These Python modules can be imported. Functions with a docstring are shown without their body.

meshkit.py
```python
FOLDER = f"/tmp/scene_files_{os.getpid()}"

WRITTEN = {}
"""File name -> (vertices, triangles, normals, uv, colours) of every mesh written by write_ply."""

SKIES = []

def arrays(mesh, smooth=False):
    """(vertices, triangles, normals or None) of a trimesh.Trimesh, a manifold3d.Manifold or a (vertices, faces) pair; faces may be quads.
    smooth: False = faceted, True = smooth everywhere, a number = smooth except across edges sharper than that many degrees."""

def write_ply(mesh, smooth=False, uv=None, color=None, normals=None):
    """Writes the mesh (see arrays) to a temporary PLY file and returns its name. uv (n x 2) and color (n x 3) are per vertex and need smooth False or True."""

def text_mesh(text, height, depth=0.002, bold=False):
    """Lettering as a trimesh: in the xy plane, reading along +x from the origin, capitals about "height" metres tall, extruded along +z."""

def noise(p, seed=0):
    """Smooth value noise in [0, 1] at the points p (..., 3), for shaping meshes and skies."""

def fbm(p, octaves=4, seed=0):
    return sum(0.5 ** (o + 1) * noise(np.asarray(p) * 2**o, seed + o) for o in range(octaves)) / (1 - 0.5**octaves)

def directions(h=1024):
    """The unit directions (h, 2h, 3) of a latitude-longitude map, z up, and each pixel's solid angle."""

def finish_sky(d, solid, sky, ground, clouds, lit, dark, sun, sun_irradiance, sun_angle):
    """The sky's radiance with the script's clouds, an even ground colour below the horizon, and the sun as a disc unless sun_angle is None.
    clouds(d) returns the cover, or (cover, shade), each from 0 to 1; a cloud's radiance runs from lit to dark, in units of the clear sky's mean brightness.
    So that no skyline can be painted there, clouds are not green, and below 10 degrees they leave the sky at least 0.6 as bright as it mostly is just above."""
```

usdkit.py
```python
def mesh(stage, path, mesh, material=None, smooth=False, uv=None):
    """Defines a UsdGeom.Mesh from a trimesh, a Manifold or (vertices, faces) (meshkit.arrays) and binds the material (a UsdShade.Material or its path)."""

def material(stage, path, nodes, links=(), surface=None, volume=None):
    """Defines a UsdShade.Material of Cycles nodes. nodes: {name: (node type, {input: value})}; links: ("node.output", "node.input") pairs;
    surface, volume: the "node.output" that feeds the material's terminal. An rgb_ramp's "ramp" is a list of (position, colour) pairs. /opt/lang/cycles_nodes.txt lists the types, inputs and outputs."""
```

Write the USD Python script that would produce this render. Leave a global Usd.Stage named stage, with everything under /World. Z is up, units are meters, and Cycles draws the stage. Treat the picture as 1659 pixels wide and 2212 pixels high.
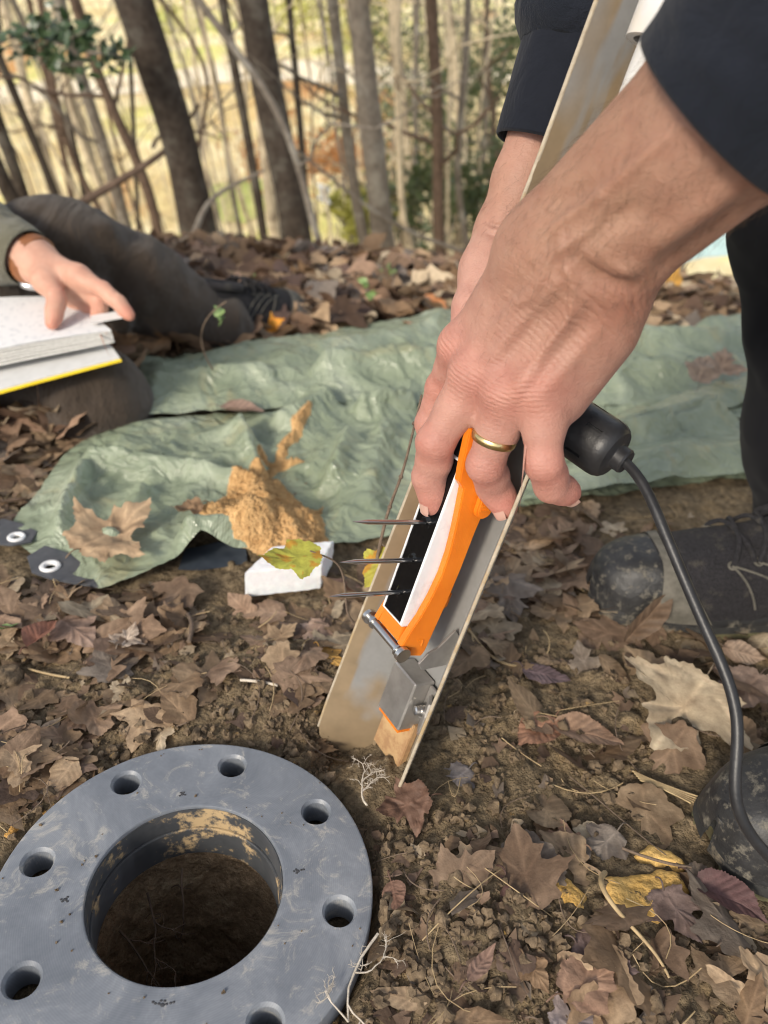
import math, random
import numpy as np, trimesh, manifold3d as m3
from scipy.spatial import cKDTree
from scipy.interpolate import PchipInterpolator, CubicSpline
from shapely.geometry import Polygon, Point, LineString
from shapely import contains_xy
import usdkit, meshkit
from meshkit import fbm, noise
from pxr import Usd, UsdGeom, UsdLux, UsdShade, Gf, Sdf, Vt

stage = Usd.Stage.CreateInMemory()
UsdGeom.SetStageUpAxis(stage, UsdGeom.Tokens.z)
UsdGeom.SetStageMetersPerUnit(stage, 1.0)
UsdGeom.Xform.Define(stage, '/World')
nrm = lambda v: np.asarray(v, float) / np.linalg.norm(v)

# ------------------------------------------------------------------ camera, sky, sun, exposure
EYE = np.array([0.0, 0.0, 0.45])                 # the phone is held low, 0.45 m over the slope
UP_C = -nrm([79 / 750., 738 / 750., 1.0])        # gravity's up, seen in the lens's own axes (right, down, forward)
FWD_C = nrm(np.array([0, 0, 1.0]) - UP_C[2] * UP_C)
M = np.stack([np.cross(FWD_C, UP_C), FWD_C, UP_C])     # lens axes -> world axes
FOC, CX, CY = 1620.0, 829.5, 1106.0
EXPOSURE = 1.22
SUN_EL, SUN_AZ = math.radians(42), math.radians(-142)  # azimuth = atan2(x, y) of the direction towards the sun
cam = UsdGeom.Camera.Define(stage, '/World/camera')
X_, Y_, Z_ = M @ [1, 0, 0], M @ [0, -1, 0], M @ [0, 0, -1]
cam.AddTransformOp().Set(Gf.Matrix4d(*X_, 0, *Y_, 0, *Z_, 0, *EYE, 1))
cam.CreateFocalLengthAttr(6.86)
cam.CreateHorizontalApertureAttr(6.86 * 1659 / FOC)
cam.CreateFStopAttr(1.7)
cam.CreateFocusDistanceAttr(0.47)
cam.CreateExposureAttr(EXPOSURE)
cam.CreateClippingRangeAttr((0.02, 2000.0))
sky = UsdLux.DomeLight.Define(stage, '/World/sky')
sky.GetPrim().SetCustomDataByKey('kind', 'structure')
skym = usdkit.material(stage, '/World/Looks/sky_look', {
    's': ('sky_texture', {'sky_type': 'single_scattering', 'sun_disc': False, 'sun_elevation': SUN_EL, 'sun_rotation': SUN_AZ, 'aerosol_density': 2.5}),
    'h': ('hsv', {'saturation': 0.42}),
    'b': ('background_shader', {'strength': 0.10})}, [('s.color', 'h.color'), ('h.color', 'b.color')], surface='b.background')
UsdShade.MaterialBindingAPI.Apply(sky.GetPrim()).Bind(skym)
sun = UsdLux.DistantLight.Define(stage, '/World/sun')
sun.CreateNormalizeAttr(True)
sun.CreateIntensityAttr(0.4)
sun.CreateAngleAttr(10.0)
sun.CreateColorAttr(Gf.Vec3f(1.0, 0.89, 0.73))
SUN = np.array([math.sin(SUN_AZ) * math.cos(SUN_EL), math.cos(SUN_AZ) * math.cos(SUN_EL), math.sin(SUN_EL)])
_z = SUN; _x = nrm(np.cross([0, 0, 1.0], _z)); _y = np.cross(_z, _x)
sun.AddTransformOp().Set(Gf.Matrix4d(*_x, 0, *_y, 0, *_z, 0, 0, 0, 5, 1))

# ------------------------------------------------------------------ frames of reference
ray = lambda px, py: np.array([(px - CX) / FOC, (py - CY) / FOC, 1.0])
W = lambda c: EYE + np.asarray(c, float) @ M.T          # lens axes -> world
NG = nrm([.073, -.868, -.492])                           # the slope's normal in lens axes
EU = nrm(np.array([1.0, 0, 0]) - NG[0] * NG); EV = np.cross(NG, EU); EV = EV if EV[2] > 0 else -EV
O_C = -.445 * NG
PO, PU, PV, PN = W(O_C), M @ EU, M @ EV, M @ NG          # the slope's frame in the world
PL = lambda u, v, h=0.0: PO + np.multiply.outer(np.asarray(u, float), PU) + np.multiply.outer(np.asarray(v, float), PV) + np.multiply.outer(np.asarray(h, float), PN)
def gp(px, py, h=0.0):
    """(u, v) on the slope, h above it, where this line of sight meets it"""
    r = ray(px, py); X = r * ((-.445 + h) / (NG @ r)) - O_C
    return X @ EU, X @ EV
def dp(px, py, z): return W(ray(px, py) * z)

# ------------------------------------------------------------------ objects
_count = {}
def numbered(parent, name):
    k = (parent, name); n = _count.get(k, 0); _count[k] = n + 1
    return name if n == 0 else f'{name}_{n:03d}'
def cd(p, label=None, category=None, group=None, kind=None):
    for k, v in (('label', label), ('category', category), ('group', group), ('kind', kind)):
        if v: p.SetCustomDataByKey(k, v)
    return p
class Thing:
    def __init__(s, name, base=(0, 0, 0), label=None, category=None, group=None, kind=None):
        s.path = '/World/' + numbered('/World', name); s.base = np.asarray(base, float)
        x = UsdGeom.Xform.Define(stage, s.path); x.AddTranslateOp().Set(Gf.Vec3d(*s.base))
        s.prim = cd(x.GetPrim(), label, category, group, kind)
def obj(name, mesh, mat, parent=None, smooth=30, uv=None, color=None, **tags):
    """one Mesh prim in world coordinates, under a Thing (or a part: its path) or at top level"""
    v, f, n = meshkit.arrays(mesh, smooth)
    base = parent.base if isinstance(parent, Thing) else (parent[1] if parent else np.zeros(3))
    pp = parent.path if isinstance(parent, Thing) else (parent[0] if parent else '/World')
    top = parent is None
    if top: base = np.array([v[:, 0].mean(), v[:, 1].mean(), v[:, 2].min()])
    path = pp + '/' + numbered(pp, name)
    m = UsdGeom.Mesh.Define(stage, path)
    m.CreatePointsAttr(Vt.Vec3fArray.FromNumpy((v - base).astype(np.float32)))
    m.CreateFaceVertexCountsAttr(Vt.IntArray.FromNumpy(np.full(len(f), 3, np.int32)))
    m.CreateFaceVertexIndicesAttr(Vt.IntArray.FromNumpy(f.astype(np.int32).ravel()))
    m.CreateSubdivisionSchemeAttr('none')
    if n is not None:
        m.CreateNormalsAttr(Vt.Vec3fArray.FromNumpy(n.astype(np.float32))); m.SetNormalsInterpolation('vertex')
    if top: UsdGeom.Xformable(m).AddTranslateOp().Set(Gf.Vec3d(*base))
    if color is not None:
        UsdGeom.PrimvarsAPI(m).CreatePrimvar('tone', Sdf.ValueTypeNames.Color3fArray, 'vertex').Set(Vt.Vec3fArray.FromNumpy(np.asarray(color, np.float32)))
    if mat is not None: UsdShade.MaterialBindingAPI.Apply(m.GetPrim()).Bind(MAT[mat] if isinstance(mat, str) else mat)
    cd(m.GetPrim(), **tags)
    return (path, base)
MAT = {}
def mat(name, nodes, links, surface='p.BSDF', volume=None):
    MAT[name] = usdkit.material(stage, '/World/Looks/' + name, nodes, links, surface=surface, volume=volume)
    return MAT[name]
def speck(name, c1, c2, scale=40, rough=.6, bump=.3, bscale=None, c3=None, s3=8, lo=.35, hi=.65, metallic=0., spec=.5, dist=.002, coat=0., sheen=0., obj_space=False, lo3=.5, hi3=.62, rough3=None, sss=0., extra=None):
    """a workhorse: two tones mixed by fine noise, a third in larger patches, and a relief"""
    src = ('texture_coordinate', {}); pos = 't.object' if obj_space else 'g.position'
    nodes = {'g': ('geometry', {}), 't': src, 'n': ('noise_texture', {'scale': scale, 'detail': 6, 'roughness': .65}),
             'r': ('rgb_ramp', {'ramp': [(lo, c1), (hi, c2)]}),
             'n2': ('noise_texture', {'scale': bscale or scale * 3, 'detail': 5, 'roughness': .6}),
             'b': ('bump', {'strength': bump, 'distance': dist}),
             'p': ('principled_bsdf', {'roughness': rough, 'metallic': metallic, 'specular_ior_level': spec, 'coat_weight': coat, 'sheen_weight': sheen, 'subsurface_weight': sss, 'subsurface_scale': .004, **(extra or {})})}
    L = [(pos, 'n.vector'), (pos, 'n2.vector'), ('n.fac', 'r.fac'), ('n2.fac', 'b.height'), ('b.normal', 'p.normal')]
    if c3 is not None:
        nodes['n3'] = ('noise_texture', {'scale': s3, 'detail': 7, 'roughness': .7})
        nodes['r3'] = ('rgb_ramp', {'ramp': [(lo3, (0, 0, 0)), (hi3, (1, 1, 1))]})
        nodes['m3'] = ('mix_color', {'b': c3}); nodes['k'] = ('rgb_to_bw', {})
        L += [(pos, 'n3.vector'), ('n3.fac', 'r3.fac'), ('r3.color', 'k.color'), ('k.val', 'm3.fac'), ('r.color', 'm3.a'), ('m3.result', 'p.base_color')]
        if rough3 is not None:
            nodes['mr'] = ('mix_float', {'a': rough, 'b': rough3}); L += [('k.val', 'mr.fac'), ('mr.result', 'p.roughness')]
    else:
        L += [('r.color', 'p.base_color')]
    return mat(name, nodes, L)

# ------------------------------------------------------------------ shape helpers
def grid_mesh(P, flip=False):
    """P (n, m, 3) -> vertices, quads"""
    n, m_ = P.shape[:2]; i = np.arange(n * m_).reshape(n, m_)
    q = np.stack([i[:-1, :-1], i[1:, :-1], i[1:, 1:], i[:-1, 1:]], -1).reshape(-1, 4)
    return P.reshape(-1, 3), (q[:, ::-1] if flip else q)
def cat(ms):
    vs, fs, n = [], [], 0
    for m_ in ms:
        v, f, _ = meshkit.arrays(m_); vs.append(v); fs.append(f + n); n += len(v)
    return np.vstack(vs), np.vstack(fs)
def tube(pts, r, sides=8, caps=True, squash=1.0):
    """a swept tube through pts (k, 3); r a number or one radius per point"""
    p = np.asarray(pts, float); k = len(p); r = np.broadcast_to(np.asarray(r, float), k)
    t = np.gradient(p, axis=0); t /= np.maximum(np.linalg.norm(t, axis=1, keepdims=True), 1e-12)
    a = np.array([0, 0, 1.0]) if abs(t[0, 2]) < .9 else np.array([1.0, 0, 0])
    x = nrm(np.cross(a, t[0])); R = []
    ang = np.arange(sides) / sides * 2 * np.pi
    for i in range(k):
        x = nrm(x - (x @ t[i]) * t[i]); y = np.cross(t[i], x)
        R.append(p[i] + r[i] * (np.outer(np.cos(ang), x) + squash * np.outer(np.sin(ang), y)))
    v = np.vstack(R); f = []
    idx = np.arange(k * sides).reshape(k, sides); nx = np.roll(idx, -1, 1)
    q = np.stack([idx[:-1], nx[:-1], nx[1:], idx[1:]], -1).reshape(-1, 4)
    f = np.vstack([q[:, [0, 1, 2]], q[:, [0, 2, 3]]])
    if caps:
        v = np.vstack([v, p[0], p[-1]]); c0, c1 = len(v) - 2, len(v) - 1
        f = np.vstack([f, np.stack([np.full(sides, c0), nx[0], idx[0]], 1), np.stack([np.full(sides, c1), idx[-1], nx[-1]], 1)])
    return v, f
def curve(pts, n=40):
    p = np.asarray(pts, float)
    if len(p) == 2: return np.linspace(p[0], p[1], n)
    s = np.r_[0, np.cumsum(np.linalg.norm(np.diff(p, axis=0), axis=1))]
    return CubicSpline(s, p)(np.linspace(0, s[-1], n))
def mf(mesh):
    v, f, _ = meshkit.arrays(mesh)
    return m3.Manifold(m3.Mesh(np.asarray(v, np.float32), np.asarray(f, np.uint32)))
def extrude(poly, h0, h1, bevel=0.0):
    """shapely polygon in (x, y), from z = h0 to h1, the edges of both faces chamfered"""
    from shapely.geometry.polygon import orient
    poly = orient(poly)
    rings = [np.asarray(poly.exterior.coords)[:-1]] + [np.asarray(i.coords)[:-1] for i in poly.interiors]
    cs = m3.CrossSection(rings)
    if bevel <= 0: return m3.Manifold.extrude(cs, h1 - h0).translate([0, 0, h0])
    small = cs.offset(-bevel, m3.JoinType.Round, 2.0, 24)
    a = m3.Manifold.extrude(cs, h1 - h0 - 2 * bevel).translate([0, 0, h0 + bevel])
    b = m3.Manifold.extrude(small, h1 - h0).translate([0, 0, h0])
    return a + b if bevel < 4e-4 else m3.Manifold.batch_hull([a, b]) if False else a + b
def frame_map(mesh, O, A, B, C):
    """local (x, y, z) -> O + x A + y B + z C"""
    v, f, _ = meshkit.arrays(mesh)
    T = np.stack([A, B, C]); 
    if np.linalg.det(T) < 0: f = f[:, ::-1]
    return np.asarray(O) + v @ T, f

# ------------------------------------------------------------------ signed distances -> one smooth skin (surface nets)
def surface_net(S, lo, h):
    """S: signed distance on a grid (inside < 0). Returns vertices and quads of the zero surface."""
    neg = S < 0
    c = neg[:-1, :-1, :-1].astype(np.int8).copy(); c[:] = 0
    corners = [(i, j, k) for i in (0, 1) for j in (0, 1) for k in (0, 1)]
    sl = lambda o, n: slice(o, o + n)
    nx, ny, nz = np.array(S.shape) - 1
    for i, j, k in corners: c += neg[sl(i, nx), sl(j, ny), sl(k, nz)]
    cell = (c > 0) & (c < 8)
    idx = -np.ones(cell.shape, int); ids = np.argwhere(cell); idx[cell] = np.arange(len(ids))
    acc, cnt = np.zeros((len(ids), 3)), np.zeros(len(ids))
    for a in corners:
        for ax in range(3):
            if a[ax]: continue
            b = list(a); b[ax] = 1
            sa = S[tuple((ids + a).T)]; sb = S[tuple((ids + b).T)]
            m_ = (sa < 0) != (sb < 0); t = sa[m_] / (sa[m_] - sb[m_])
            p = np.tile(np.array(a, float), (m_.sum(), 1)); p[:, ax] += t
            acc[m_] += p; cnt[m_] += 1
    V = lo + h * (ids + acc / cnt[:, None])
    Q = []
    for ax in range(3):
        o1, o2 = (ax + 1) % 3, (ax + 2) % 3
        A = neg; sh = [slice(None)] * 3; sh2 = [slice(None)] * 3
        sh[ax] = slice(0, -1); sh2[ax] = slice(1, None)
        ch = A[tuple(sh)] != A[tuple(sh2)]
        e = np.argwhere(ch); e = e[(e[:, o1] > 0) & (e[:, o2] > 0) & (e[:, o1] < S.shape[o1] - 1) & (e[:, o2] < S.shape[o2] - 1)]
        u1 = np.zeros(3, int); u1[o1] = 1; u2 = np.zeros(3, int); u2[o2] = 1
        q = np.stack([idx[tuple((e - u1 - u2).T)], idx[tuple((e - u2).T)], idx[tuple(e.T)], idx[tuple((e - u1).T)]], 1)
        fl = ~A[tuple(e.T)]
        q[fl] = q[fl][:, ::-1]; Q.append(q)
    Q = np.vstack(Q)
    return V, Q
def cone_sdf(P, a, b, ra, rb, sq=None):
    """rounded cone from a (ra) to b (rb); sq = (axis, factor) thins it along an axis"""
    a, b = np.asarray(a, float), np.asarray(b, float); ba = b - a; L2 = ba @ ba
    pa = P - a
    if sq is not None:
        ax = nrm(sq[0]); k = sq[1]
        comp = pa @ ax - np.clip(pa @ ba / max(L2, 1e-12), 0, 1) * (ba @ ax)
        pa = pa + np.multiply.outer(comp * (1 / k - 1), ax)
    t = np.clip(pa @ ba / max(L2, 1e-12), 0, 1)
    return np.linalg.norm(pa - np.multiply.outer(t, ba), axis=-1) - (ra + (rb - ra) * t)
def smin(a, b, k):
    h = np.maximum(k - np.abs(a - b), 0) / k
    return np.minimum(a, b) - h * h * k * .25
def skin(parts, h, post=None, pad=.012, smooth_it=6, region=None):
    """parts: (a, b, ra, rb, blend k, sq) in world metres, or a callable P -> distance with its box; one continuous surface"""
    pts = np.vstack([[np.asarray(p[0]) - max(p[2], p[3]), np.asarray(p[0]) + max(p[2], p[3]), np.asarray(p[1]) - max(p[2], p[3]), np.asarray(p[1]) + max(p[2], p[3])] for p in parts])
    lo, hi = pts.min(0) - pad, pts.max(0) + pad
    if region is not None: lo, hi = np.maximum(lo, region[0]), np.minimum(hi, region[1])
    n = np.ceil((hi - lo) / h).astype(int) + 1
    S = np.full(n, 1.0)
    ax = [lo[i] + h * np.arange(n[i]) for i in range(3)]
    for a, b, ra, rb, k, sq in parts:
        R = max(ra, rb) + k + 3 * h
        a, b = np.asarray(a, float), np.asarray(b, float)
        l2, h2 = np.minimum(a, b) - R, np.maximum(a, b) + R
        i0 = np.clip(np.floor((l2 - lo) / h).astype(int), 0, n); i1 = np.clip(np.ceil((h2 - lo) / h).astype(int) + 1, 0, n)
        if np.any(i1 <= i0): continue
        s = tuple(slice(x, y) for x, y in zip(i0, i1))
        P = np.stack(np.meshgrid(*[ax[q][s[q]] for q in range(3)], indexing='ij'), -1)
        S[s] = smin(S[s], cone_sdf(P, a, b, ra, rb, sq), k)
    V, Q = surface_net(S, lo, h)
    if post is not None: V = post(V)
    m_ = trimesh.Trimesh(V, np.vstack([Q[:, [0, 1, 2]], Q[:, [0, 2, 3]]]), process=False)
    if smooth_it: trimesh.smoothing.filter_taubin(m_, lamb=.5, nu=.53, iterations=smooth_it)
    return m_
# ------------------------------------------------------------------ looks
def soil_look(name, a, b, c, spec=.25):
    speck(name, a, b, scale=130, rough=.95, bump=1.0, bscale=330, c3=c, s3=28, lo=.36, hi=.66, spec=spec, dist=.0055, lo3=.54, hi3=.66)
soil_look('soil', (.085, .062, .036), (.255, .192, .116), (.31, .225, .125))
soil_look('hole_soil', (.21, .145, .085), (.42, .305, .19), (.46, .36, .235))
soil_look('ochre_soil', (.42, .22, .055), (.58, .35, .12), (.20, .13, .06))
soil_look('sandy_soil', (.50, .29, .12), (.70, .45, .21), (.56, .34, .145))
mat('flange_plastic', {'t': ('texture_coordinate', {}), 'w': ('wave_texture', {'wave_type': 'rings', 'rings_direction': 'z', 'scale': 260, 'distortion': 2.2, 'detail': 5, 'detail_scale': 6, 'detail_roughness': .8}),
    'n': ('noise_texture', {'scale': 16, 'detail': 8, 'roughness': .75, 'distortion': .6}), 'n2': ('noise_texture', {'scale': 45, 'detail': 8, 'roughness': .8, 'distortion': .8}),
    'r': ('rgb_ramp', {'ramp': [(.35, (.115, .128, .148)), (.52, (.158, .173, .196)), (.70, (.235, .25, .27))]}),
    'r2': ('rgb_ramp', {'ramp': [(.54, (0, 0, 0)), (.64, (1, 1, 1))]}), 'k': ('rgb_to_bw', {}), 'kk': ('math', {'math_type': 'multiply', 'value2': .45}), 'd': ('mix_color', {'b': (.50, .46, .38)}),
    'wr': ('mix_color', {'blend_type': 'overlay', 'fac': .045}), 'rr': ('map_range', {'from_min': .3, 'from_max': .75, 'to_min': .34, 'to_max': .60}),
    'b': ('bump', {'strength': .035, 'distance': .0006}), 'p': ('principled_bsdf', {'specular_ior_level': .55})},
    [('t.object', 'w.vector'), ('t.object', 'n.vector'), ('t.object', 'n2.vector'), ('n.fac', 'r.fac'), ('r.color', 'wr.a'), ('w.color', 'wr.b'), ('n2.fac', 'r2.fac'), ('r2.color', 'k.color'), ('k.val', 'kk.value1'), ('kk.value', 'd.fac'),
     ('wr.result', 'd.a'), ('d.result', 'p.base_color'), ('n.fac', 'rr.value'), ('rr.result', 'p.roughness'), ('w.fac', 'b.height'), ('b.normal', 'p.normal')])
speck('muddy_plastic', (.035, .038, .042), (.06, .062, .066), scale=30, rough=.45, bump=.15, c3=(.36, .26, .14), s3=26, lo3=.56, hi3=.62, rough3=.9)
speck('dark_plastic', (.03, .031, .034), (.045, .046, .05), scale=60, rough=.5, bump=.1)
mat('trough_metal', {'a': ('attribute', {'attribute': 'tone'}), 't': ('texture_coordinate', {}), 'n': ('noise_texture', {'scale': 120, 'detail': 6, 'roughness': .7}), 'nc': ('rgb_ramp', {'ramp': [(.3, (.43, .43, .43)), (.7, (.57, .57, .57))]}), 'o': ('mix_color', {'blend_type': 'overlay', 'fac': .5}),
    'b': ('bump', {'strength': .10, 'distance': .0008}), 'p': ('principled_bsdf', {'roughness': .5, 'metallic': .15, 'specular_ior_level': .4})},
    [('t.object', 'n.vector'), ('n.fac', 'nc.fac'), ('a.color', 'o.a'), ('nc.color', 'o.b'), ('o.result', 'p.base_color'), ('n.fac', 'b.height'), ('b.normal', 'p.normal')])
speck('trough_edge', (.26, .215, .155), (.38, .33, .25), scale=90, rough=.75, bump=.3, bscale=400, c3=(.30, .22, .12), s3=40)
speck('steel', (.50, .49, .47), (.62, .61, .59), scale=30, rough=.28, bump=.05, metallic=1.0)
speck('needle_steel', (.42, .41, .41), (.55, .54, .53), scale=30, rough=.2, bump=.03, metallic=1.0)
speck('bracket_steel', (.30, .285, .265), (.42, .40, .375), scale=40, rough=.38, bump=.06, metallic=.8, c3=(.36, .28, .19), s3=30, lo3=.62, hi3=.7, rough3=.8)
mat('orange_print', {'g': ('texture_coordinate', {}), 'w': ('wave_texture', {'wave_type': 'bands', 'bands_direction': 'z', 'scale': 330, 'distortion': .2}),
    'n': ('noise_texture', {'scale': 45, 'detail': 5}), 'r': ('rgb_ramp', {'ramp': [(.3, (.56, .135, .006)), (.7, (.66, .175, .010))]}),
    'b': ('bump', {'strength': .22, 'distance': .0006}), 'p': ('principled_bsdf', {'roughness': .38, 'subsurface_weight': .12, 'subsurface_scale': .002})},
    [('g.object', 'w.vector'), ('g.object', 'n.vector'), ('n.fac', 'r.fac'), ('r.color', 'p.base_color'), ('w.fac', 'b.height'), ('b.normal', 'p.normal')])
speck('muddy_print', (.25, .14, .065), (.33, .20, .095), scale=60, rough=.8, bump=.2, c3=(.38, .25, .12), s3=30)
speck('white_plastic', (.60, .60, .61), (.67, .67, .67), scale=20, rough=.35, bump=.03, c3=(.55, .54, .54), s3=30, sss=.05)
mat('epoxy', {'g': ('geometry', {}), 'n': ('noise_texture', {'scale': 90, 'detail': 3}), 'b': ('bump', {'strength': .12, 'distance': .001}),
    'p': ('principled_bsdf', {'base_color': (.002, .002, .0022), 'roughness': .10, 'specular_ior_level': .28})}, [('g.position', 'n.vector'), ('n.fac', 'b.height'), ('b.normal', 'p.normal')])
speck('black_rubber', (.010, .010, .011), (.018, .018, .019), scale=80, rough=.42, bump=.12, bscale=500, spec=.45)
speck('pvc_pipe', (.44, .43, .41), (.52, .51, .49), scale=25, rough=.4, bump=.05, c3=(.50, .46, .40), s3=30)
speck('brown_cap', (.33, .27, .19), (.42, .36, .27), scale=40, rough=.5, bump=.05)

# ------------------------------------------------------------------ the ground
rng = np.random.default_rng(11)
FU, FV = gp(381, 1916, .012)                    # flange centre on the slope (lens point (-.121, .229, .459))
_fc = np.array([-.121, .229, .459]) - O_C; FU, FV = _fc @ EU, _fc @ EV
VR = gp(600, 585)[1]                            # where the slope breaks
TU, TV = gp(815, 1700)                          # the tool's tip
def clods(n, box, r0, r1, seed, mask=None):
    g = np.random.default_rng(seed)
    c = np.stack([g.uniform(box[0], box[1], n), g.uniform(box[2], box[3], n)], 1)
    r = r0 + (r1 - r0) * g.random(n) ** 3
    if mask is not None:
        k = g.random(n) < mask(c[:, 0], c[:, 1]); c, r = c[k], r[k]
    return c, r
def heap(u, v, u0, v0, su, sv, h, rot=0.0):
    c, s = math.cos(rot), math.sin(rot); a, b = (u - u0) * c + (v - v0) * s, -(u - u0) * s + (v - v0) * c
    return h * np.exp(-(a / su) ** 2 - (b / sv) ** 2)
SPOTS = [(730, 1600, .035, .030, -.024), (800, 1690, .045, .03, .010), (690, 1650, .05, .03, .006), (980, 1960, .10, .05, .012), (900, 2080, .08, .05, .012), (1000, 1500, .10, .06, .008), (620, 1480, .10, .05, .012), (60, 1690, .05, .03, .018), (420, 1560, .1, .03, .008)]
SPOTS = [(*gp(x, y), a, b, h) for x, y, a, b, h in SPOTS]
def clod_mask(u, v):
    m_ = .10 + 0 * u
    for u0, v0, a, b, h in SPOTS: m_ = np.maximum(m_, np.exp(-((u - u0) / (a * 1.2)) ** 2 - ((v - v0) / (b * 1.5)) ** 2))
    return m_
CL = [clods(520, (-.5, .6, .05, .9), .004, .012, 3, clod_mask), clods(16000, (-.5, .6, .05, .9), .0015, .0062, 4, clod_mask)]
def height(u, v, fine=True):
    """how far the soil stands over the slope's plane"""
    u, v = np.asarray(u, float), np.asarray(v, float)
    P = np.stack([u, v, 0 * u], -1)
    h = .020 * (fbm(P * 5, 4, 1) - .5) + .012 * (fbm(P * 22, 3, 5) - .5)
    for u0, v0, a, b, hh in SPOTS: h = h + heap(u, v, u0, v0, a, b, hh)
    if fine:
        near = (u > -.55) & (u < .65) & (v < 1.0)
        Q = P[near]
        e = .009 * (fbm(Q * 60, 4, 8) - .5) + .005 * (np.abs(fbm(Q * 150, 3, 9) - .5) * 3 - .5)
        for c, r in CL:
            t = cKDTree(c); d, i = t.query(Q[:, :2], k=3)
            b = np.sqrt(np.maximum(r[i] ** 2 - d ** 2, 0)).max(1)
            e = np.maximum(e, e * .5 + .75 * b)
        h = h.copy(); h[near] += e
    rf = np.hypot(u - FU, v - FV)
    inside = np.clip((.125 - rf) / .010, 0, 1)
    h = h * (1 - inside) + inside * (-.013 + .10 * h)
    ring = np.exp(-((rf - .135) / .02) ** 2)
    return h - ring * np.maximum(h - .004, 0) * .8
def terrain(u, v, h):
    P = PL(u, v, h)
    s = np.maximum(v - VR, 0) + 0.0
    # beyond the break the hillside falls more steeply, then runs out into the valley field
    drop = .36 * np.where(s < .5, s * s, s - .25)
    P[..., 2] -= drop * np.where(s > 0, 1, 0)
    far = np.clip((s - 2) / 6, 0, 1)
    P[..., 2] = P[..., 2] * (1 - far) + far * (PL(0 * u, v)[..., 2] - drop)
    y = P[..., 1]
    hill = .45 * (fbm(np.stack([P[..., 0] * .35, y * .35, 0 * y], -1), 3, 21) - .5) * np.clip(s / 4, 0, 1)
    floor = -11.0 + .012 * np.maximum(y - 25, 0) + 1.2 * (fbm(np.stack([P[..., 0] * .05, y * .05, 0 * y], -1), 3, 22) - .5)
    z = P[..., 2] + hill
    k = 2.5
    z = np.where(s > 0, np.maximum(z, floor) + k * .25 * np.maximum(1 - np.abs(z - floor) / k, 0) ** 2, z)
    P[..., 2] = z
    return P
def steps(dense0, dense1, d, lo, hi, grow=1.12):
    a = list(np.arange(dense0, dense1 + d / 2, d)); s = d; x = a[-1]
    while x < hi: s *= grow; x += s; a.append(x)
    s = d; x = a[0]; b = []
    while x > lo: s *= grow; x -= s; b.append(x)
    return np.array(b[::-1] + a)
us = steps(-.42, .52, .0028, -140, 140, 1.10)
vs_near = steps(.04, .95, .0028, -1.2, .95, 1.15)
vs_mid = [vs_near[-1]]; s_ = .003
while vs_mid[-1] < VR + 1.6: s_ = min(s_ * 1.05, .02); vs_mid.append(vs_mid[-1] + s_)
vs = np.r_[vs_near, vs_mid[1:]]
U, V = np.meshgrid(us, vs, indexing='ij')
GP = terrain(U, V, height(U, V))
gv, gq = grid_mesh(GP)
rf = np.hypot(U - FU, V - FV).ravel()
gq = gq[~(rf[gq] < .0600).all(1)]
nsum = np.cross(gv[gq[0, 1]] - gv[gq[0, 0]], gv[gq[0, 2]] - gv[gq[0, 0]])
if nsum[2] < 0: gq = gq[:, ::-1]
ground = obj('ground', (gv, gq), 'soil', smooth=True, kind='structure')
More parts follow.
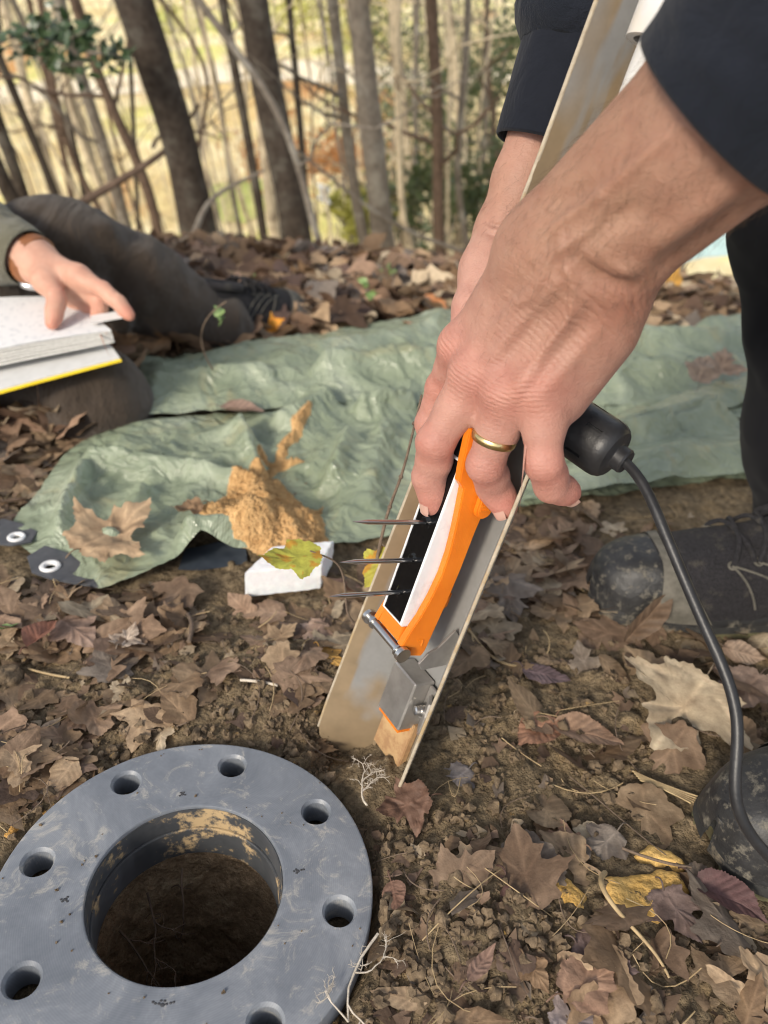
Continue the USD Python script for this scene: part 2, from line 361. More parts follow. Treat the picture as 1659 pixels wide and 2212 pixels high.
# hole wall under the flange: rough soil going down, a part of the ground
def ground_part(name, mesh, matn, smooth=True, **t): return obj(name, mesh, matn, parent=ground, smooth=smooth, **t)
ang = np.linspace(0, 2 * np.pi, 145); dep = np.r_[np.linspace(.011, .06, 14), np.linspace(.07, .27, 40)]
A_, D_ = np.meshgrid(ang, dep, indexing='ij')
nz = fbm(np.stack([np.cos(A_) * 3, np.sin(A_) * 3, D_ * 40], -1), 4, 31) - .5
nz2 = fbm(np.stack([np.cos(A_) * 12, np.sin(A_) * 12, D_ * 180], -1), 3, 32) - .5
R_ = .0605 + (.016 * nz + .008 * nz2 + .006) * np.clip((D_ - .03) / .03, 0, 1)
R_[-1] = R_[0]
HP = PL(FU + R_ * np.cos(A_) + .03 * np.maximum(D_ - .03, 0), FV + R_ * np.sin(A_) - .05 * np.maximum(D_ - .03, 0), -D_)
ground_part('hole_wall', grid_mesh(HP, flip=True), 'hole_soil')
rr, aa = np.meshgrid(np.linspace(.0, .075, 20), ang, indexing='ij')
hh = -.245 + .02 * (fbm(np.stack([rr * 60 * np.cos(aa), rr * 60 * np.sin(aa), 0 * rr], -1), 3, 5) - .5)
ground_part('hole_bottom', grid_mesh(PL(FU + rr * np.cos(aa) + .006, FV + rr * np.sin(aa) - .011, hh)), 'hole_soil')

# ------------------------------------------------------------------ the pipe flange over the hole
OF = PL(FU, FV, 0.0)
fl = Thing('pipe_flange', OF, 'thick dark grey plastic pipe flange lying around the hole in the soil, eight bolt holes', 'pipe flange')
RO, RB, RC, RH, T0, T1 = .1145, .0587, .0950, .0089, -.0085, .0120
prof = [(RB + .0012, T0), (RO - .0015, T0), (RO, T0 + .0015), (RO, T1 - .0018), (RO - .0006, T1 - .0006), (RO - .0018, T1), (RB + .0016, T1), (RB + .0005, T1 - .0005), (RB, T1 - .0016), (RB, T0 + .0012)]
ring = m3.CrossSection([prof]).revolve(240)
h5 = gp(731, 1967, T1); a0 = math.atan2(h5[1] - FV, h5[0] - FU)
for k in range(8):
    a = a0 + k * math.pi / 4; x, y = RC * math.cos(a), RC * math.sin(a)
    c = m3.Manifold.cylinder(.06, RH, RH, 48).translate([x, y, -.03])
    ch = m3.Manifold.cylinder(.0032, RH - .0004, RH + .0017, 48).translate([x, y, T1 - .0030])
    ring = ring - c - ch
obj('flange_body', frame_map(ring, OF, PU, PV, PN), 'flange_plastic', fl, smooth=28)
# the sleeve below
sl_ = m3.CrossSection([[(.0565, -.034), (.0590, -.034), (.0590, -.0087), (.0570, -.0087), (.0565, -.0095)]]).revolve(160)
obj('sleeve', frame_map(sl_, OF, PU, PV, PN), 'muddy_plastic', fl, smooth=28)
lin = m3.CrossSection([[(RB - .0007, T0 + .0004), (RB - .0002, T0 + .0004), (RB - .0002, T1 - .0026), (RB - .0007, T1 - .0026)]]).revolve(160)
obj('bore_lining', frame_map(lin, OF, PU, PV, PN), 'muddy_plastic', fl, smooth=28)
def bead(x, y, r, h):
    s = trimesh.creation.icosphere(1, 1.0); v = s.vertices * [r, r * .8, h] + [x, y, T1]
    return v, s.faces
marks = {(394, 1716): [(0, 0), (2.2, 1), (-2.2, 1), (1, -2.2), (-1.2, -2)], (643, 1882): [(0, 0), (.3, 3), (.6, -3), (1.8, 1.2), (-1.6, 1), (.8, -5)], (141, 1943): [(0, 0), (1.8, 1.8), (-1.8, 1.4), (-.4, -3), (1.4, -1.8)],
         (351, 2171): [(0, 0), (2.6, .6), (-2.6, .8), (5.2, 1.2), (-5, 1), (7.2, 1.8), (-6.8, 2), (1, 2.6), (-1.5, 2.8)]}
for (x, y), ps in marks.items():
    u, v = gp(x, y, T1); rot = math.atan2(v - FV, u - FU) + math.pi / 2; ms = []
    for i, (p, q) in enumerate(ps):
        p, q = p * .00078, q * .00078
        ms.append(bead(u - FU + p * math.cos(rot) - q * math.sin(rot), v - FV + p * math.sin(rot) + q * math.cos(rot), .0011 * (1.25 if i == 0 else .8), .00035))
    obj('moulded_mark', frame_map(cat(ms), OF, PU, PV, PN), 'dark_plastic', fl, smooth=True)

# ------------------------------------------------------------------ the metal installation trough and the sensor in it
SC = 1.07
TA = nrm([.295, -.875, -.38]); TN = nrm([-.81, -.01, -.59]); TN = nrm(TN - (TN @ TA) * TA); TW = np.cross(TA, TN)
OT = ray(890, 1210) * (.45 * SC)
TOOL = W(OT); WA, WW, WN = M @ TA, M @ TW, M @ TN        # tool frame in the world: along, across, out of the face
tool = lambda a, w, n: TOOL + np.multiply.outer(np.asarray(a, float), WA) + np.multiply.outer(np.asarray(w, float), WW) + np.multiply.outer(np.asarray(n, float), WN)
def on_n(px, py, n=0.0):
    """(a, w) where this line of sight meets the plane n"""
    r = ray(px, py); q = r * (((OT + n * TN) @ TN) / (r @ TN)) - OT; return q @ TA, q @ TW
def on_w(px, py, w=0.0):
    """(a, n) where this line of sight meets the plane w"""
    r = ray(px, py); q = r * (((OT + w * TW) @ TW) / (r @ TW)) - OT; return q @ TA, q @ TN
z2 = lambda x, y: (675.05 + .29297 * x, 945.1 + .29297 * y)
z3 = lambda x, y: (675.05 + .22787 * x, 1269.1 + .22787 * y)

tr = Thing('metal_trough', tool(-.15, 0, -.05), 'long grey metal trough smeared with dried mud, leaning up from the soil through both hands', 'installation tool')
LR, RR = (-.040, -.012), (.0385, -.026)          # the two rims (w, n)
secw = np.array([LR[0], -.0215, -.0185, .0175, .0205, RR[0]]); secn = np.array([LR[1], -.0480, -.0495, -.0495, -.0480, RR[1]])
A0, A1 = on_n(*z3(750, 1990), RR[1])[0], .62
def sheet(a_of, off):
    """the trough's skin at offset off along the section's normal; a_of: lower end for each w"""
    aa = np.linspace(0, 1, 60)
    d = np.gradient(np.stack([secw, secn], 1), axis=0); d /= np.linalg.norm(d, axis=1, keepdims=True); nn_ = np.stack([-d[:, 1], d[:, 0]], 1)
    ww, nn2 = secw + off * nn_[:, 0], secn + off * nn_[:, 1]
    return ww, nn2
wi, ni = sheet(None, 0.0); wo, no = sheet(None, -.0026)
fine = np.sort(np.r_[np.linspace(0, 5, 101), .999, 1.001, 1.999, 2.001, 2.999, 3.001, 3.999, 4.001])
interp = lambda y: np.interp(fine, np.arange(6), y)
wi, ni, wo, no = map(interp, (wi, ni, wo, no))
tq = fine / 5
aBt = on_n(742, 1612, -.020)[0] - .024
low = A0 + 0 * tq
R0 = .022
kk = np.clip((wi - LR[0]) / R0, 0, 1); low = low * 0 + np.interp(wi, [LR[0], -.0215, -.0185, .0175, .0205, RR[0]], [aBt, aBt - .004, A0 - .0, A0, A0, A0]) + R0 * (1 - np.sqrt(1 - (1 - kk) ** 2))
kk = np.clip((RR[0] - wi) / .01, 0, 1); low = low + .006 * (1 - np.sqrt(1 - (1 - kk) ** 2))
al = np.linspace(0, 1, 240) ** 1.15
AA = low[:, None] + (A1 - low[:, None]) * al[None]
flare = np.interp(AA, [-.16, .24, .62], [-.0080, .0128, .020]) * np.clip((-.0215 - wi) / .0185, 0, 1)[:, None]
I_ = tool(AA, wi[:, None] + flare, ni[:, None] + 0 * AA); Oo = tool(AA, wo[:, None] + flare, no[:, None] + 0 * AA)
tsv, tsf = cat([grid_mesh(I_), grid_mesh(Oo, flip=True), grid_mesh(np.stack([Oo[:, 0], I_[:, 0]], 1)), grid_mesh(np.stack([I_[:, -1], Oo[:, -1]], 1))])
tl = np.stack([(tsv - TOOL) @ WA, (tsv - TOOL) @ WW, (tsv - TOOL) @ WN], 1)
m1 = np.clip((.006 - (tl[:, 1] - LR[0] - np.interp(tl[:, 0], [-.16, .24, .62], [-.0080, .0128, .020])) + .020 * (fbm(tl * np.array([12, 60, 60]), 4, 3) - .5) * 2) / .004, 0, 1) * np.clip((fbm(tl * np.array([9, 9, 9]) + 3, 3, 9) - .44) / .08, 0, 1)
m2 = np.clip((A0 + .045 - tl[:, 0] + .10 * (fbm(tl * 26, 4, 5) - .5)) / .02, 0, 1)
m3_ = np.clip((.012 - (RR[0] - tl[:, 1]) + .03 * (fbm(tl * np.array([20, 60, 60]), 4, 13) - .5) * 2) / .004, 0, 1) * .7
mud = np.clip(np.maximum(np.maximum(m1, m2), m3_), 0, 1)[:, None]
tcol = np.array([.215, .213, .205]) * (1 + .25 * (fbm(tl * 20, 4, 8) - .5))[:, None] * (1 - mud) + np.array([.215, .160, .098]) * (1 + .5 * (fbm(tl * 60, 3, 4) - .5))[:, None] * mud
obj('trough_sheet', (tsv, tsf), 'trough_metal', tr, smooth=True, color=tcol)
for (i, nm) in ((0, 'rim'), (-1, 'rim')):
    e = np.stack([I_[i], Oo[i]], 1); c = e.mean(1)
    obj(nm, tube(c[:: 3], .00135, 8), 'trough_edge', tr, smooth=60)
def tool_box(a0, a1, w0, w1, n0, n1, bev=.0008):
    b = m3.Manifold.cube([a1 - a0, w1 - w0, n1 - n0]).translate([a0, w0, n0])
    if bev: b = m3.Manifold.batch_hull([m3.Manifold.cube([a1 - a0 - 2 * bev * (i != 0), w1 - w0 - 2 * bev * (i != 1), n1 - n0 - 2 * bev * (i != 2)]).translate([a0 + bev * (i != 0), w0 + bev * (i != 1), n0 + bev * (i != 2)]) for i in range(3)])
    return b
to_tool = lambda mesh: frame_map(mesh, TOOL, WA, WW, WN)
# muddy printed wedge in the bottom of the trough, steel bracket over it
aB0, aB1 = on_n(*z3(720, 1260), -.030)[0], on_n(*z3(870, 800), -.030)[0]
obj('wedge', to_tool(extrude(Polygon([(-.0175, A0 + .001), (.0172, A0 + .001), (.0172, aB0 + .004), (-.0175, aB0 + .004)]), -.0490, -.0430, .0006).rotate([0, 0, 0]).transform(np.array([[0, 1, 0, 0], [1, 0, 0, 0], [0, 0, 1, 0]], float))), 'muddy_print', tr, smooth=20)
obj('bracket', to_tool(tool_box(aB0, aB1, -.0135, .0150, -.0490, -.0300, .0012)), 'bracket_steel', tr, smooth=20)
obj('bracket_tongue', to_tool(tool_box(aB0 - .003, aB0 - .0002, -.0125, .0138, -.0485, -.0318, .0004)), 'orange_print', tr, smooth=20)
obj('bracket_flange', to_tool(tool_box(aB0 + .012, aB1 - .002, .0152, .0225, -.0465, -.0440, .0005)), 'bracket_steel', tr, smooth=20)
def bolt(a, w, n, ax, r, L):
    """a screw standing on (a, w, n) along ax (a, w, n): washer with teeth, shank, rounded end"""
    pts = [(0, r * 1.75), (.0012, r * 1.75), (.0013, r * 1.25), (L * .55, r * 1.22), (L * .56, r), (L * .92, r), (L, r * .6), (L, 1e-5)]
    v, f = tube([np.array([0, 0, z]) for z, _ in pts], [q for _, q in pts], 18)
    ax = nrm(ax); t = nrm(np.cross(ax, [1, .3, .2])); return frame_map((v, f), (a, w, n), t, np.cross(ax, t), ax)
q = on_n(*z3(950, 1060), -.040); obj('bolt', to_tool(bolt(q[0], .0215, -.0435, (0, -.25, 1), .0034, .010)), 'steel', tr, smooth=35)
plate = Polygon([(0, -.008), (.028, -.008), (.028, .004), (.020, .009), (.006, .009), (0, .003)])
aP = q[0] - .014
obj('bolt_plate', frame_map(extrude(plate, 0, .0022, .0004), tool(aP, .0275, -.0385), WA, nrm(.75 * WW + .66 * WN), nrm(.66 * -WW + .75 * WN)), 'bracket_steel', tr, smooth=20)
q = on_n(*z3(640, 650), -.036); obj('bolt', to_tool(bolt(q[0], q[1] - .001, -.047, (.1, 0, 1), .0038, .013)), 'steel', tr, smooth=35)
# strip on the floor of the trough, polished
obj('floor_strip', to_tool(tool_box(A0 + .035, on_n(*z3(620, 640), -.048)[0] + .01, -.0205, -.0140, -.0496, -.0478, .0003)), 'pvc_pipe', tr, smooth=20)
# clamp yoke with its pin
yA = on_w(*z3(840, 690), .0165)[0]
yk = Polygon([(-.004, -.050), (.020, -.050), (.026, -.044), (.012, -.034), (.008, -.027), (.000, -.022), (-.006, -.027), (-.005, -.040)])
for w0 in (-.0180, .0165):
    obj('yoke_plate', frame_map(extrude(yk, 0, .0018, .0003), tool(yA - .004, w0, 0), WA, WN, WW), 'bracket_steel', tr, smooth=20)
pa, pn = on_w(*z3(850, 635), .0200)
obj('clamp_pin', to_tool(frame_map(tube([(0, 0, -.0225), (0, 0, .0205)], .0031, 20), (pa, 0, pn), (1, 0, 0), (0, 0, 1), (0, 1, 0))), 'steel', tr, smooth=35)
for w0, r_, t_ in ((-.0245, .0052, .003), (-.0165, .0047, .0015), (.0150, .0047, .0015), (.0185, .0054, .0034)):
    obj('pin_collar', to_tool(frame_map(m3.Manifold.cylinder(t_, r_, r_, 28), (pa, w0, pn), (1, 0, 0), (0, 0, 1), (0, 1, 0))), 'steel', tr, smooth=35)
# plastic rod in the upper trough and the ring that guides it
rodn = -.034
obj('rod', tube(tool(np.linspace(.20, .62, 12), .004 + 0 * np.zeros(12), rodn + np.zeros(12)), .0095, 24), 'pvc_pipe', tr, smooth=50)
gA = on_n(1385, 95, rodn)[0]
gr_ = m3.CrossSection([[(.0125, 0), (.0165, 0), (.0165, .045), (.0125, .045)]]).revolve(48)
obj('guide_ring', to_tool(frame_map(gr_, (gA, .004, rodn), (0, 1, 0), (0, 0, 1), (1, 0, 0))), 'pvc_pipe', tr, smooth=35)

sn = Thing('soil_sensor', tool(0, 0, -.02), 'white soil moisture sensor with black face and three steel needles in an orange holder', 'soil sensor')
HW = .0118
bprof = [(-.0440, .0004), (.0760, .0004), (.0760, -.022)]
lip = [(700, 1388), (735, 1340), (800, 1255), (870, 1140), (930, 1010), (975, 890), (1005, 780), (1030, 650), (1055, 540), (1098, 392)]
lipn = [on_w(*z2(x, y), .0140) for x, y in lip]
bprof += [(a, n - .004) for a, n in lipn[::-1] if -.04 < a < .072] + [(-.0440, -.006)]
def a_n_extrude(poly, w0, w1, bev=.0005):
    """outline in (a, n), thickness along w"""
    return frame_map(extrude(Polygon(poly).buffer(0), w0, w1, bev), TOOL, WA, WN, WW)
shell = extrude(Polygon(bprof).buffer(-.0015).buffer(.0015), -HW, HW, .0003)
pocket = extrude(Polygon([(-.0422, -.0006), (.0745, -.0006), (.0745, .01), (-.0422, .01)]), -HW + .0017, HW - .0017)
obj('sensor_body', frame_map(shell - pocket, TOOL, WA, WN, WW), 'white_plastic', sn, smooth=25)
g_ = np.linspace(-.0423, .0746, 80); wv = np.linspace(-HW + .0016, HW - .0016, 24); Ag, Wg = np.meshgrid(g_, wv, indexing='ij')
ng = -.0002 + .0005 * (fbm(np.stack([Ag * 160, Wg * 160, 0 * Ag], -1), 3, 4) - .5)
NEED = [on_n(918, 1127)[0], on_n(890, 1210)[0], on_n(866, 1280)[0]]
for a in NEED: ng = ng + .0011 * np.exp(-((Ag - a) ** 2 + Wg ** 2) / .0035 ** 2) + .0006 * np.cos(np.hypot(Ag - a, Wg) * 1800) * np.exp(-np.hypot(Ag - a, Wg) / .004)
obj('potted_face', grid_mesh(tool(Ag, Wg, ng)), 'epoxy', sn, smooth=True)
for a, tip in zip(NEED, [(760, 1127), (735, 1215), (710, 1293)]):
    # the needle leaves the face along its normal; its length is the same for all three
    zs = [-.002, .0, .0005, .044, .0550]; rs = [.0016, .0016, .0016, .0016, .0001]
    nd = obj('needle', tube(tool(a + np.array([0, 0, 0, .0, .0]), np.zeros(5), zs), rs, 16), 'needle_steel', sn, smooth=25)
    obj('solder_bead', (lambda s: (tool(s.vertices[:, 0] * .0011 + a, s.vertices[:, 1] * .0022, s.vertices[:, 2] * .0011 + .0012), s.faces))(trimesh.creation.icosphere(2, 1)), 'epoxy', nd, smooth=True)
# the printed holder: two cheeks, a nose, two upper arms, a thumb tab
lo_edge = [(700, 1612), (800, 1612), (832, 1570), (900, 1420), (1000, 1200), (1100, 960), (1200, 700), (1260, 560), (1400, 230), (1530, -60)]
WC = .0178
lo_n = [on_w(*z2(x, y), WC) for x, y in lo_edge]
up_n = [on_w(*z2(x, y), WC) for x, y in [(655, 1545), (720, 1440), (790, 1340), (880, 1180), (955, 1020), (1010, 860), (1050, 700), (1080, 560), (1115, 380), (1085, 330), (1112, 180), (1165, -60)]]
cheek = up_n + lo_n[::-1] + [on_w(*z2(725, 1555), WC)]
NOSE_A = on_w(*z2(655, 1545), WC)
for w0, w1 in ((HW + .0003, WC), (-WC, -HW - .0003)):
    obj('holder_cheek', a_n_extrude(cheek, w0, w1, .0006), 'orange_print', sn, smooth=20)
b0, b1 = on_n(*z2(530, 1215)), NOSE_A
nose = [(-.0443, -.0022), (NOSE_A[0] + .0006, NOSE_A[1] - .0004), (NOSE_A[0] + .004, NOSE_A[1] - .010), (-.030, -.034), (-.020, -.034), (-.0443, -.0135)]
obj('holder_nose', a_n_extrude(nose, -HW - .0002, HW + .0002, .0004), 'orange_print', sn, smooth=20)
tab_a, tab_n = on_w(*z2(1230, 560), WC + .001); tab_a2, tab_n2 = on_w(*z2(1290, 400), WC + .001)
c0, c1 = np.array([tab_a + .004, tab_n]), np.array([tab_a2 + .012, tab_n2 + .001])
cap = LineString([c0, c1]).buffer(.0062)
tabp = obj('thumb_tab', frame_map(extrude(cap, WC + .0002, WC + .0050, .0010), TOOL, WA, WN, WW), 'orange_print', sn, smooth=20)
for k in range(6):
    o = c0 + (c1 - c0) * (.0 + .14 * k); pr_ = nrm([-(c1 - c0)[1], (c1 - c0)[0]]) * .0044
    obj('rib', tube([tool(o[0] - pr_[0], WC + .0051, o[1] - pr_[1]), tool(o[0] + pr_[0], WC + .0051, o[1] + pr_[1])], .0006, 8), 'orange_print', tabp, smooth=60)
# black end of the sensor and the cable grip up between the arms
obj('sensor_end', a_n_extrude([(.0762, -.0005), (.110, -.003), (.118, -.010), (.118, -.026), (.0762, -.022)], -.0095, .0095, .0012), 'black_rubber', sn, smooth=25)
# raised arrow-like corner mark near the nose
aL_, nL_ = on_w(*z2(790, 1520), WC)
for p, q2 in (((775, 1500), (815, 1492)), ((815, 1492), (800, 1535))):
    pa_, pb_ = on_w(*z2(*p), WC), on_w(*z2(*q2), WC)
    obj('raised_mark', tube([tool(pa_[0], WC + .0001, pa_[1]), tool(pb_[0], WC + .0001, pb_[1])], .0005, 6), 'orange_print', sn, smooth=60)
# ------------------------------------------------------------------ people
mat('skin', {'a': ('attribute', {'attribute': 'tone'}), 'g': ('geometry', {}), 'n': ('noise_texture', {'scale': 230, 'detail': 5, 'roughness': .65}), 'n2': ('noise_texture', {'scale': 60, 'detail': 6, 'roughness': .7}),
    'v': ('voronoi_texture', {'scale': 700}), 'ov': ('mix_color', {'blend_type': 'overlay', 'fac': .45}), 'nc': ('rgb_ramp', {'ramp': [(.25, (.36, .33, .34)), (.75, (.64, .66, .65))]}),
    'add': ('math', {'math_type': 'multiply_add', 'value2': .35}), 'b': ('bump', {'strength': .36, 'distance': .0014}), 'st': ('mapping', {'scale': (1, 1, 3.2)}),
    'p': ('principled_bsdf', {'roughness': .58, 'subsurface_weight': .13, 'subsurface_scale': .0025, 'subsurface_radius': (1, .35, .2), 'specular_ior_level': .38})},
    [('g.position', 'st.vector'), ('st.vector', 'n.vector'), ('g.position', 'n2.vector'), ('g.position', 'v.vector'), ('n2.fac', 'nc.fac'), ('a.color', 'ov.a'), ('nc.color', 'ov.b'), ('ov.result', 'p.base_color'),
     ('v.distance', 'add.value1'), ('n.fac', 'add.value3'), ('add.value', 'b.height'), ('b.normal', 'p.normal')])
speck('nail', (.38, .225, .175), (.43, .265, .215), scale=100, rough=.25, bump=.05)
def cloth(name, a, b, scale=1100, rough=.9, sheen=.25, bump=.35, dist=.0016, big=22, st=(1, 1, 1)):
    mat(name, {'g': ('geometry', {}), 'n': ('noise_texture', {'scale': scale, 'detail': 3}), 'n2': ('noise_texture', {'scale': big, 'detail': 6, 'roughness': .6, 'distortion': .6}), 'r': ('rgb_ramp', {'ramp': [(.3, a), (.7, b)]}),
        'ad': ('math', {'math_type': 'multiply_add', 'value2': .12}), 'b': ('bump', {'strength': bump, 'distance': dist}), 'mp': ('mapping', {'scale': st}), 'p': ('principled_bsdf', {'roughness': rough, 'sheen_weight': sheen, 'sheen_roughness': .5, 'specular_ior_level': .2})},
        [('g.position', 'n.vector'), ('g.position', 'mp.vector'), ('mp.vector', 'n2.vector'), ('n2.fac', 'r.fac'), ('r.color', 'p.base_color'), ('n.fac', 'ad.value1'), ('n2.fac', 'ad.value3'), ('ad.value', 'b.height'), ('b.normal', 'p.normal')])
cloth('navy_fleece', (.0045, .0065, .011), (.008, .010, .016), sheen=.05, bump=.7, dist=.008, big=26)
cloth('navy_rib', (.004, .0055, .0095), (.007, .0085, .014), sheen=.05, bump=.5, dist=.005, big=40)
cloth('black_cloth', (.004, .004, .006), (.007, .007, .009), sheen=.02)
cloth('brown_canvas', (.036, .0245, .0165), (.062, .044, .030), scale=700, sheen=.2, bump=.9, dist=.035, big=9, st=(1.6, .7, 1.2))
cloth('olive_cloth', (.10, .095, .066), (.14, .133, .095), scale=700, sheen=.15, bump=.7, dist=.02, big=14)
speck('gold', (.62, .46, .20), (.72, .56, .28), scale=90, rough=.24, bump=.1, bscale=400, metallic=1.0)
speck('tan_leather', (.17, .062, .022), (.25, .10, .038), scale=60, rough=.5, bump=.2)
mat('arm_hair', {'p': ('principled_bsdf', {'base_color': (.075, .042, .022), 'roughness': .5})}, [])
mat('head_hair', {'p': ('principled_bsdf', {'base_color': (.05, .03, .018), 'roughness': .6})}, [])

def c3(px, py, z): return ray(px, py) * z          # a lens-axes point
class Limb(list):
    def add(s, a, b, ra, rb, k=.010, sq=None):
        s.append((W(a), W(b), ra, rb, k, None if sq is None else (M @ np.asarray(sq[0], float), sq[1]))); return s
def finger(L, js, rs, dorsal, k=.004):
    """knuckle, two joints and tip with a radius each; a little bump over each joint and a fuller pad at the tip"""
    for i in range(len(js) - 1):
        L.add(js[i], js[i + 1], rs[i], rs[i + 1], k if i else .0065)
        if i: 
            L.add(js[i] + dorsal * rs[i] * .22, js[i] + dorsal * rs[i] * .22, rs[i] * .90, rs[i] * .90, .004)
        m_ = (js[i] + js[i + 1]) / 2 - dorsal * rs[i] * .22       # soft pad on the palm side
        L.add(m_, m_, (rs[i] + rs[i + 1]) * .49, (rs[i] + rs[i + 1]) * .49, .006)
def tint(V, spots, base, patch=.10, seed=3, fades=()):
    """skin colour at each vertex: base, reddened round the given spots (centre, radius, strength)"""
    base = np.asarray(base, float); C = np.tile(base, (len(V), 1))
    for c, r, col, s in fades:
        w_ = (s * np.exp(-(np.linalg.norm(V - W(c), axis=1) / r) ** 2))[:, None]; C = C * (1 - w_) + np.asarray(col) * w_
    for c, r, s in spots:
        w_ = (s * np.exp(-(np.linalg.norm(V - W(c), axis=1) / r) ** 2))[:, None]; C = C * (1 - w_) + C * np.array([1.04, .62, .60]) * w_
    n_ = fbm(V * 55, 4, seed) - .5; n2_ = fbm(V * 160, 3, seed + 5) - .5
    C = C * (1 + patch * 2.4 * n_[:, None] * np.array([.6, 1.1, 1.2]) + patch * 1.6 * n2_[:, None] * np.array([.5, 1.2, 1.3]))
    return np.clip(C, .01, .95)
def skin_mesh_union(ms):
    out = None
    for m_ in ms:
        t = trimesh.Trimesh(m_.vertices, m_.faces, process=True)
        a = mf((t.vertices, t.faces)); out = a if out is None else out + a
    q = out.to_mesh(); return q.vert_properties[:, :3].astype(float), q.tri_verts

# ---- person one: crouching at the right, both hands on the trough
DOR = nrm([-.76, .08, -.64])
LH = {'i': [c3(1002, 748, .432), c3(957, 838, .462), c3(930, 915, .474), c3(936, 962, .478)],
      'm': [c3(1030, 804, .419), c3(942, 955, .441), c3(928, 1030, .461), c3(936, 1086, .468)],
      'r': [c3(1098, 844, .407), c3(1050, 1004, .434), c3(1066, 1052, .454), c3(1090, 1094, .456)],
      'p': [c3(1166, 838, .396), c3(1176, 1000, .406), c3(1192, 1050, .421), c3(1227, 1064, .431)]}
LR_ = {'i': [.0125, .0098, .0088, .0074], 'm': [.0130, .0108, .0098, .0084], 'r': [.0128, .0104, .0094, .0080], 'p': [.0118, .0098, .0088, .0074]}
WRI, WUL, WMD = c3(1160, 535, .380), c3(1325, 566, .364), c3(1245, 545, .362)
Lh = Limb()
for f_ in 'imrp': finger(Lh, LH[f_], LR_[f_], DOR)
for f_, w_, r0 in (('i', .12, .0165), ('m', .38, .0165), ('r', .66, .0160), ('p', .95, .0150)):
    Lh.add(WRI * (1 - w_) + WUL * w_ - DOR * .002, LH[f_][0] - DOR * .003, r0 + .003, r0 - .003, .011)
# palm and its two cushions
Lh.add(c3(1200, 600, .380), c3(1080, 790, .425), .019, .015, .015)
Lh.add(c3(1330, 655, .378), c3(1200, 856, .409), .0170, .0140, .012)
Lh.add(c3(1300, 720, .392), c3(1224, 850, .411), .0170, .0118, .012)
Lh.add(c3(1120, 640, .410), c3(1050, 740, .452), .017, .014, .016)          # thumb, hidden behind
finger(Lh, [c3(1050, 740, .452), c3(1008, 815, .480), c3(985, 862, .492)], [.0125, .011, .009], nrm([-.3, 0, 1]))
# knuckles, tendons, veins on the back of the hand
for f_, r_ in (('i', .0085), ('m', .0092), ('r', .0088), ('p', .0085)):
    kn = LH[f_][0] + DOR * .0066; Lh.add(kn, kn, r_, r_, .008)
def vein(L, pts, r=.0018, k=.005):
    for a, b in zip(pts[:-1], pts[1:]): L.add(a, b, r, r, k)
# forearm
Lh.add(WRI, c3(1590, 90, .292), .0205, .0205, .016); Lh.add(WUL, c3(1720, 250, .286), .0205, .0200, .016)
Lh.add(WMD, c3(1645, 165, .278), .0190, .0255, .02); Lh.add(c3(1250, 570, .382), c3(1655, 190, .306), .018, .027, .02)
Lh.add(c3(1352, 560, .352), c3(1352, 560, .352), .0125, .0125, .012)       # head of the ulna
E_L = np.array([.220, -.234, .175])
Lh.add(c3(1590, 90, .292), E_L + [-.006, -.008, 0], .021, .032, .02); Lh.add(c3(1720, 250, .286), E_L + [.006, .008, 0], .020, .031, .02)
left_arm = skin(Lh, .0017, smooth_it=5)
def relief(m_, lines, wrinkles):
    """tendons, veins, furrows and skin folds raised on the side of the hand one can see"""
    m_ = m_.subdivide(); V = np.array(m_.vertices); N_ = np.array(m_.vertex_normals)
    q = (V - EYE) @ M; px = np.stack([CX + FOC * q[:, 0] / q[:, 2], CY + FOC * q[:, 1] / q[:, 2]], 1); mm = q[:, 2] / FOC
    face_ = np.clip(-(N_ @ M * q).sum(1) / np.linalg.norm(q, axis=1) * 2.5, 0, 1)
    d_ = np.zeros(len(V))
    for pts, h, w_ in lines:
        c_ = curve(pts, 60); t_ = cKDTree(c_); dist, k_ = t_.query(px); taper = np.sin(np.clip(k_ / 59., .04, .96) * np.pi) ** .5
        d_ += 1.65 * h * taper * np.exp(-(dist * mm / w_) ** 2)
    for c_, ax_, r_, h, lam in wrinkles:
        off = q - c_; s_ = off @ nrm(ax_); g_ = np.exp(-((off ** 2).sum(1) / r_ ** 2))
        ph = s_ / lam * 2 * np.pi + 5 * (fbm(q * 180, 2, 4) - .5)
        d_ += 1.9 * h * g_ * (np.abs(np.sin(ph / 2)) ** .7 - .6)
    m_.vertices = V + N_ * (d_ * face_)[:, None]
    return m_
LINES = [([(1160, 610), (1097, 675), (1030, 742)], .0016, .0040), ([(1220, 590), (1117, 711), (1045, 800)], .0019, .0042), ([(1262, 640), (1180, 760), (1105, 850)], .0017, .0045), ([(1300, 700), (1230, 780), (1172, 846)], .0010, .0045),
         ([(1120, 620), (1070, 690), (1012, 790)], -.0012, .0045), ([(1190, 640), (1105, 755), (1066, 830)], -.0010, .0045), ([(1240, 720), (1170, 800), (1128, 866)], -.0013, .0045),
         ([(1240, 566), (1300, 602), (1360, 622), (1402, 628)], -.0028, .0045), ([(1250, 545), (1270, 520), (1330, 475), (1420, 470)], -.0016, .006),
         ([(1300, 590), (1350, 585), (1400, 575)], .0012, .005), ([(1400, 600), (1480, 545), (1570, 480), (1650, 420)], -.0030, .0060), ([(1400, 540), (1480, 490), (1600, 400)], .0016, .006),
         ([(1470, 270), (1380, 350), (1290, 425), (1225, 470), (1150, 560)], .0013, .0028), ([(1300, 430), (1240, 520), (1190, 560), (1150, 640), (1095, 640)], .0010, .0024), ([(1225, 470), (1215, 540), (1240, 640), (1200, 720), (1160, 800)], .0010, .0024),
         ([(1180, 450), (1230, 425), (1290, 395)], -.0012, .005), ([(1420, 380), (1340, 460), (1290, 500)], -.0010, .006)]
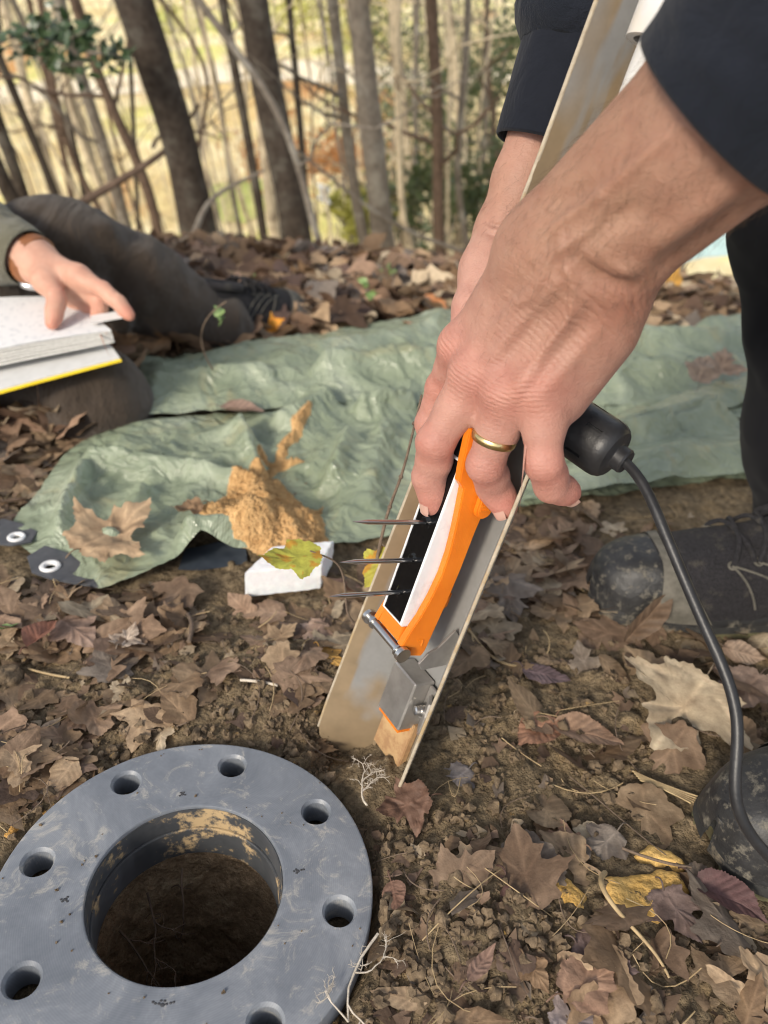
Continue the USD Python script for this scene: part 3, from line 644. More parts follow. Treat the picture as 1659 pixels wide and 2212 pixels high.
WRK = [(LH[f_][k_] + (0 if k_ else 1) * DOR * .01, LH[f_][k_ + 1] - LH[f_][k_ - 1] if k_ else LH[f_][1] - LH[f_][0], .0085 if k_ == 1 else (.011 if k_ == 0 else .0062), .0006 if k_ < 2 else .0004, .0026) for f_ in 'imrp' for k_ in (0, 1, 2)]
WRK += [(c3(1330, 640, .352), np.array([-.5, .8, 0]), .022, .0005, .0034), (c3(1190, 700, .375), np.array([-.6, .7, .2]), .03, .00022, .0030)]
left_arm = relief(left_arm, LINES, WRK)
def nudge(V, pts, r, h):
    return V
# right hand: thumb side seen behind the trough
DR = nrm([-.5, 0, .85])
Rh = Limb()
RW = c3(1112, 470, .512)
Rh.add(c3(1094, 505, .505), c3(1128, 395, .502), .0175, .0185, .012); Rh.add(c3(1140, 505, .520), c3(1168, 390, .514), .0175, .0185, .012)
Rh.add(c3(1128, 395, .502), c3(1235, 40, .480), .0185, .021, .012); Rh.add(c3(1168, 390, .514), c3(1275, 40, .492), .0185, .021, .012)
E_R = np.array([.158, -.425, .445])
Rh.add(c3(1255, 40, .486), E_R, .026, .034, .012)
Rh.add(c3(1092, 505, .505), c3(1052, 585, .500), .0185, .0165, .016); Rh.add(c3(1052, 585, .500), c3(1022, 665, .490), .0165, .0130, .012)
finger(Rh, [c3(1022, 665, .490), c3(1006, 745, .486), c3(985, 800, .490)], [.0130, .0112, .009], nrm([-.9, 0, .2]))
rk = {'i': (1062, 700, .545), 'm': (1092, 712, .553), 'r': (1120, 708, .556), 'p': (1146, 698, .552)}
for f_, (x, y, z) in rk.items():
    j = c3(x, y, z); Rh.add(c3(1130, 520, .515), j, .021, .0135, .018)
    dn = nrm(c3(x + 10, y + 120, z) - j)
    inn = nrm(np.array([.45, .1, -.8]))
    finger(Rh, [j, j + .038 * nrm(dn + .3 * inn), j + .038 * nrm(dn + .3 * inn) + .022 * nrm(dn * .5 + inn), j + .038 * nrm(dn + .3 * inn) + .022 * nrm(dn * .5 + inn) + .016 * inn], [.0125, .0100, .0092, .0078], -inn)
right_arm = relief(skin(Rh, .0021, smooth_it=5), [([(1085, 540), (1040, 640), (1000, 700)], .0008, .005), ([(1050, 478), (1075, 486), (1100, 482)], -.0014, .002), ([(1046, 500), (1075, 508), (1100, 506)], -.0010, .002)], [])
# the rest of the body, under its clothes
wx = lambda x, y, z: M.T @ np.array([x, y, z])               # world offset from the eye -> lens axes
S_L, S_R = wx(.52, .34, .22), wx(.46, .70, .22)
NECK, CH, HIP_L, HIP_R = wx(.45, .53, .27), wx(.55, .53, .12), wx(.86, .36, -.14), wx(.86, .56, -.14)
A_R = c3(1768, 1150, .80); K_R = np.array([.372, -.255, .620]); A_L = np.array([.40, .17, .52]) ; K_L = wx(.47, .28, -.12)
HEAD = wx(.36, .53, .42)
Bd = Limb()
for S_, E_ in ((S_L, E_L), (S_R, E_R)):
    Bd.add(S_, E_, .050, .037, .03); Bd.add(S_, NECK, .050, .050, .05)
Bd.add(NECK, CH, .09, .125, .08); Bd.add(CH, (HIP_L + HIP_R) / 2, .125, .135, .08)
Bd.add(NECK, HEAD, .055, .055, .03)
for H_, K_, A_ in ((HIP_L, K_L, A_L), (HIP_R, K_R, A_R)):
    Bd.add(H_, K_, .078, .05, .04); Bd.add(K_, A_, .048, .034, .02)
fwd_ = M.T @ np.array([-.85, 0, -.5]); up_ = M.T @ nrm([-.5, 0, .85]); sd_ = M.T @ np.array([0, 1.0, 0])
Bd.add(HEAD + up_ * .03, HEAD + up_ * .05, .078, .080, .04); Bd.add(HEAD - up_ * .03 + fwd_ * .03, HEAD - up_ * .06 + fwd_ * .045, .055, .036, .04)
Bd.add(HEAD + fwd_ * .085 + up_ * .01, HEAD + fwd_ * .105 - up_ * .02, .008, .012, .012)
Bd.add(HEAD + fwd_ * .074 - up_ * .052 - sd_ * .016, HEAD + fwd_ * .074 - up_ * .052 + sd_ * .016, .006, .006, .006)
for s_ in (-1, 1):
    Bd.add(HEAD + sd_ * s_ * .080 + up_ * .01, HEAD + sd_ * s_ * .083 - up_ * .025, .014, .010, .006)
    Bd.add(HEAD + fwd_ * .068 + sd_ * s_ * .03 + up_ * .022, HEAD + fwd_ * .068 + sd_ * s_ * .03 + up_ * .022, .014, .014, .008)
rest = skin(Bd, .0085, smooth_it=4)
bv, bf = skin_mesh_union([left_arm, right_arm, rest])
reds = [(LH[f_][k_], .015 if k_ == 0 else .012, s_) for f_ in 'imrp' for k_, s_ in ((0, .75), (1, .8), (2, .35), (3, .8))] + [(c3(960, 822, .45), .005, .8), (c3(985, 745, .48), .02, .6), (c3(1320, 640, .36), .02, .35)]
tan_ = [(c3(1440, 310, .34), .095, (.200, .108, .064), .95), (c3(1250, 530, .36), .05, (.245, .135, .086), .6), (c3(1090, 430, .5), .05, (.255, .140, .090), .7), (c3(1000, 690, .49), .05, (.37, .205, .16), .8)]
person = Thing('person', W(wx(.62, .45, -.60)), 'person crouching in dark navy clothes, both hands on the metal trough, gold ring', 'person')
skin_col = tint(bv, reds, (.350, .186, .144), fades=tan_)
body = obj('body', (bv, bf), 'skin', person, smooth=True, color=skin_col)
# nails
def nail(tip, prev, dors, r, name='fingernail', parent=body):
    t = nrm(tip - prev); d_ = nrm(dors - (dors @ t) * t); s_ = np.cross(t, d_)
    u_, v_ = np.meshgrid(np.linspace(-1, 1, 9), np.linspace(-1, 1, 9), indexing='ij')
    a_ = u_ * .95 * np.sqrt(1 - .35 * v_ ** 2); ang_ = a_ * .85
    c_ = tip + t * (r * .12 + v_[..., None] * r * .60)
    P_ = c_ + (r * 1.05 * np.cos(ang_) * (1 - .10 * (v_ > .8)))[..., None] * d_ + (r * 1.02 * np.sin(ang_))[..., None] * s_
    obj(name, grid_mesh(np.stack([W(x_) for x_ in P_.reshape(-1, 3)]).reshape(9, 9, 3)), 'nail', parent, smooth=True)
nail(LH['m'][3], LH['m'][2], nrm([-.9, .35, -.2]), LR_['m'][3]); nail(LH['r'][3], LH['r'][2], nrm([-.55, .75, -.3]), LR_['r'][3]); nail(LH['p'][3], LH['p'][2], nrm([.1, .9, -.2]), LR_['p'][3])
# the wedding ring, round the ring finger between knuckle and first joint
ra_, rb_ = LH['r'][0], LH['r'][1]; rc_ = ra_ + (rb_ - ra_) * .62; rt_ = nrm(rb_ - ra_ + np.array([-.002, 0, -.004]))
e1 = nrm(np.cross(rt_, [1, 0, .2])); e2 = np.cross(rt_, e1); th_ = np.linspace(0, 2 * np.pi, 72, endpoint=False)
RRG = .01195
band = [(-.0024, 0), (-.0020, .0009), (0, .0013), (.0020, .0009), (.0024, 0), (.0018, -.0003), (-.0018, -.0003)]
bp = np.stack([[W(rc_ + rt_ * z + (RRG + q) * (math.cos(t) * e1 + math.sin(t) * e2)) for z, q in band] for t in th_])
bpc = np.concatenate([bp, bp[:1]], 0); bpc = np.concatenate([bpc, bpc[:, :1]], 1)
obj('gold_ring', grid_mesh(bpc), 'gold', person, smooth=True, label='plain gold band on the ring finger')
# hair on forearm and hand
def hairs(name, mesh, where, n, length, lay, seed, parent, width=.000075, lift=.35):
    g = np.random.default_rng(seed); v, f = np.asarray(mesh[0]), np.asarray(mesh[1])
    t = v[f]; nn_ = np.cross(t[:, 1] - t[:, 0], t[:, 2] - t[:, 0]); ar = np.linalg.norm(nn_, axis=1); nn_ = nn_ / np.maximum(ar, 1e-15)[:, None]
    c = t.mean(1); w_ = ar * where(c, nn_); i = g.choice(len(f), n, p=w_ / w_.sum())
    b = g.random((n, 2)); fl = b.sum(1) > 1; b[fl] = 1 - b[fl]
    P0 = t[i, 0] + b[:, :1] * (t[i, 1] - t[i, 0]) + b[:, 1:] * (t[i, 2] - t[i, 0]); N_ = nn_[i]
    D_ = lay + g.normal(0, .38, (n, 3)); D_ = D_ - (D_ * N_).sum(1, keepdims=True) * N_; D_ /= np.linalg.norm(D_, axis=1, keepdims=True)
    L_ = length * g.uniform(.5, 1.3, n)[:, None]; bend = g.normal(0, .3, (n, 3))
    pts = np.stack([P0 - N_ * .0003, P0 + L_ * (.5 * D_ + lift * .5 * N_), P0 + L_ * (1.0 * D_ + lift * .55 * N_ + .25 * bend)], 1)
    path = parent.path + '/' + name
    bc = UsdGeom.BasisCurves.Define(stage, path); bc.CreateTypeAttr('linear')
    bc.CreateCurveVertexCountsAttr(Vt.IntArray([3] * n)); bc.CreatePointsAttr(Vt.Vec3fArray.FromNumpy((pts.reshape(-1, 3) - parent.base).astype(np.float32)))
    bc.CreateWidthsAttr(Vt.FloatArray.FromNumpy(np.tile(np.array([width, width * .8, width * .25], np.float32), n))); bc.SetWidthsInterpolation('vertex')
    UsdShade.MaterialBindingAPI.Apply(bc.GetPrim()).Bind(MAT['arm_hair'])
    bc.GetPrim().SetCustomDataByKey('kind', 'stuff')
toC = lambda P: (P - EYE) @ M
def arm_zone(c, n_):
    q = toC(c); s_ = ((q - WMD) @ nrm(E_L - WMD))
    fore = np.clip((s_ + .02) / .03, 0, 1) * np.clip((.17 - s_) / .02, 0, 1)
    hand = .35 * np.exp(-(np.linalg.norm(q - c3(1160, 690, .395), axis=1) / .03) ** 2)
    left = np.linalg.norm(q - WMD, axis=1) < .2
    return (fore * .8 + hand) * left * (q[:, 2] < .43) + 1e-9
hairs('arm_hair', (bv, bf), arm_zone, 2600, .0095, M @ nrm([-.35, .9, .2]), 5, person)
def arm_zone_r(c, n_):
    q = toC(c); d_ = np.abs((q - c3(1112, 440, .5)) @ nrm(E_R - RW)); return np.clip(1.2 - d_ / .05, 0, 1) * (np.linalg.norm(q - c3(1112, 440, .5), axis=1) < .08) + 1e-9
hairs('wrist_hair', (bv, bf), arm_zone_r, 500, .009, M @ nrm([-.3, .9, .1]), 6, person)
# sleeves
def sleeve(name, pts, rs, matn, parent, seed, cuff=None, wr=.004, sides=96, n=120, thick=.0025, freq=(3, 30), **tags):
    """a cloth tube along pts (lens axes); rs radii at pts; the open end is the first point; folds run round it"""
    p = curve(pts, n); s_ = np.linspace(0, 1, n); t_in = np.r_[0, np.cumsum(np.linalg.norm(np.diff(np.asarray(pts), axis=0), axis=1))]; R = PchipInterpolator(t_in / t_in[-1], rs)(s_)
    t = np.gradient(p, axis=0); t /= np.linalg.norm(t, axis=1, keepdims=True)
    x = nrm(np.cross(t[0], [0.3, 1, .2])); th = np.linspace(0, 2 * np.pi, sides + 1); rows = []
    Ltot = t_in[-1]
    for i in range(n):
        x = nrm(x - (x @ t[i]) * t[i]); y = np.cross(t[i], x)
        q = np.stack([np.cos(th) * freq[0] * .35, np.sin(th) * freq[0] * .35, 0 * th + s_[i] * Ltot * freq[1]], 1)
        fold = fbm(q, 4, seed) - .5; ridged = .5 - np.abs(fbm(q * 1.3 + 7, 2, seed + 3) - .5) * 4
        amp = wr * np.clip((s_[i] * Ltot - (cuff or .0)) / .02, .15, 1)
        r = R[i] + amp * (1.8 * fold + .45 * ridged)
        rows.append(p[i] + np.outer(np.cos(th) * r, x) + np.outer(np.sin(th) * r, y))
    rows = np.array(rows)
    c0 = p[0]; inner = c0 + (rows[0] - c0) * (1 - thick / R[0]); lip = (rows[0] + inner) / 2 - t[0] * thick * .6
    deep = inner + t[0] * .03
    G_ = np.concatenate([deep[None], inner[None], lip[None], rows], 0)
    G_[:, -1] = G_[:, 0]
    return obj(name, grid_mesh(W(G_.reshape(-1, 3)).reshape(G_.shape)), matn, parent, smooth=True, **tags)
CUL = c3(1568, 228, .293)
_ax = nrm(E_L - CUL)
sl1 = sleeve('left_sleeve', [CUL - _ax * .004, CUL + _ax * .03, E_L + _ax * .01, E_L * .55 + S_L * .45, S_L], [.0430, .0455, .052, .062, .078], 'navy_fleece', person, 3, cuff=.0, wr=.005)
CUR = c3(1182, 316, .498)
_a2 = nrm(c3(1250, 20, .474) - c3(1150, 338, .500))
sl2 = sleeve('right_cuff', [CUR, CUR + _a2 * .03, CUR + _a2 * .062], [.0352, .0360, .0368], 'navy_rib', person, 8, wr=.0012, freq=(8, 20))
st = CUR + _a2 * .056
sleeve('right_sleeve', [st, st + _a2 * .010, st + _a2 * .05, E_R, E_R * .5 + S_R * .5, S_R], [.0372, .0440, .0480, .058, .062, .078], 'navy_fleece', person, 12, wr=.0065, freq=(3.2, 26))
# sweatshirt trunk and trousers
Sh = Limb()
for S_ in (S_L, S_R): Sh.add(S_, NECK - up_ * .03, .070, .075, .05)
Sh.add(NECK - up_ * .02, CH, .105, .145, .08); Sh.add(CH, (HIP_L + HIP_R) / 2, .145, .150, .08)
def wrinkle(amp, f, seed):
    def post(V):
        return V + (amp * 2 * (fbm(V * f, 4, seed) - .5))[:, None] * np.array([.6, .6, .5])
    return post
obj('sweatshirt', skin(Sh, .010, post=wrinkle(.012, 12, 4)), 'navy_fleece', person, smooth=True)
Tr = Limb()
Tr.add(HIP_L, HIP_R, .13, .13, .06)
Tr.add(HIP_R, K_R, .105, .078, .05); Tr.add(K_R, A_R + (K_R - A_R) * .35, .074, .066, .03); Tr.add(A_R + (K_R - A_R) * .35, A_R, .066, .062, .03)
Tr.add(HIP_L, K_L, .105, .080, .05); Tr.add(K_L, A_L, .074, .062, .03)
def legfold(V):
    q = toC(V); s_ = (q - A_R) @ nrm(K_R - A_R)
    return wrinkle(.016, 14, 9)(V)
trs = skin(Tr, .0075, post=legfold)
obj('trousers', trs, 'black_cloth', person, smooth=True)
hr = Limb(); hr.add(HEAD + up_ * .035 - fwd_ * .012, HEAD + up_ * .060 - fwd_ * .010, .082, .083, .04); hr.add(HEAD - fwd_ * .03, HEAD - fwd_ * .03 - up_ * .02, .072, .06, .03)
obj('hair', skin(hr, .006, post=wrinkle(.006, 60, 2)), 'head_hair', person, smooth=True)
# ------------------------------------------------------------------ black cable grip and its cable
gr = Thing('cable_grip', dp(1290, 960, .45), 'black plastic cylinder with slits, held under the hand, a black cable leaving it', 'cable grip')
g0, g1 = c3(1215, 905, .462), c3(1352, 998, .440)
gax = nrm(g1 - g0); ge1 = nrm(np.cross(gax, [0, 0, 1])); ge2 = np.cross(gax, ge1)
Lg = np.linalg.norm(g1 - g0)
pr_ = [(.0001, -.03), (.0170, -.03), (.0182, -.02), (.0182, Lg - .016), (.0178, Lg - .0125), (.0165, Lg - .0095), (.0146, Lg - .0078), (.0090, Lg - .0070), (.0078, Lg - .0060), (.0078, Lg - .0005), (.0070, Lg + .0006), (.0040, Lg + .0008), (.0001, Lg + .0006)]
gm = m3.CrossSection([pr_]).revolve(72)
for t_, z_, rot_ in ((.5, .030, .3), (1.5, .022, 0), (-.6, .026, .2), (2.6, .026, .1), (.5, .012, 0), (-.6, .006, 0)):
    sl_c = m3.Manifold.cube([.004, .0022, .011], True).rotate([0, 0, 0]).translate([.0180, 0, 0]).rotate([0, 0, math.degrees(t_)]).translate([0, 0, Lg - z_])
    gm = gm - sl_c
obj('grip_body', frame_map(gm, W(g0), M @ ge1, M @ ge2, M @ gax), 'black_rubber', gr, smooth=32)
g2 = gp(1640, 1850, .075)
cz = [(1352, 1000, .439), (1388, 1045, .430), (1430, 1135, .420), (1480, 1255, .412), (1530, 1370, .404), (1572, 1470, .398), (1592, 1560, .394), (1590, 1650, .392), (1592, 1735, .392), (1620, 1800, .394), (1680, 1868, .398), (1790, 1960, .41), (1950, 2050, .43)]
obj('cable', tube(W(curve([c3(*q) for q in cz], 140)), .0031, 14), 'black_rubber', gr, smooth=60)

# ------------------------------------------------------------------ tarpaulin
mat('tarp_weave', {'g': ('geometry', {}), 'm': ('mapping', {'rotation': (.3, .2, .5)}), 'w1': ('wave_texture', {'bands_direction': 'x', 'scale': 180, 'distortion': .6}), 'w2': ('wave_texture', {'bands_direction': 'y', 'scale': 180, 'distortion': .6}),
    'n': ('noise_texture', {'scale': 9, 'detail': 7, 'roughness': .65}), 'r': ('rgb_ramp', {'ramp': [(.3, (.165, .198, .128)), (.55, (.230, .268, .188)), (.75, (.340, .375, .285))]}),
    'n2': ('noise_texture', {'scale': 7, 'detail': 8, 'roughness': .7, 'distortion': 1.0}), 'r2': ('rgb_ramp', {'ramp': [(.56, (0, 0, 0)), (.72, (1, 1, 1))]}), 'k': ('rgb_to_bw', {}), 'kk': ('math', {'math_type': 'multiply', 'value2': .55}), 'd': ('mix_color', {'b': (.33, .27, .12)}),
    'n4': ('noise_texture', {'scale': 12, 'detail': 3, 'distortion': .4}), 'vm': ('mix_color', {'blend_type': 'linear_light', 'fac': .08}), 'n3': ('voronoi_texture', {'scale': 19, 'detail': 2, 'roughness': .55}), 'n3m': ('math', {'math_type': 'multiply', 'value2': 1.5}), 'ws': ('math', {'math_type': 'add'}), 'ww': ('math', {'math_type': 'multiply', 'value2': .05}), 'ad': ('math', {'math_type': 'add'}),
    'b': ('bump', {'strength': .5, 'distance': .010}), 'rg': ('map_range', {'from_min': .3, 'from_max': .7, 'to_min': .14, 'to_max': .30}), 'p': ('principled_bsdf', {'specular_ior_level': .5})},
    [('g.position', 'm.vector'), ('m.vector', 'w1.vector'), ('m.vector', 'w2.vector'), ('g.position', 'n.vector'), ('g.position', 'n2.vector'), ('g.position', 'n4.vector'), ('g.position', 'vm.a'), ('n4.color', 'vm.b'), ('vm.result', 'n3.vector'), ('n3.distance', 'n3m.value1'), ('n.fac', 'r.fac'), ('n2.fac', 'r2.fac'), ('r2.color', 'k.color'), ('k.val', 'kk.value1'), ('kk.value', 'd.fac'),
     ('r.color', 'd.a'), ('d.result', 'p.base_color'), ('w1.fac', 'ws.value1'), ('w2.fac', 'ws.value2'), ('ws.value', 'ww.value1'), ('ww.value', 'ad.value1'), ('n3m.value', 'ad.value2'), ('ad.value', 'b.height'), ('b.normal', 'p.normal'), ('n.fac', 'rg.value'), ('rg.result', 'p.roughness')])
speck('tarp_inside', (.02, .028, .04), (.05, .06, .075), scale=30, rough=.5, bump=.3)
tp = Thing('tarpaulin', PL(*gp(700, 1000)), 'creased green tarpaulin spread over the leaves between both people, black corner patches', 'tarpaulin')
def fold(u, v, a, b, h, w_, side=0.):
    """a ridge of cloth from pixel a to pixel b: height h, half-width w_ (metres); side makes one flank steep"""
    A_, B_ = np.array(gp(*a)), np.array(gp(*b)); d_ = B_ - A_; L_ = np.linalg.norm(d_); d_ /= L_
    s_ = (u - A_[0]) * d_[0] + (v - A_[1]) * d_[1]; t_ = -(u - A_[0]) * d_[1] + (v - A_[1]) * d_[0]
    t_ = t_ + .012 * (noise(np.stack([s_ * 14, 0 * s_, 0 * s_], -1), 5) - .5)
    wl = np.where(t_ > 0, w_ * (1 + side), w_ * (1 - side))
    e_ = np.clip(s_ / (.12 * L_), 0, 1) * np.clip((L_ - s_) / (.12 * L_), 0, 1)
    return 1.5 * h * e_ * np.exp(-np.abs(t_ / wl) ** 1.6)
def crumple(u, v, sc, amp, seed):
    P_ = np.stack([u, v, 0 * u], -1)
    q = P_ * sc + 1.2 * (np.stack([fbm(P_ * sc * .7 + 3, 2, seed), fbm(P_ * sc * .7 + 9, 2, seed + 1), 0 * u], -1) - .5)
    r = 1 - 2.2 * np.abs(fbm(q, 3, seed) - .5)
    return amp * (r ** 3 - .35)
def cloth_sheet(name, px_poly, hfun, matn, parent, d=.006, under=None, smooth=True):
    """a sheet on the slope with the outline px_poly (pixels on the photograph, each laid on the slope), height hfun(u, v) over it"""
    poly = np.array([gp(*p[:2]) for p in px_poly]); pg = Polygon(curve(np.vstack([poly, poly[:1]]), 6 * len(poly)) if False else poly)
    lo, hi = poly.min(0), poly.max(0)
    uu, vv = np.meshgrid(np.arange(lo[0], hi[0] + d, d), np.arange(lo[1], hi[1] + d, d), indexing='ij')
    ins = contains_xy(pg.buffer(d * .75), uu, vv)
    # rim points are drawn onto the outline so that the hem is clean
    rim = ins & ~contains_xy(pg.buffer(-d * .75), uu, vv)
    ext = pg.exterior
    for i, j in np.argwhere(rim):
        q = ext.interpolate(ext.project(Point(uu[i, j], vv[i, j]))); uu[i, j], vv[i, j] = q.x, q.y
    dist = np.full(uu.shape, 9.0); seg = np.array([ext.interpolate(x).coords[0] for x in np.linspace(0, ext.length, 900)]); t_ = cKDTree(seg); dist[ins] = t_.query(np.stack([uu[ins], vv[ins]], 1))[0]
    H_ = hfun(uu, vv, dist)
    P_ = PL(uu, vv, H_)
    v_, q_ = grid_mesh(P_); q_ = q_[ins.ravel()[q_].all(1)]
    used = np.unique(q_); mp = -np.ones(len(v_), int); mp[used] = np.arange(len(used)); v_, q_ = v_[used], mp[q_]
    n0 = np.cross(v_[q_[0, 1]] - v_[q_[0, 0]], v_[q_[0, 2]] - v_[q_[0, 0]])
    if n0 @ PN < 0: q_ = q_[:, ::-1]
    return obj(name, (v_, q_), matn, parent, smooth=smooth), (uu, vv, H_, ins)
def soil0(u, v): return height(u, v, fine=False)
near_poly = [(22, 1150), (60, 1105), (110, 1035), (150, 985), (215, 945), (300, 922), (420, 908), (520, 900), (640, 880), (760, 885), (860, 880), (960, 872), (1060, 880), (1140, 872), (1240, 876), (1340, 880), (1440, 905), (1540, 930), (1640, 950), (1800, 955), (2000, 950),
             (2000, 1062), (1800, 1045), (1650, 1040), (1500, 1052), (1380, 1068), (1250, 1086), (1120, 1110), (1000, 1132), (900, 1156), (820, 1174), (720, 1190), (640, 1207), (560, 1222), (500, 1228), (440, 1222), (380, 1245), (320, 1262), (262, 1275), (218, 1291), (150, 1258), (90, 1222), (40, 1186)]
def h_near(u, v, dist):
    h = .010 + soil0(u, v) * .6 + crumple(u, v, 5, .014, 40) + crumple(u, v, 13, .010, 44) + crumple(u, v, 30, .0065, 47)
    for a, b, hh, w_, sd in [((540, 1000), (700, 1150), -.012, .05, 0), ((150, 1030), (560, 1075), .016, .016, .3), ((520, 950), (560, 1060), .022, .014, -.2), ((600, 960), (720, 905), .020, .03, .2), ((700, 1090), (760, 980), .020, .016, -.3), ((790, 1130), (840, 950), .014, .02, .2), ((760, 930), (900, 905), .022, .014, 0),
                             ((120, 1200), (200, 1040), .014, .012, .3), ((230, 1230), (330, 1080), .010, .014, .1), ((1230, 1010), (1659, 905), .024, .014, -.4), ((1130, 1075), (1659, 1000), .012, .010, .3), ((1300, 930), (1640, 935), .022, .02, .2), ((380, 1215), (600, 1195), .028, .016, 0), ((640, 900), (950, 885), .02, .018, .2)]:
        h = h + fold(u, v, a, b, hh, w_, sd)
    hem = np.clip(1 - dist / .05, 0, 1)
    lift = np.exp(-((u - gp(445, 1222)[0]) / .040) ** 2) * np.exp(-(dist / .05) ** 2) * .022 * (v < gp(445, 1150)[1])
    return np.maximum(h * (1 - .55 * hem), .004 + soil0(u, v) * .5) + lift
near_part, NEAR = cloth_sheet('near_sheet', near_poly, h_near, 'tarp_weave', tp, d=.0045)
far_poly = [(240, 905), (290, 850), (310, 800), (360, 798), (450, 782), (560, 758), (680, 738), (800, 715), (900, 700), (975, 686), (1080, 700), (1200, 720), (1300, 735), (1400, 738), (1480, 742), (1560, 735), (1659, 722), (1850, 700), (2050, 690),
            (2050, 960), (1800, 950), (1640, 940), (1540, 925), (1400, 905), (1250, 900), (1100, 905), (960, 905), (820, 905), (700, 905), (560, 912), (430, 914), (320, 920), (270, 925)]
def h_far(u, v, dist):
    h = .026 + soil0(u, v) * .5 + crumple(u, v, 4, .020, 60) + crumple(u, v, 10, .011, 66) + crumple(u, v, 24, .006, 67)
    for a, b, hh, w_, sd in [((300, 870), (600, 860), .014, .02, .2), ((560, 850), (980, 730), .016, .03, .0), ((660, 862), (960, 850), .030, .025, -.3), ((1100, 800), (1659, 780), .026, .03, .2), ((1200, 860), (1600, 840), .024, .02, -.2), ((1480, 745), (1700, 735), .03, .018, .2)]:
        h = h + fold(u, v, a, b, hh, w_, sd)
    return np.maximum(h * (1 - .4 * np.clip(1 - dist / .04, 0, 1)), .016 + soil0(u, v) * .4)
far_part, FAR = cloth_sheet('far_sheet', far_poly, h_far, 'tarp_weave', tp, d=.007)
strip_a = [(1105, 1112), (1180, 1062), (1260, 1012), (1400, 985), (1520, 968), (1640, 962), (1800, 960), (2000, 958), (2000, 1070), (1800, 1052), (1650, 1046), (1500, 1056), (1380, 1074), (1250, 1094), (1180, 1112)]
def h_strip(u, v, dist): return .030 + soil0(u, v) * .5 + crumple(u, v, 8, .010, 91) + fold(u, v, (1200, 1060), (1650, 1000), .008, .02, 0) - .010 * np.clip(1 - dist / .02, 0, 1)
cloth_sheet('front_fold', strip_a, h_strip, 'tarp_weave', tp, d=.006)
strip_b = [(1190, 1010), (1290, 962), (1400, 925), (1500, 890), (1600, 858), (1700, 828), (1850, 800), (1850, 850), (1720, 878), (1620, 905), (1520, 935), (1420, 965), (1320, 995), (1230, 1030)]
cloth_sheet('diagonal_fold', strip_b, lambda u, v, dist: .050 + soil0(u, v) * .5 + crumple(u, v, 9, .010, 95) - .018 * np.clip(1 - dist / .015, 0, 1), 'tarp_weave', tp, d=.006)
# the dark inside of the near hem, seen where it lifts
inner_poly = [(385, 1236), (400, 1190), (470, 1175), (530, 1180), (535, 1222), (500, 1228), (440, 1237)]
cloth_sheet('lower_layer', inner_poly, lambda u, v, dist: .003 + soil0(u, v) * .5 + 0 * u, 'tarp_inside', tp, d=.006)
speck('corner_patch', (.045, .048, .055), (.075, .078, .086), scale=60, rough=.42, bump=.2, c3=(.2, .16, .11), s3=30, lo3=.62, hi3=.7)
speck('grommet_white', (.60, .61, .61), (.70, .70, .70), scale=40, rough=.35, bump=.05)
def h_at(S, u, v):
    uu, vv, H_, ins = S; k_ = np.argmin(np.where(ins, (uu - u) ** 2 + (vv - v) ** 2, 9)); return H_.ravel()[k_]
def patch(pxs, hole, r_, rot=0):
    pts = [gp(*p) for p in pxs]; hc = np.array(gp(*hole)); pg = Polygon(pts).difference(Point(hc).buffer(r_ * .8))
    hb = h_at(NEAR, *hc) + .003
    p_ = obj('corner_patch', frame_map(extrude(pg, hb, hb + .0022, .0004), PO, PU, PV, PN), 'corner_patch', tp, smooth=20)
    gm_ = m3.CrossSection([[(r_ * .52, -.001), (r_ * 1.0, -.001), (r_ * 1.02, .0014), (r_ * .9, .0026), (r_ * .66, .0026), (r_ * .54, .0012)]]).revolve(48)
    obj('grommet', frame_map(gm_, PL(*hc, hb + .0018), PU, PV, PN), 'grommet_white', p_, smooth=30)
patch([(62, 1222), (100, 1198), (150, 1214), (190, 1242), (216, 1288), (160, 1280), (110, 1270), (72, 1256)], (112, 1245), .0098)
patch([(-30, 1160), (10, 1142), (50, 1152), (85, 1170), (72, 1192), (30, 1200), (-30, 1196)], (40, 1184), .0088)

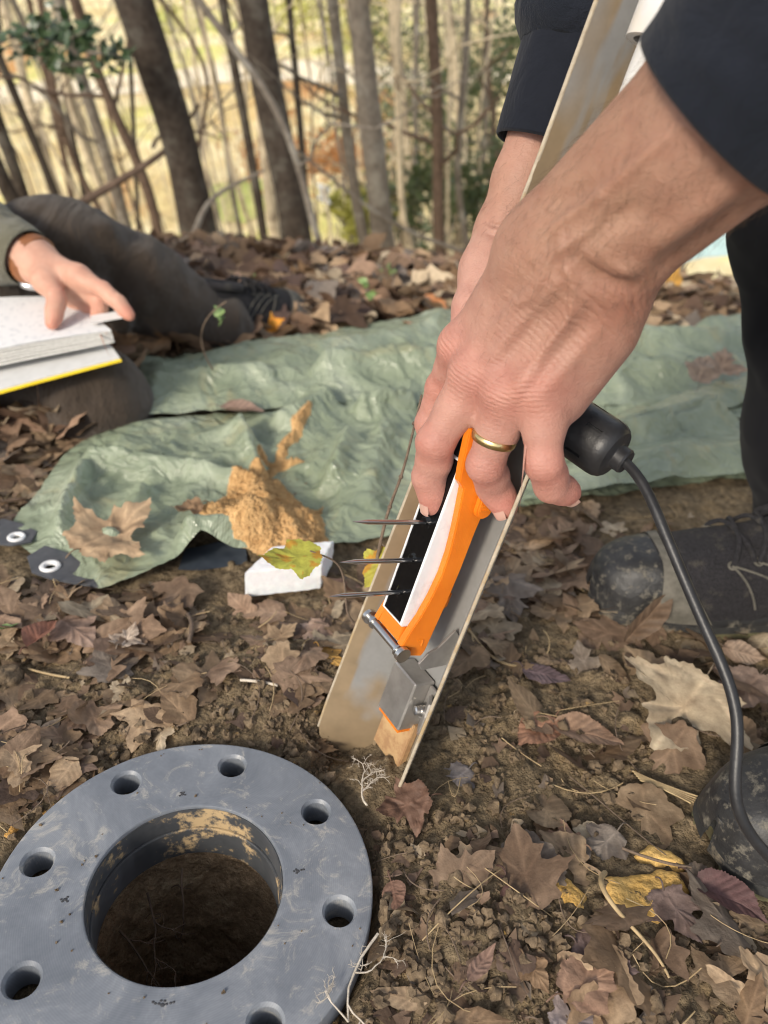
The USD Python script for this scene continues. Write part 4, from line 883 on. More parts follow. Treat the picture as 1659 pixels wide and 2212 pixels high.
# ------------------------------------------------------------------ sandy spoil on the sheet, white foam block
def pile(name, px_poly, top, matn, seed, label, cat_, d=.0015, base=None, rough_=.010, soft=.075, S=None, grain=1.0, up=.034):
    poly = np.array([gp(*p, up) for p in px_poly]); pg = Polygon(poly); lo, hi = poly.min(0), poly.max(0)
    uu, vv = np.meshgrid(np.arange(lo[0] - d, hi[0] + 2 * d, d), np.arange(lo[1] - d, hi[1] + 2 * d, d), indexing='ij')
    P_ = np.stack([uu, vv, 0 * uu], -1)
    jit = .012 * (fbm(P_ * 60, 3, seed) - .5)
    seg = np.array([pg.exterior.interpolate(x).coords[0] for x in np.linspace(0, pg.exterior.length, 500)]); dist = cKDTree(seg).query(np.stack([uu.ravel(), vv.ravel()], 1))[0].reshape(uu.shape)
    sd = np.where(contains_xy(pg, uu, vv), dist, -dist) + jit
    prof = np.clip(sd / soft, 0, 1); h = top * (1 - (1 - prof) ** 1.6)
    g_ = rough_ * (fbm(P_ * 45, 4, seed + 1) - .5); c_, r_ = clods(int(6e5 * (hi[0] - lo[0]) * (hi[1] - lo[1])), (lo[0], hi[0], lo[1], hi[1]), .0012, .0068, seed + 2); dd, ii = cKDTree(c_).query(P_[..., :2], k=2); cl_ = np.sqrt(np.maximum(r_[ii] ** 2 - dd ** 2, 0)).max(-1)
    h = h + (g_ + .85 * grain * cl_) * np.clip(sd / .008, 0, 1)
    uu0, vv0, H0, ins0 = S; okp = np.argwhere(ins0); t_ = cKDTree(np.stack([uu0[ins0], vv0[ins0]], 1)); qd, qi = t_.query(np.stack([uu.ravel(), vv.ravel()], 1), k=6); qw = 1 / (qd + .0012) ** 2; b_ = ((H0[ins0][qi] * qw).sum(1) / qw.sum(1)).reshape(uu.shape)
    v_, q_ = grid_mesh(PL(uu, vv, b_ + h - .002)); q_ = q_[(sd.ravel()[q_] > -.001).all(1)]
    if np.cross(v_[q_[0, 1]] - v_[q_[0, 0]], v_[q_[0, 2]] - v_[q_[0, 0]]) @ PN < 0: q_ = q_[:, ::-1]
    used = np.unique(q_); mp = -np.ones(len(v_), int); mp[used] = np.arange(len(used))
    return obj(name, (v_[used], mp[q_]), matn, smooth=True, label=label, category=cat_, kind=None)
pile('spoil_heap', [(405, 1098), (455, 1080), (485, 1045), (502, 1010), (545, 990), (580, 985), (610, 1000), (640, 1030), (670, 1065), (690, 1052), (708, 1050), (700, 1070), (705, 1110), (718, 1140), (708, 1175), (690, 1195), (640, 1190), (590, 1172), (510, 1160), (445, 1138)], .030, 'sandy_soil', 70, 'heap of loose orange-brown sandy soil dug out onto the green tarpaulin', 'soil heap', S=NEAR)
pile('spoil_streak', [(588, 965), (600, 935), (640, 900), (672, 884), (682, 890), (660, 912), (630, 945), (604, 968)], .008, 'sandy_soil', 80, 'narrow streak of orange-brown soil on the tarpaulin above the heap', 'soil streak', S=NEAR, soft=.02, rough_=.004)
pile('spoil_streak', [(545, 962), (560, 940), (575, 948), (590, 955), (640, 962), (660, 965), (640, 974), (600, 976), (590, 992), (578, 985), (575, 968)], .006, 'sandy_soil', 84, 'forked smear of orange soil just over the top of the heap', 'soil streak', S=NEAR, soft=.02, rough_=.004)
speck('foam', (.60, .60, .61), (.70, .70, .70), scale=120, rough=.8, bump=.5, bscale=700, dist=.001, sss=.15)
fz = [gp(522, 1262, .0), gp(700, 1280, .0), gp(712, 1228, .0), gp(560, 1216, .0)]
f0, f1, f2_ = np.array(gp(530, 1298)), np.array(gp(692, 1280)), np.array(gp(712, 1240))
def foam():
    top = Polygon([tuple(f0), tuple(f1), tuple(f2_ + [.002, .012]), tuple(f0 + (f2_ - f1) + [.012, .014])])
    m_ = extrude(top, .004, .034, .0012); m_ = m_.refine_to_length(.004)
    v_, f_, _ = meshkit.arrays(m_); v_ = v_ + .0016 * (np.stack([noise(v_ * 230, k_) for k_ in (1, 2, 3)], 1) - .5)
    return frame_map((v_, f_), PO, PU, PV, PN)
obj('foam_block', foam(), 'foam', smooth=35, label='white foam block lying on the leaves at the near edge of the tarpaulin', category='foam block')
# ------------------------------------------------------------------ shoes of person one
speck('shoe_leather', (.010, .010, .011), (.022, .022, .022), scale=70, rough=.5, bump=.25, bscale=330, c3=(.19, .17, .13), s3=110, lo3=.53, hi3=.75, rough3=.9)
speck('shoe_mesh', (.006, .0055, .007), (.022, .020, .024), scale=330, rough=.85, bump=1.0, bscale=500, c3=(.07, .062, .05), s3=45, lo3=.54, hi3=.72, dist=.003)
speck('shoe_sole', (.012, .012, .012), (.026, .026, .024), scale=60, rough=.8, bump=.3, c3=(.16, .13, .09), s3=30)
speck('shoe_foot', (.085, .078, .036), (.12, .11, .055), scale=60, rough=.8, bump=.3, c3=(.10, .075, .05), s3=24)
speck('shoe_trim', (.075, .070, .056), (.13, .12, .10), scale=90, rough=.8, bump=.3)
SS = np.array([0, .004, .012, .03, .06, .09, .13, .17, .21, .25, .28, .292, .296])
SW = np.array([.001, .019, .030, .041, .047, .0495, .0475, .043, .040, .038, .033, .022, .006])
SH = np.array([.030, .046, .056, .066, .073, .078, .089, .103, .112, .114, .113, .106, .08])
def shoe(parent, toe, heel, upv, s0=1.0, dust=True, prefix=''):
    """a low walking shoe standing on toe -> heel (world points)"""
    L_ = nrm(heel - toe); upv = nrm(upv - (upv @ L_) * L_); S_ = np.cross(upv, L_)
    fr = lambda s, w_, z: toe + s0 * (np.multiply.outer(s, L_) + np.multiply.outer(w_, S_) + np.multiply.outer(z, upv))
    ws, hs = PchipInterpolator(SS, SW), PchipInterpolator(SS, SH)
    def loft(a, b, z0, grow, n=50, ztop=None, m_=40, slant=0.0, up=1.0, bumpy=0):
        tt = np.linspace(0, 1, n) ** 1.7; th = np.linspace(-.02, np.pi + .02, m_); T_, H_ = np.meshgrid(tt, th, indexing='ij')
        zz = np.clip(np.sin(H_), 0, 1) ** .75
        s_ = a + (b - a) * T_ + slant * (1 - zz) * T_
        s_ = np.clip(s_, 0, .296); w_ = ws(s_) + grow; hh = (hs(s_) if ztop is None else ztop + 0 * s_) + grow
        x_ = np.sign(np.cos(H_)) * np.abs(np.cos(H_)) ** .62 * w_
        x_ = x_ * (1 - .10 * zz)
        z_ = z0 + (hh - z0) * zz * up
        q_ = np.stack([s_, x_, z_], -1); 
        if bumpy: z_ = z_ + bumpy * (fbm(q_ * 60, 3, 5) - .5); x_ = x_ + bumpy * (fbm(q_ * 60 + 5, 3, 6) - .5)
        return grid_mesh(fr(s_, x_, z_))
    obj('shoe_upper', loft(0.0005, .296, .020, 0, 80, bumpy=.004), 'shoe_mesh', parent, smooth=True)
    obj('toe_cap', loft(0.0, .058, .018, .0016, 40, slant=.045, bumpy=.003), 'shoe_leather', parent, smooth=True)
    obj('cap_trim', loft(.054, .062, .018, .0030, 6, slant=.048), 'shoe_trim', parent, smooth=True)
    obj('mudguard', loft(0.0, .292, .014, .0024, 80, ztop=.034), 'shoe_leather', parent, smooth=True)
    obj('midsole', loft(0.0, .296, .006, .0032, 60, ztop=.0215), 'shoe_sole', parent, smooth=True)
    obj('outsole', loft(0.003, .296, -.004, .0022, 60, ztop=.0085), 'shoe_foot', parent, smooth=True)
    def on(s_, k, off=.0018):
        """a point on the upper: k from -1 (one side) over the top to 1"""
        th = (1 - k) * np.pi / 2; zz = np.sin(th) ** .75; w_ = ws(s_); x_ = np.sign(np.cos(th)) * abs(np.cos(th)) ** .62 * w_ * (1 - .10 * zz)
        return fr(s_, x_ * (1 + off / w_), .020 + (hs(s_) - .020) * zz + off * zz)
    for s_, k0 in ((.118, .40), (.142, .42), (.166, .44), (.188, .46)):
        for sg in (-1, 1):
            e_ = on(s_, sg * k0, .0012)
            rg_ = m3.CrossSection([[(.0022, 0), (.0046, 0), (.0044, .0010), (.0024, .0010)]]).revolve(20); nrm_ = nrm(e_ - fr(s_, 0, .03)); t_ = nrm(np.cross(nrm_, L_))
            obj('eyelet', frame_map(rg_, e_ - nrm_ * .0004, t_, np.cross(nrm_, t_), nrm_), 'shoe_trim', parent, smooth=30)
        p_ = [on(s_ + .020 * q, k0 * (1 - 2 * q), .0022 + .006 * math.sin(q * np.pi)) for q in np.linspace(0, 1, 7)]
        obj('lace', tube(curve(p_, 24), .0024 * s0, 8), 'shoe_mesh', parent, smooth=60)
        p_ = [on(s_ + .020 * q, -k0 * (1 - 2 * q), .0030 + .006 * math.sin(q * np.pi)) for q in np.linspace(0, 1, 7)]
        obj('lace', tube(curve(p_, 24), .0024 * s0, 8), 'shoe_mesh', parent, smooth=60)
    for sg in (-1, 1):
        lp = [on(.196, .05 * sg, .006), on(.18, .3 * sg, .012), on(.165, .42 * sg, .010), on(.175, .2 * sg, .009), on(.196, .02 * sg, .006)]
        obj('lace_loop', tube(curve(lp, 30), .0022 * s0, 8), 'shoe_mesh', parent, smooth=60)
        for a, b in (((.118, .40), (.150, .93)), ((.118, .40), (.195, .93)), ((.142, .42), (.215, .93)), ((.166, .44), (.235, .93))):
            p_ = [on(a[0] + (b[0] - a[0]) * q, sg * (a[1] + (b[1] - a[1]) * q), .0012) for q in np.linspace(0, 1, 8)]
            obj('overlay', tube(np.array(p_), .0014 * s0, 6, squash=.8), 'shoe_trim', parent, smooth=60)
    cz_ = np.linspace(0, 2 * np.pi, 40); col = [fr(.245 + .040 * math.cos(t), .030 * math.sin(t), .112 + .008 * math.cos(t)) for t in cz_]
    obj('collar', tube(np.array(col), .008 * s0, 10, caps=False), 'shoe_mesh', parent, smooth=60)
up_soft = nrm(PN * .7 + np.array([0, 0, .3]))
G3 = lambda x, y, h=0.: PL(*gp(x, y, h), h)
t0_, t1_ = G3(1262, 1296), G3(1680, 1312); shoe(person, t0_, t0_ + nrm(t1_ - t0_), up_soft)
t0_, t1_ = G3(1512, 1838), G3(1930, 1792); shoe(person, t0_ + PN * .002, t0_ + nrm(t1_ - t0_), up_soft)

# ------------------------------------------------------------------ person two, sitting on the leaves with a field notebook
p2 = Thing('person', dp(-200, 900, 1.15), 'person sitting on the leaves in brown trousers and olive jacket, hand on an open notebook', 'person')
K1, AN1, H1, K2, H2 = c3(125, 545, 1.22), c3(462, 700, 1.40), c3(-420, 690, 1.22), c3(200, 872, 1.085), c3(-420, 830, 1.12)
T2 = Limb()
T2.add(H1, H2, .12, .12, .06); T2.add(H1, K1, .105, .078, .05); T2.add(K1, c3(300, 615, 1.30), .078, .072, .04); T2.add(c3(300, 615, 1.30), AN1, .072, .060, .03); T2.add(AN1, c3(478, 712, 1.415), .060, .058, .02)
for a_, b_, r_ in (((225, 505, 1.195), (300, 655, 1.24), .020), ((300, 560, 1.235), (352, 700, 1.29), .018), ((372, 600, 1.29), (425, 705, 1.34), .018), ((160, 620, 1.16), (260, 700, 1.24), .022), ((420, 640, 1.34), (470, 705, 1.36), .016)): T2.add(c3(*a_), c3(*b_), r_, r_ * .8, .014)
T2.add(c3(305, 675, 1.31), c3(440, 722, 1.39), .045, .045, .04)
T2.add(H2, K2, .105, .074, .05); T2.add(K2, c3(-60, 900, 1.16), .070, .060, .04)
def fold2(V):
    q = toC(V); a_ = (q - K1) @ nrm(AN1 - K1)
    V = V + (.040 * (fbm(V * 9, 3, 14) - .5))[:, None] * np.array([.5, .6, .6])
    return V + (.020 * (1 - 2.5 * np.abs(fbm(V * np.array([16, 16, 9]), 2, 18) - .5)))[:, None] * np.array([.4, -.4, .4])
obj('trousers', skin(T2, .0085, post=fold2, smooth_it=3), 'brown_canvas', p2, smooth=True)
WR2 = c3(72, 562, 1.03)
J = {'i': [c3(168, 596, 1.0), c3(222, 626, .99), c3(256, 654, .985), c3(279, 681, .985)], 'm': [c3(182, 618, 1.015), c3(214, 652, 1.01), c3(216, 672, 1.015), c3(208, 690, 1.02)], 'r': [c3(178, 634, 1.03), c3(196, 662, 1.03), c3(198, 678, 1.035), c3(190, 692, 1.04)],
     'p': [c3(166, 646, 1.045), c3(180, 668, 1.045), c3(180, 682, 1.05), c3(172, 692, 1.05)], 't': [c3(98, 606, 1.0), c3(122, 640, .985), c3(118, 672, .98), c3(112, 698, .975)]}
H2m = Limb(); D2 = nrm([.3, -.6, -.6])
for f_ in 'imrp': finger(H2m, J[f_], [.0125, .0105, .0095, .008], D2); H2m.add(WR2, J[f_][0], .020, .0135, .016)
finger(H2m, J['t'], [.0145, .0118, .0108, .009], nrm([-.4, -.2, -.8])); H2m.add(WR2, J['t'][0], .019, .0150, .016)
EL2 = c3(-190, 440, 1.10)
H2m.add(WR2, EL2, .0255, .036, .02)
hand2 = skin(H2m, .0032, smooth_it=5)
B2 = Limb(); SH2, NK2, HD2 = M.T @ (M @ EL2 + [-.16, -.02, .22]), M.T @ (M @ EL2 + [-.30, .06, .30]), M.T @ (M @ EL2 + [-.27, .04, .45])
SHb = M.T @ (M @ EL2 + [-.34, .30, .22]); HC2 = (H1 + H2) / 2
B2.add(EL2, SH2, .036, .05, .03); B2.add(SH2, NK2, .05, .05, .05); B2.add(SHb, NK2, .05, .05, .05); B2.add(NK2, HC2, .10, .12, .08); B2.add(NK2, HD2, .05, .05, .03); B2.add(SHb, M.T @ (M @ EL2 + [-.2, .34, -.02]), .05, .035, .03)
B2.add(H1, K1, .08, .055, .04); B2.add(K1, AN1, .05, .036, .03); B2.add(H2, K2, .08, .055, .04)
fw2 = M.T @ np.array([.86, 0, -.5]); up2 = M.T @ nrm([.5, 0, .86]); sd2 = M.T @ np.array([0, 1.0, 0])
B2.add(HD2 + up2 * .03, HD2 + up2 * .05, .078, .08, .04); B2.add(HD2 - up2 * .03 + fw2 * .03, HD2 - up2 * .06 + fw2 * .045, .055, .036, .04); B2.add(HD2 + fw2 * .085, HD2 + fw2 * .105 - up2 * .02, .008, .012, .012)
for s_ in (-1, 1): B2.add(HD2 + sd2 * s_ * .08, HD2 + sd2 * s_ * .083 - up2 * .025, .014, .010, .006)
b2v, b2f = skin_mesh_union([hand2, skin(B2, .0095, smooth_it=4)])
reds2 = [(J[f_][k_], .013, s_) for f_ in 'imrpt' for k_, s_ in ((1, .35), (3, .7))]
obj('body', (b2v, b2f), 'skin', p2, smooth=True, color=tint(b2v, reds2, (.47, .265, .19)))
sl_ax = nrm(EL2 - WR2)
sleeve('sleeve', [WR2 + sl_ax * .012, WR2 + sl_ax * .05, EL2, EL2 * .5 + SH2 * .5, SH2], [.039, .047, .070, .07, .085], 'olive_cloth', p2, 21, wr=.008, freq=(3, 24))
J2 = Limb(); J2.add(SH2, NK2 - up2 * .03, .075, .08, .05); J2.add(SHb, NK2 - up2 * .03, .075, .08, .05); J2.add(NK2 - up2 * .02, HC2, .12, .15, .08); J2.add(SHb, M.T @ (M @ EL2 + [-.2, .34, -.02]), .075, .06, .04)
obj('jacket', skin(J2, .012, post=wrinkle(.014, 12, 6)), 'olive_cloth', p2, smooth=True)
hr2 = Limb(); hr2.add(HD2 + up2 * .035 - fw2 * .012, HD2 + up2 * .06 - fw2 * .01, .082, .083, .04); obj('hair', skin(hr2, .008), 'head_hair', p2, smooth=True)
# wrist watch on a brown strap
wq = WR2 + sl_ax * .000; wt = sl_ax; wa = nrm(np.cross(wt, [0, 0, 1])); wb = np.cross(wt, wa); th_ = np.linspace(0, 2 * np.pi, 49)
bd = [(-.009, -.0008), (-.0085, .0014), (0, .0020), (.0085, .0014), (.009, -.0008)]
wp = np.stack([[W(wq + wt * z + (.0305 + q) * (math.cos(t) * wa * 1.08 + math.sin(t) * wb * .98)) for z, q in bd] for t in th_])
ws_ = obj('watch_strap', grid_mesh(wp), 'tan_leather', p2, smooth=True)
wc = wq + .029 * nrm(wa * -.3 + wb * -.2 + np.array([0, .9, 0])); wn_ = nrm(wc - wq); wn_ = nrm(wn_ - (wn_ @ wt) * wt); wc = wq + wn_ * .0290
obj('watch_case', frame_map(m3.CrossSection([[(0, 0), (.0185, 0), (.0195, .003), (.0185, .0075), (.0160, .0085), (0, .0085)]]).revolve(48), W(wc), M @ wt, M @ np.cross(wn_, wt), M @ wn_), 'steel', ws_, smooth=30)
sA, sB = G3(505, 735), G3(640, 690)
shoe(p2, sB + PN * .004, sB + nrm(sA - sB), up_soft, .95)
# the notebook
mat('page', {'g': ('texture_coordinate', {}), 'm': ('mapping', {'scale': (1, 1, 1)}), 'n': ('noise_texture', {'scale': 130, 'detail': 4, 'roughness': .7}), 'n2': ('noise_texture', {'scale': 14, 'detail': 3}), 'r': ('rgb_ramp', {'ramp': [(.36, (.46, .47, .49)), (.46, (.60, .60, .60))]}),
    'p': ('principled_bsdf', {'roughness': .7})}, [('g.object', 'm.vector'), ('m.vector', 'n.vector'), ('n.fac', 'r.fac'), ('r.color', 'p.base_color')])
speck('page_edge', (.48, .47, .44), (.62, .61, .58), scale=300, rough=.8, bump=.3)
speck('cover_yellow', (.78, .56, .02), (.86, .64, .04), scale=40, rough=.4, bump=.1)
speck('cover_white', (.48, .48, .47), (.54, .54, .53), scale=60, rough=.5, bump=.05)
nb = Thing('notebook', dp(100, 760, .98), 'open white-paged field notebook with yellow cover edge, held on the seated person\'s knee', 'notebook')
def slab(q4, t_, name, mt, parent=nb, cut=12, bend=0.0, seed=1):
    """a thin bent slab over four lens points (far right, near right, near left, far left), t_ thick downwards"""
    a, b, c_, d_ = [np.asarray(x, float) for x in q4]
    s_, r_ = np.meshgrid(np.linspace(0, 1, 14), np.linspace(0, 1, 14), indexing='ij')
    P_ = ((1 - s_) * (1 - r_))[..., None] * a + (s_ * (1 - r_))[..., None] * b + (s_ * r_)[..., None] * c_ + ((1 - s_) * r_)[..., None] * d_
    n_ = nrm(np.cross(b - a, d_ - a)); n_ = n_ if n_ @ UP_C > 0 else -n_
    P_ = P_ + (bend * np.sin(np.pi * r_ * .9) + .0012 * (noise(np.stack([s_ * 4, r_ * 4, 0 * s_], -1), seed) - .5))[..., None] * n_
    Q_ = P_ - n_ * t_
    ms = [grid_mesh(W(P_.reshape(-1, 3)).reshape(P_.shape)), grid_mesh(W(Q_.reshape(-1, 3)).reshape(P_.shape), flip=True)]
    for e1_, e2_ in ((P_[0], Q_[0]), (Q_[-1], P_[-1]), (Q_[:, 0], P_[:, 0]), (P_[:, -1], Q_[:, -1])): ms.append(grid_mesh(np.stack([W(e1_), W(e2_)], 1)))
    v_, f_ = cat(ms); m_ = trimesh.Trimesh(v_, f_, process=True); m_.merge_vertices(); m_.fix_normals()
    return obj(name, m_, mt, parent, smooth=20), n_
pq = [c3(150, 640, 1.07), c3(240, 712, .985), c3(-180, 800, .93), c3(-180, 662, 1.03)]
pg_, nn2_ = slab(pq, .0012, 'top_page', 'page', bend=.006)
dn = -nn2_
for k in range(5):
    o_ = dn * (.0022 + .0031 * k) + c3(1, 0, 1) * 0 + (pq[1] - pq[2]) * (.004 * ((k * 37) % 5 - 2) / 5.) + (pq[1] - pq[0]) * .004 * k
    slab([x + o_ for x in pq], .0027, 'page_block', 'page_edge', bend=.0055 - .001 * k, seed=k + 3)
cq = [c3(205, 700, 1.065), c3(259, 772, .985), c3(-180, 892, .915), c3(-180, 770, 1.0)]
slab(cq, .0016, 'inside_cover', 'cover_white', bend=.001)
cc = sum(cq) / 4; slab([cc + (x - cc) * 1.006 + dn * .0019 + (cq[1] - cq[0]) * .018 for x in cq], .0030, 'yellow_cover', 'cover_yellow', bend=.001)
for k in range(20):
    a_ = .04 + k * .045; e_ = cq[1] + (cq[2] - cq[1]) * a_; i_ = nrm(cq[0] - cq[1])
    obj('ruler_tick', tube(W(np.array([e_ + i_ * .010 - dn * .0006, e_ + i_ * (.014 if k % 5 else .019) - dn * .0006])), .00045, 5), 'page_edge', nb, smooth=60)
slab([c3(268, 668, 1.0), c3(272, 684, .985), c3(196, 698, .985), c3(196, 682, 1.0)], .0014, 'index_card', 'cover_white')
# ------------------------------------------------------------------ fallen leaves
mat('leaf', {'a': ('attribute', {'attribute': 'tone'}), 'g': ('geometry', {}), 'n': ('noise_texture', {'scale': 90, 'detail': 7, 'roughness': .7}), 'n2': ('noise_texture', {'scale': 350, 'detail': 4, 'roughness': .6}),
    'r': ('rgb_ramp', {'ramp': [(.28, (.28, .26, .25)), (.5, (.5, .5, .5)), (.75, (.70, .70, .69))]}), 'o': ('mix_color', {'blend_type': 'overlay', 'fac': .75}), 'b': ('bump', {'strength': .5, 'distance': .0012}),
    'p': ('principled_bsdf', {'roughness': .62, 'specular_ior_level': .3}), 't': ('translucent_bsdf', {}), 'm': ('mix_closure', {'fac': .18})},
    [('g.position', 'n.vector'), ('g.position', 'n2.vector'), ('n.fac', 'r.fac'), ('a.color', 'o.a'), ('r.color', 'o.b'), ('o.result', 'p.base_color'), ('o.result', 't.color'), ('n2.fac', 'b.height'), ('b.normal', 'p.normal'), ('p.BSDF', 'm.closure1'), ('t.BSDF', 'm.closure2')], surface='m.closure')
HALF = {'maple': [(0, .012), (-.05, .12), (-.01, .22), (.02, .36), (.12, .31), (.20, .36), (.27, .47), (.40, .60), (.40, .46), (.47, .41), (.45, .30), (.49, .19), (.58, .22), (.66, .28), (.69, .18), (.79, .16), (.87, .08), (1.0, 0)],
        'lobed': [(0, .012), (-.04, .10), (.05, .26), (.16, .30), (.25, .42), (.40, .46), (.46, .36), (.50, .25), (.60, .26), (.70, .24), (.80, .16), (.90, .07), (1.0, 0)],
        'ovate': [(0, .012), (.04, .12), (.14, .24), (.28, .31), (.44, .32), (.60, .27), (.76, .18), (.88, .09), (1.0, 0)],
        'narrow': [(0, .012), (.08, .09), (.25, .16), (.45, .18), (.65, .14), (.85, .06), (1.0, 0)]}
VEINS = {'maple': [((0, 0), (1, 0)), ((.02, 0), (.40, .58)), ((.02, 0), (.05, .34)), ((.35, 0), (.66, .26)), ((.55, 0), (.79, .15)), ((.2, .28), (.26, .45)), ((.25, .36), (.45, .40))],
         'lobed': [((0, 0), (1, 0)), ((.02, 0), (.40, .45)), ((.02, 0), (.12, .30)), ((.35, 0), (.66, .25)), ((.55, 0), (.8, .15))],
         'ovate': [((0, 0), (1, 0))] + [((x, 0), (x + .20, .30 - abs(x - .28) * .35)) for x in (.08, .2, .32, .44, .56, .68)], 'narrow': [((0, 0), (1, 0))] + [((x, 0), (x + .15, .15)) for x in (.15, .3, .45, .6)]}
def leaf_shape(kind, size, seed, N=56, R=4, curl=.3, crump=.06, torn=.0, cup=0.0, roll=0.0, fold_=0.0):
    """vertices (size metres long, base at origin, along +x), faces, vein weight; its own outline, teeth, curl and creases"""
    g = np.random.default_rng(seed)
    h_ = np.array(HALF[kind]); out = np.vstack([h_, (h_[-2:0:-1] * [1, -1])])
    out = out + g.normal(0, .014, out.shape)
    L = np.r_[0, np.cumsum(np.linalg.norm(np.diff(np.vstack([out, out[:1]]), axis=0), axis=1))]
    s_ = np.linspace(0, L[-1], N, endpoint=False); o = np.vstack([out, out[:1]]); P = np.stack([np.interp(s_, L, o[:, k]) for k in (0, 1)], 1)
    c = np.array([.36, 0.0]); teeth = .018 * np.where(np.arange(N) % 2, 1, -1) * (kind != 'narrow')
    r = np.linalg.norm(P - c, axis=1, keepdims=True); P = c + (P - c) * (1 + (teeth[:, None] + g.normal(0, .012, (N, 1))))
    if torn:
        a_ = np.arctan2(*(P - c).T[::-1]); bite = np.clip(noise(np.stack([np.cos(a_) * 1.7 + seed, np.sin(a_) * 1.7, 0 * a_], 1), seed) - .5, 0, 1) * 2 * torn; P = c + (P - c) * (1 - bite[:, None])
    rr = np.linspace(0, 1, R + 1)[1:] ** .85
    V = np.vstack([c[None]] + [c + (P - c) * q for q in rr]); F = [np.stack([np.zeros(N, int), 1 + np.arange(N), 1 + (np.arange(N) + 1) % N], 1)]
    for k in range(R - 1):
        a = 1 + k * N + np.arange(N); b = 1 + k * N + (np.arange(N) + 1) % N; F += [np.stack([a, a + N, b + N], 1), np.stack([a, b + N, b], 1)]
    F = np.vstack(F); x, y = V[:, 0], V[:, 1]
    vd = np.full(len(V), 9.0)
    for (x0, y0), (x1, y1) in VEINS[kind]:
        for sg in (1, -1):
            A, B = np.array([x0, y0 * sg]), np.array([x1, y1 * sg]); d_ = B - A; t = np.clip(((V - A) @ d_) / (d_ @ d_), 0, 1); vd = np.minimum(vd, np.linalg.norm(V - A - t[:, None] * d_, axis=1))
    vein_ = np.exp(-(vd / .022) ** 2)
    ax = g.uniform(0, 6.28); q = (x - .4) * math.cos(ax) + y * math.sin(ax); q2 = -(x - .4) * math.sin(ax) + y * math.cos(ax)
    Pn = np.stack([x * 3 + seed * .37, y * 3, 0 * x], 1)
    z = curl * (q ** 2 * g.uniform(.5, 1.2) - q2 ** 2 * g.uniform(-.3, .7)) + cup * (np.hypot(x - .4, y) ** 2) + crump * 2.4 * (fbm(Pn, 3, seed) - .5) + .022 * np.clip(vd / .08, 0, 1) * (1 if g.random() < .5 else -1) + fold_ * np.abs(y)
    V3 = np.stack([x, y, z], 1)
    if roll:                                  # rolled up about its midrib
        an = V3[:, 1] * roll * 6; rad = 1 / (roll * 6); V3 = np.stack([V3[:, 0], np.sin(an) * rad, (1 - np.cos(an)) * rad + z * .4], 1)
    return V3 * size, F, vein_
def rot_to(n_, yaw):
    n_ = nrm(n_); t = nrm(np.cross(n_, [0.3, 1, .1])); b = np.cross(n_, t); x_ = math.cos(yaw) * t + math.sin(yaw) * b
    return np.stack([x_, np.cross(n_, x_), n_])
def px_yaw(p0, p1, h=0.0):
    a, b = G3(*p0, h), G3(*p1, h); return nrm(b - a), np.linalg.norm(b - a)
def tone_of(col, V, vein_, seed, mott=.42, vgain=.45):
    c_ = np.tile(np.asarray(col, float), (len(V), 1)); n_ = fbm(V * 70 + seed, 4, seed) - .5
    c_ = c_ * (1 + mott * 2 * n_[:, None] * np.array([.9, 1.05, 1.15])) * (1 + vgain * vein_[:, None])
    return np.clip(c_, .008, .95)
PALE, TAN, BRN, DRK, PRP, PNK, ORG = (.38, .305, .21), (.30, .21, .13), (.18, .115, .066), (.095, .058, .038), (.175, .145, .120), (.26, .17, .115), (.62, .26, .03)
_leaf_n = [0]
def hero(p0, p1, col, label, kind='maple', lift=.004, tilt=(0, 0), on=None, sc=1.0, group=None, name='fallen_leaf', stem=True, h0=None, **kw):
    """a leaf from its base pixel to its tip pixel, lying on the ground or on the sheet"""
    _leaf_n[0] += 1; seed = 500 + _leaf_n[0] * 7
    m_ = ((p0[0] + p1[0]) / 2, (p0[1] + p1[1]) / 2); u, v = gp(*m_)
    h = h0 if h0 is not None else ((h_at(on, u, v) if on is not None else float(height(np.array([u]), np.array([v]))[0])) + lift)
    d_, L = px_yaw(p0, p1, h); L = L * (.66 if kind == 'maple' else .85); n_ = nrm(PN + tilt[0] * PU + tilt[1] * PV); x_ = nrm(d_ - (d_ @ n_) * n_); y_ = np.cross(n_, x_)
    V, F, ve = leaf_shape(kind, L * sc, seed, N=110, R=9, **kw)
    base = G3(*m_, h) - x_ * L * sc * .5
    lowest = (V @ np.stack([x_, y_, n_]) @ PN).min() if on is None else 0
    Pw = base + V @ np.stack([x_, y_, n_])
    if stem:
        k_ = leaf_shape('narrow', 1, 1)[0]; st_ = base + np.array([-.28, .02 * math.sin(seed), .02])[None] * L @ np.stack([x_, y_, n_]); pts = curve(np.stack([base + x_ * .01 * L, (base + st_[0]) / 2 + n_ * .004, st_[0]]), 8); tv, tf = tube(pts, .0006, 5)
        Vall, Fall = np.vstack([Pw, tv]), np.vstack([F, tf + len(Pw)]); tone = np.vstack([tone_of(col, V, ve, seed), np.tile(np.array(col) * .7, (len(tv), 1))])
    else: Vall, Fall, tone = Pw, F, tone_of(col, V, ve, seed)
    return obj(name, (Vall, Fall), 'leaf', smooth=True, color=tone, label=label, category='leaf', group=group)
hero((1530, 1455), (1395, 1640), PALE, 'largest pale grey-tan maple leaf with dark spots, right of the trough', crump=.05, lift=.010, tilt=(.1, -.25), sc=1.15)
hero((1192, 1560), (1352, 1610), PNK, 'pinkish-tan toothed leaf tucked against the largest pale maple leaf', 'ovate', lift=.006, sc=1.15, fold_=.15)
hero((1205, 1545), (1112, 1618), (.23, .125, .08), 'reddish-brown pointed leaf touching the left tip of the pinkish-tan leaf', 'ovate', lift=.003)
hero((1085, 1245), (1118, 1345), PRP, 'grey-purple maple leaf standing on its lobes right of the trough edge', 'maple', lift=.010, sc=1.15, tilt=(-.1, -.3))
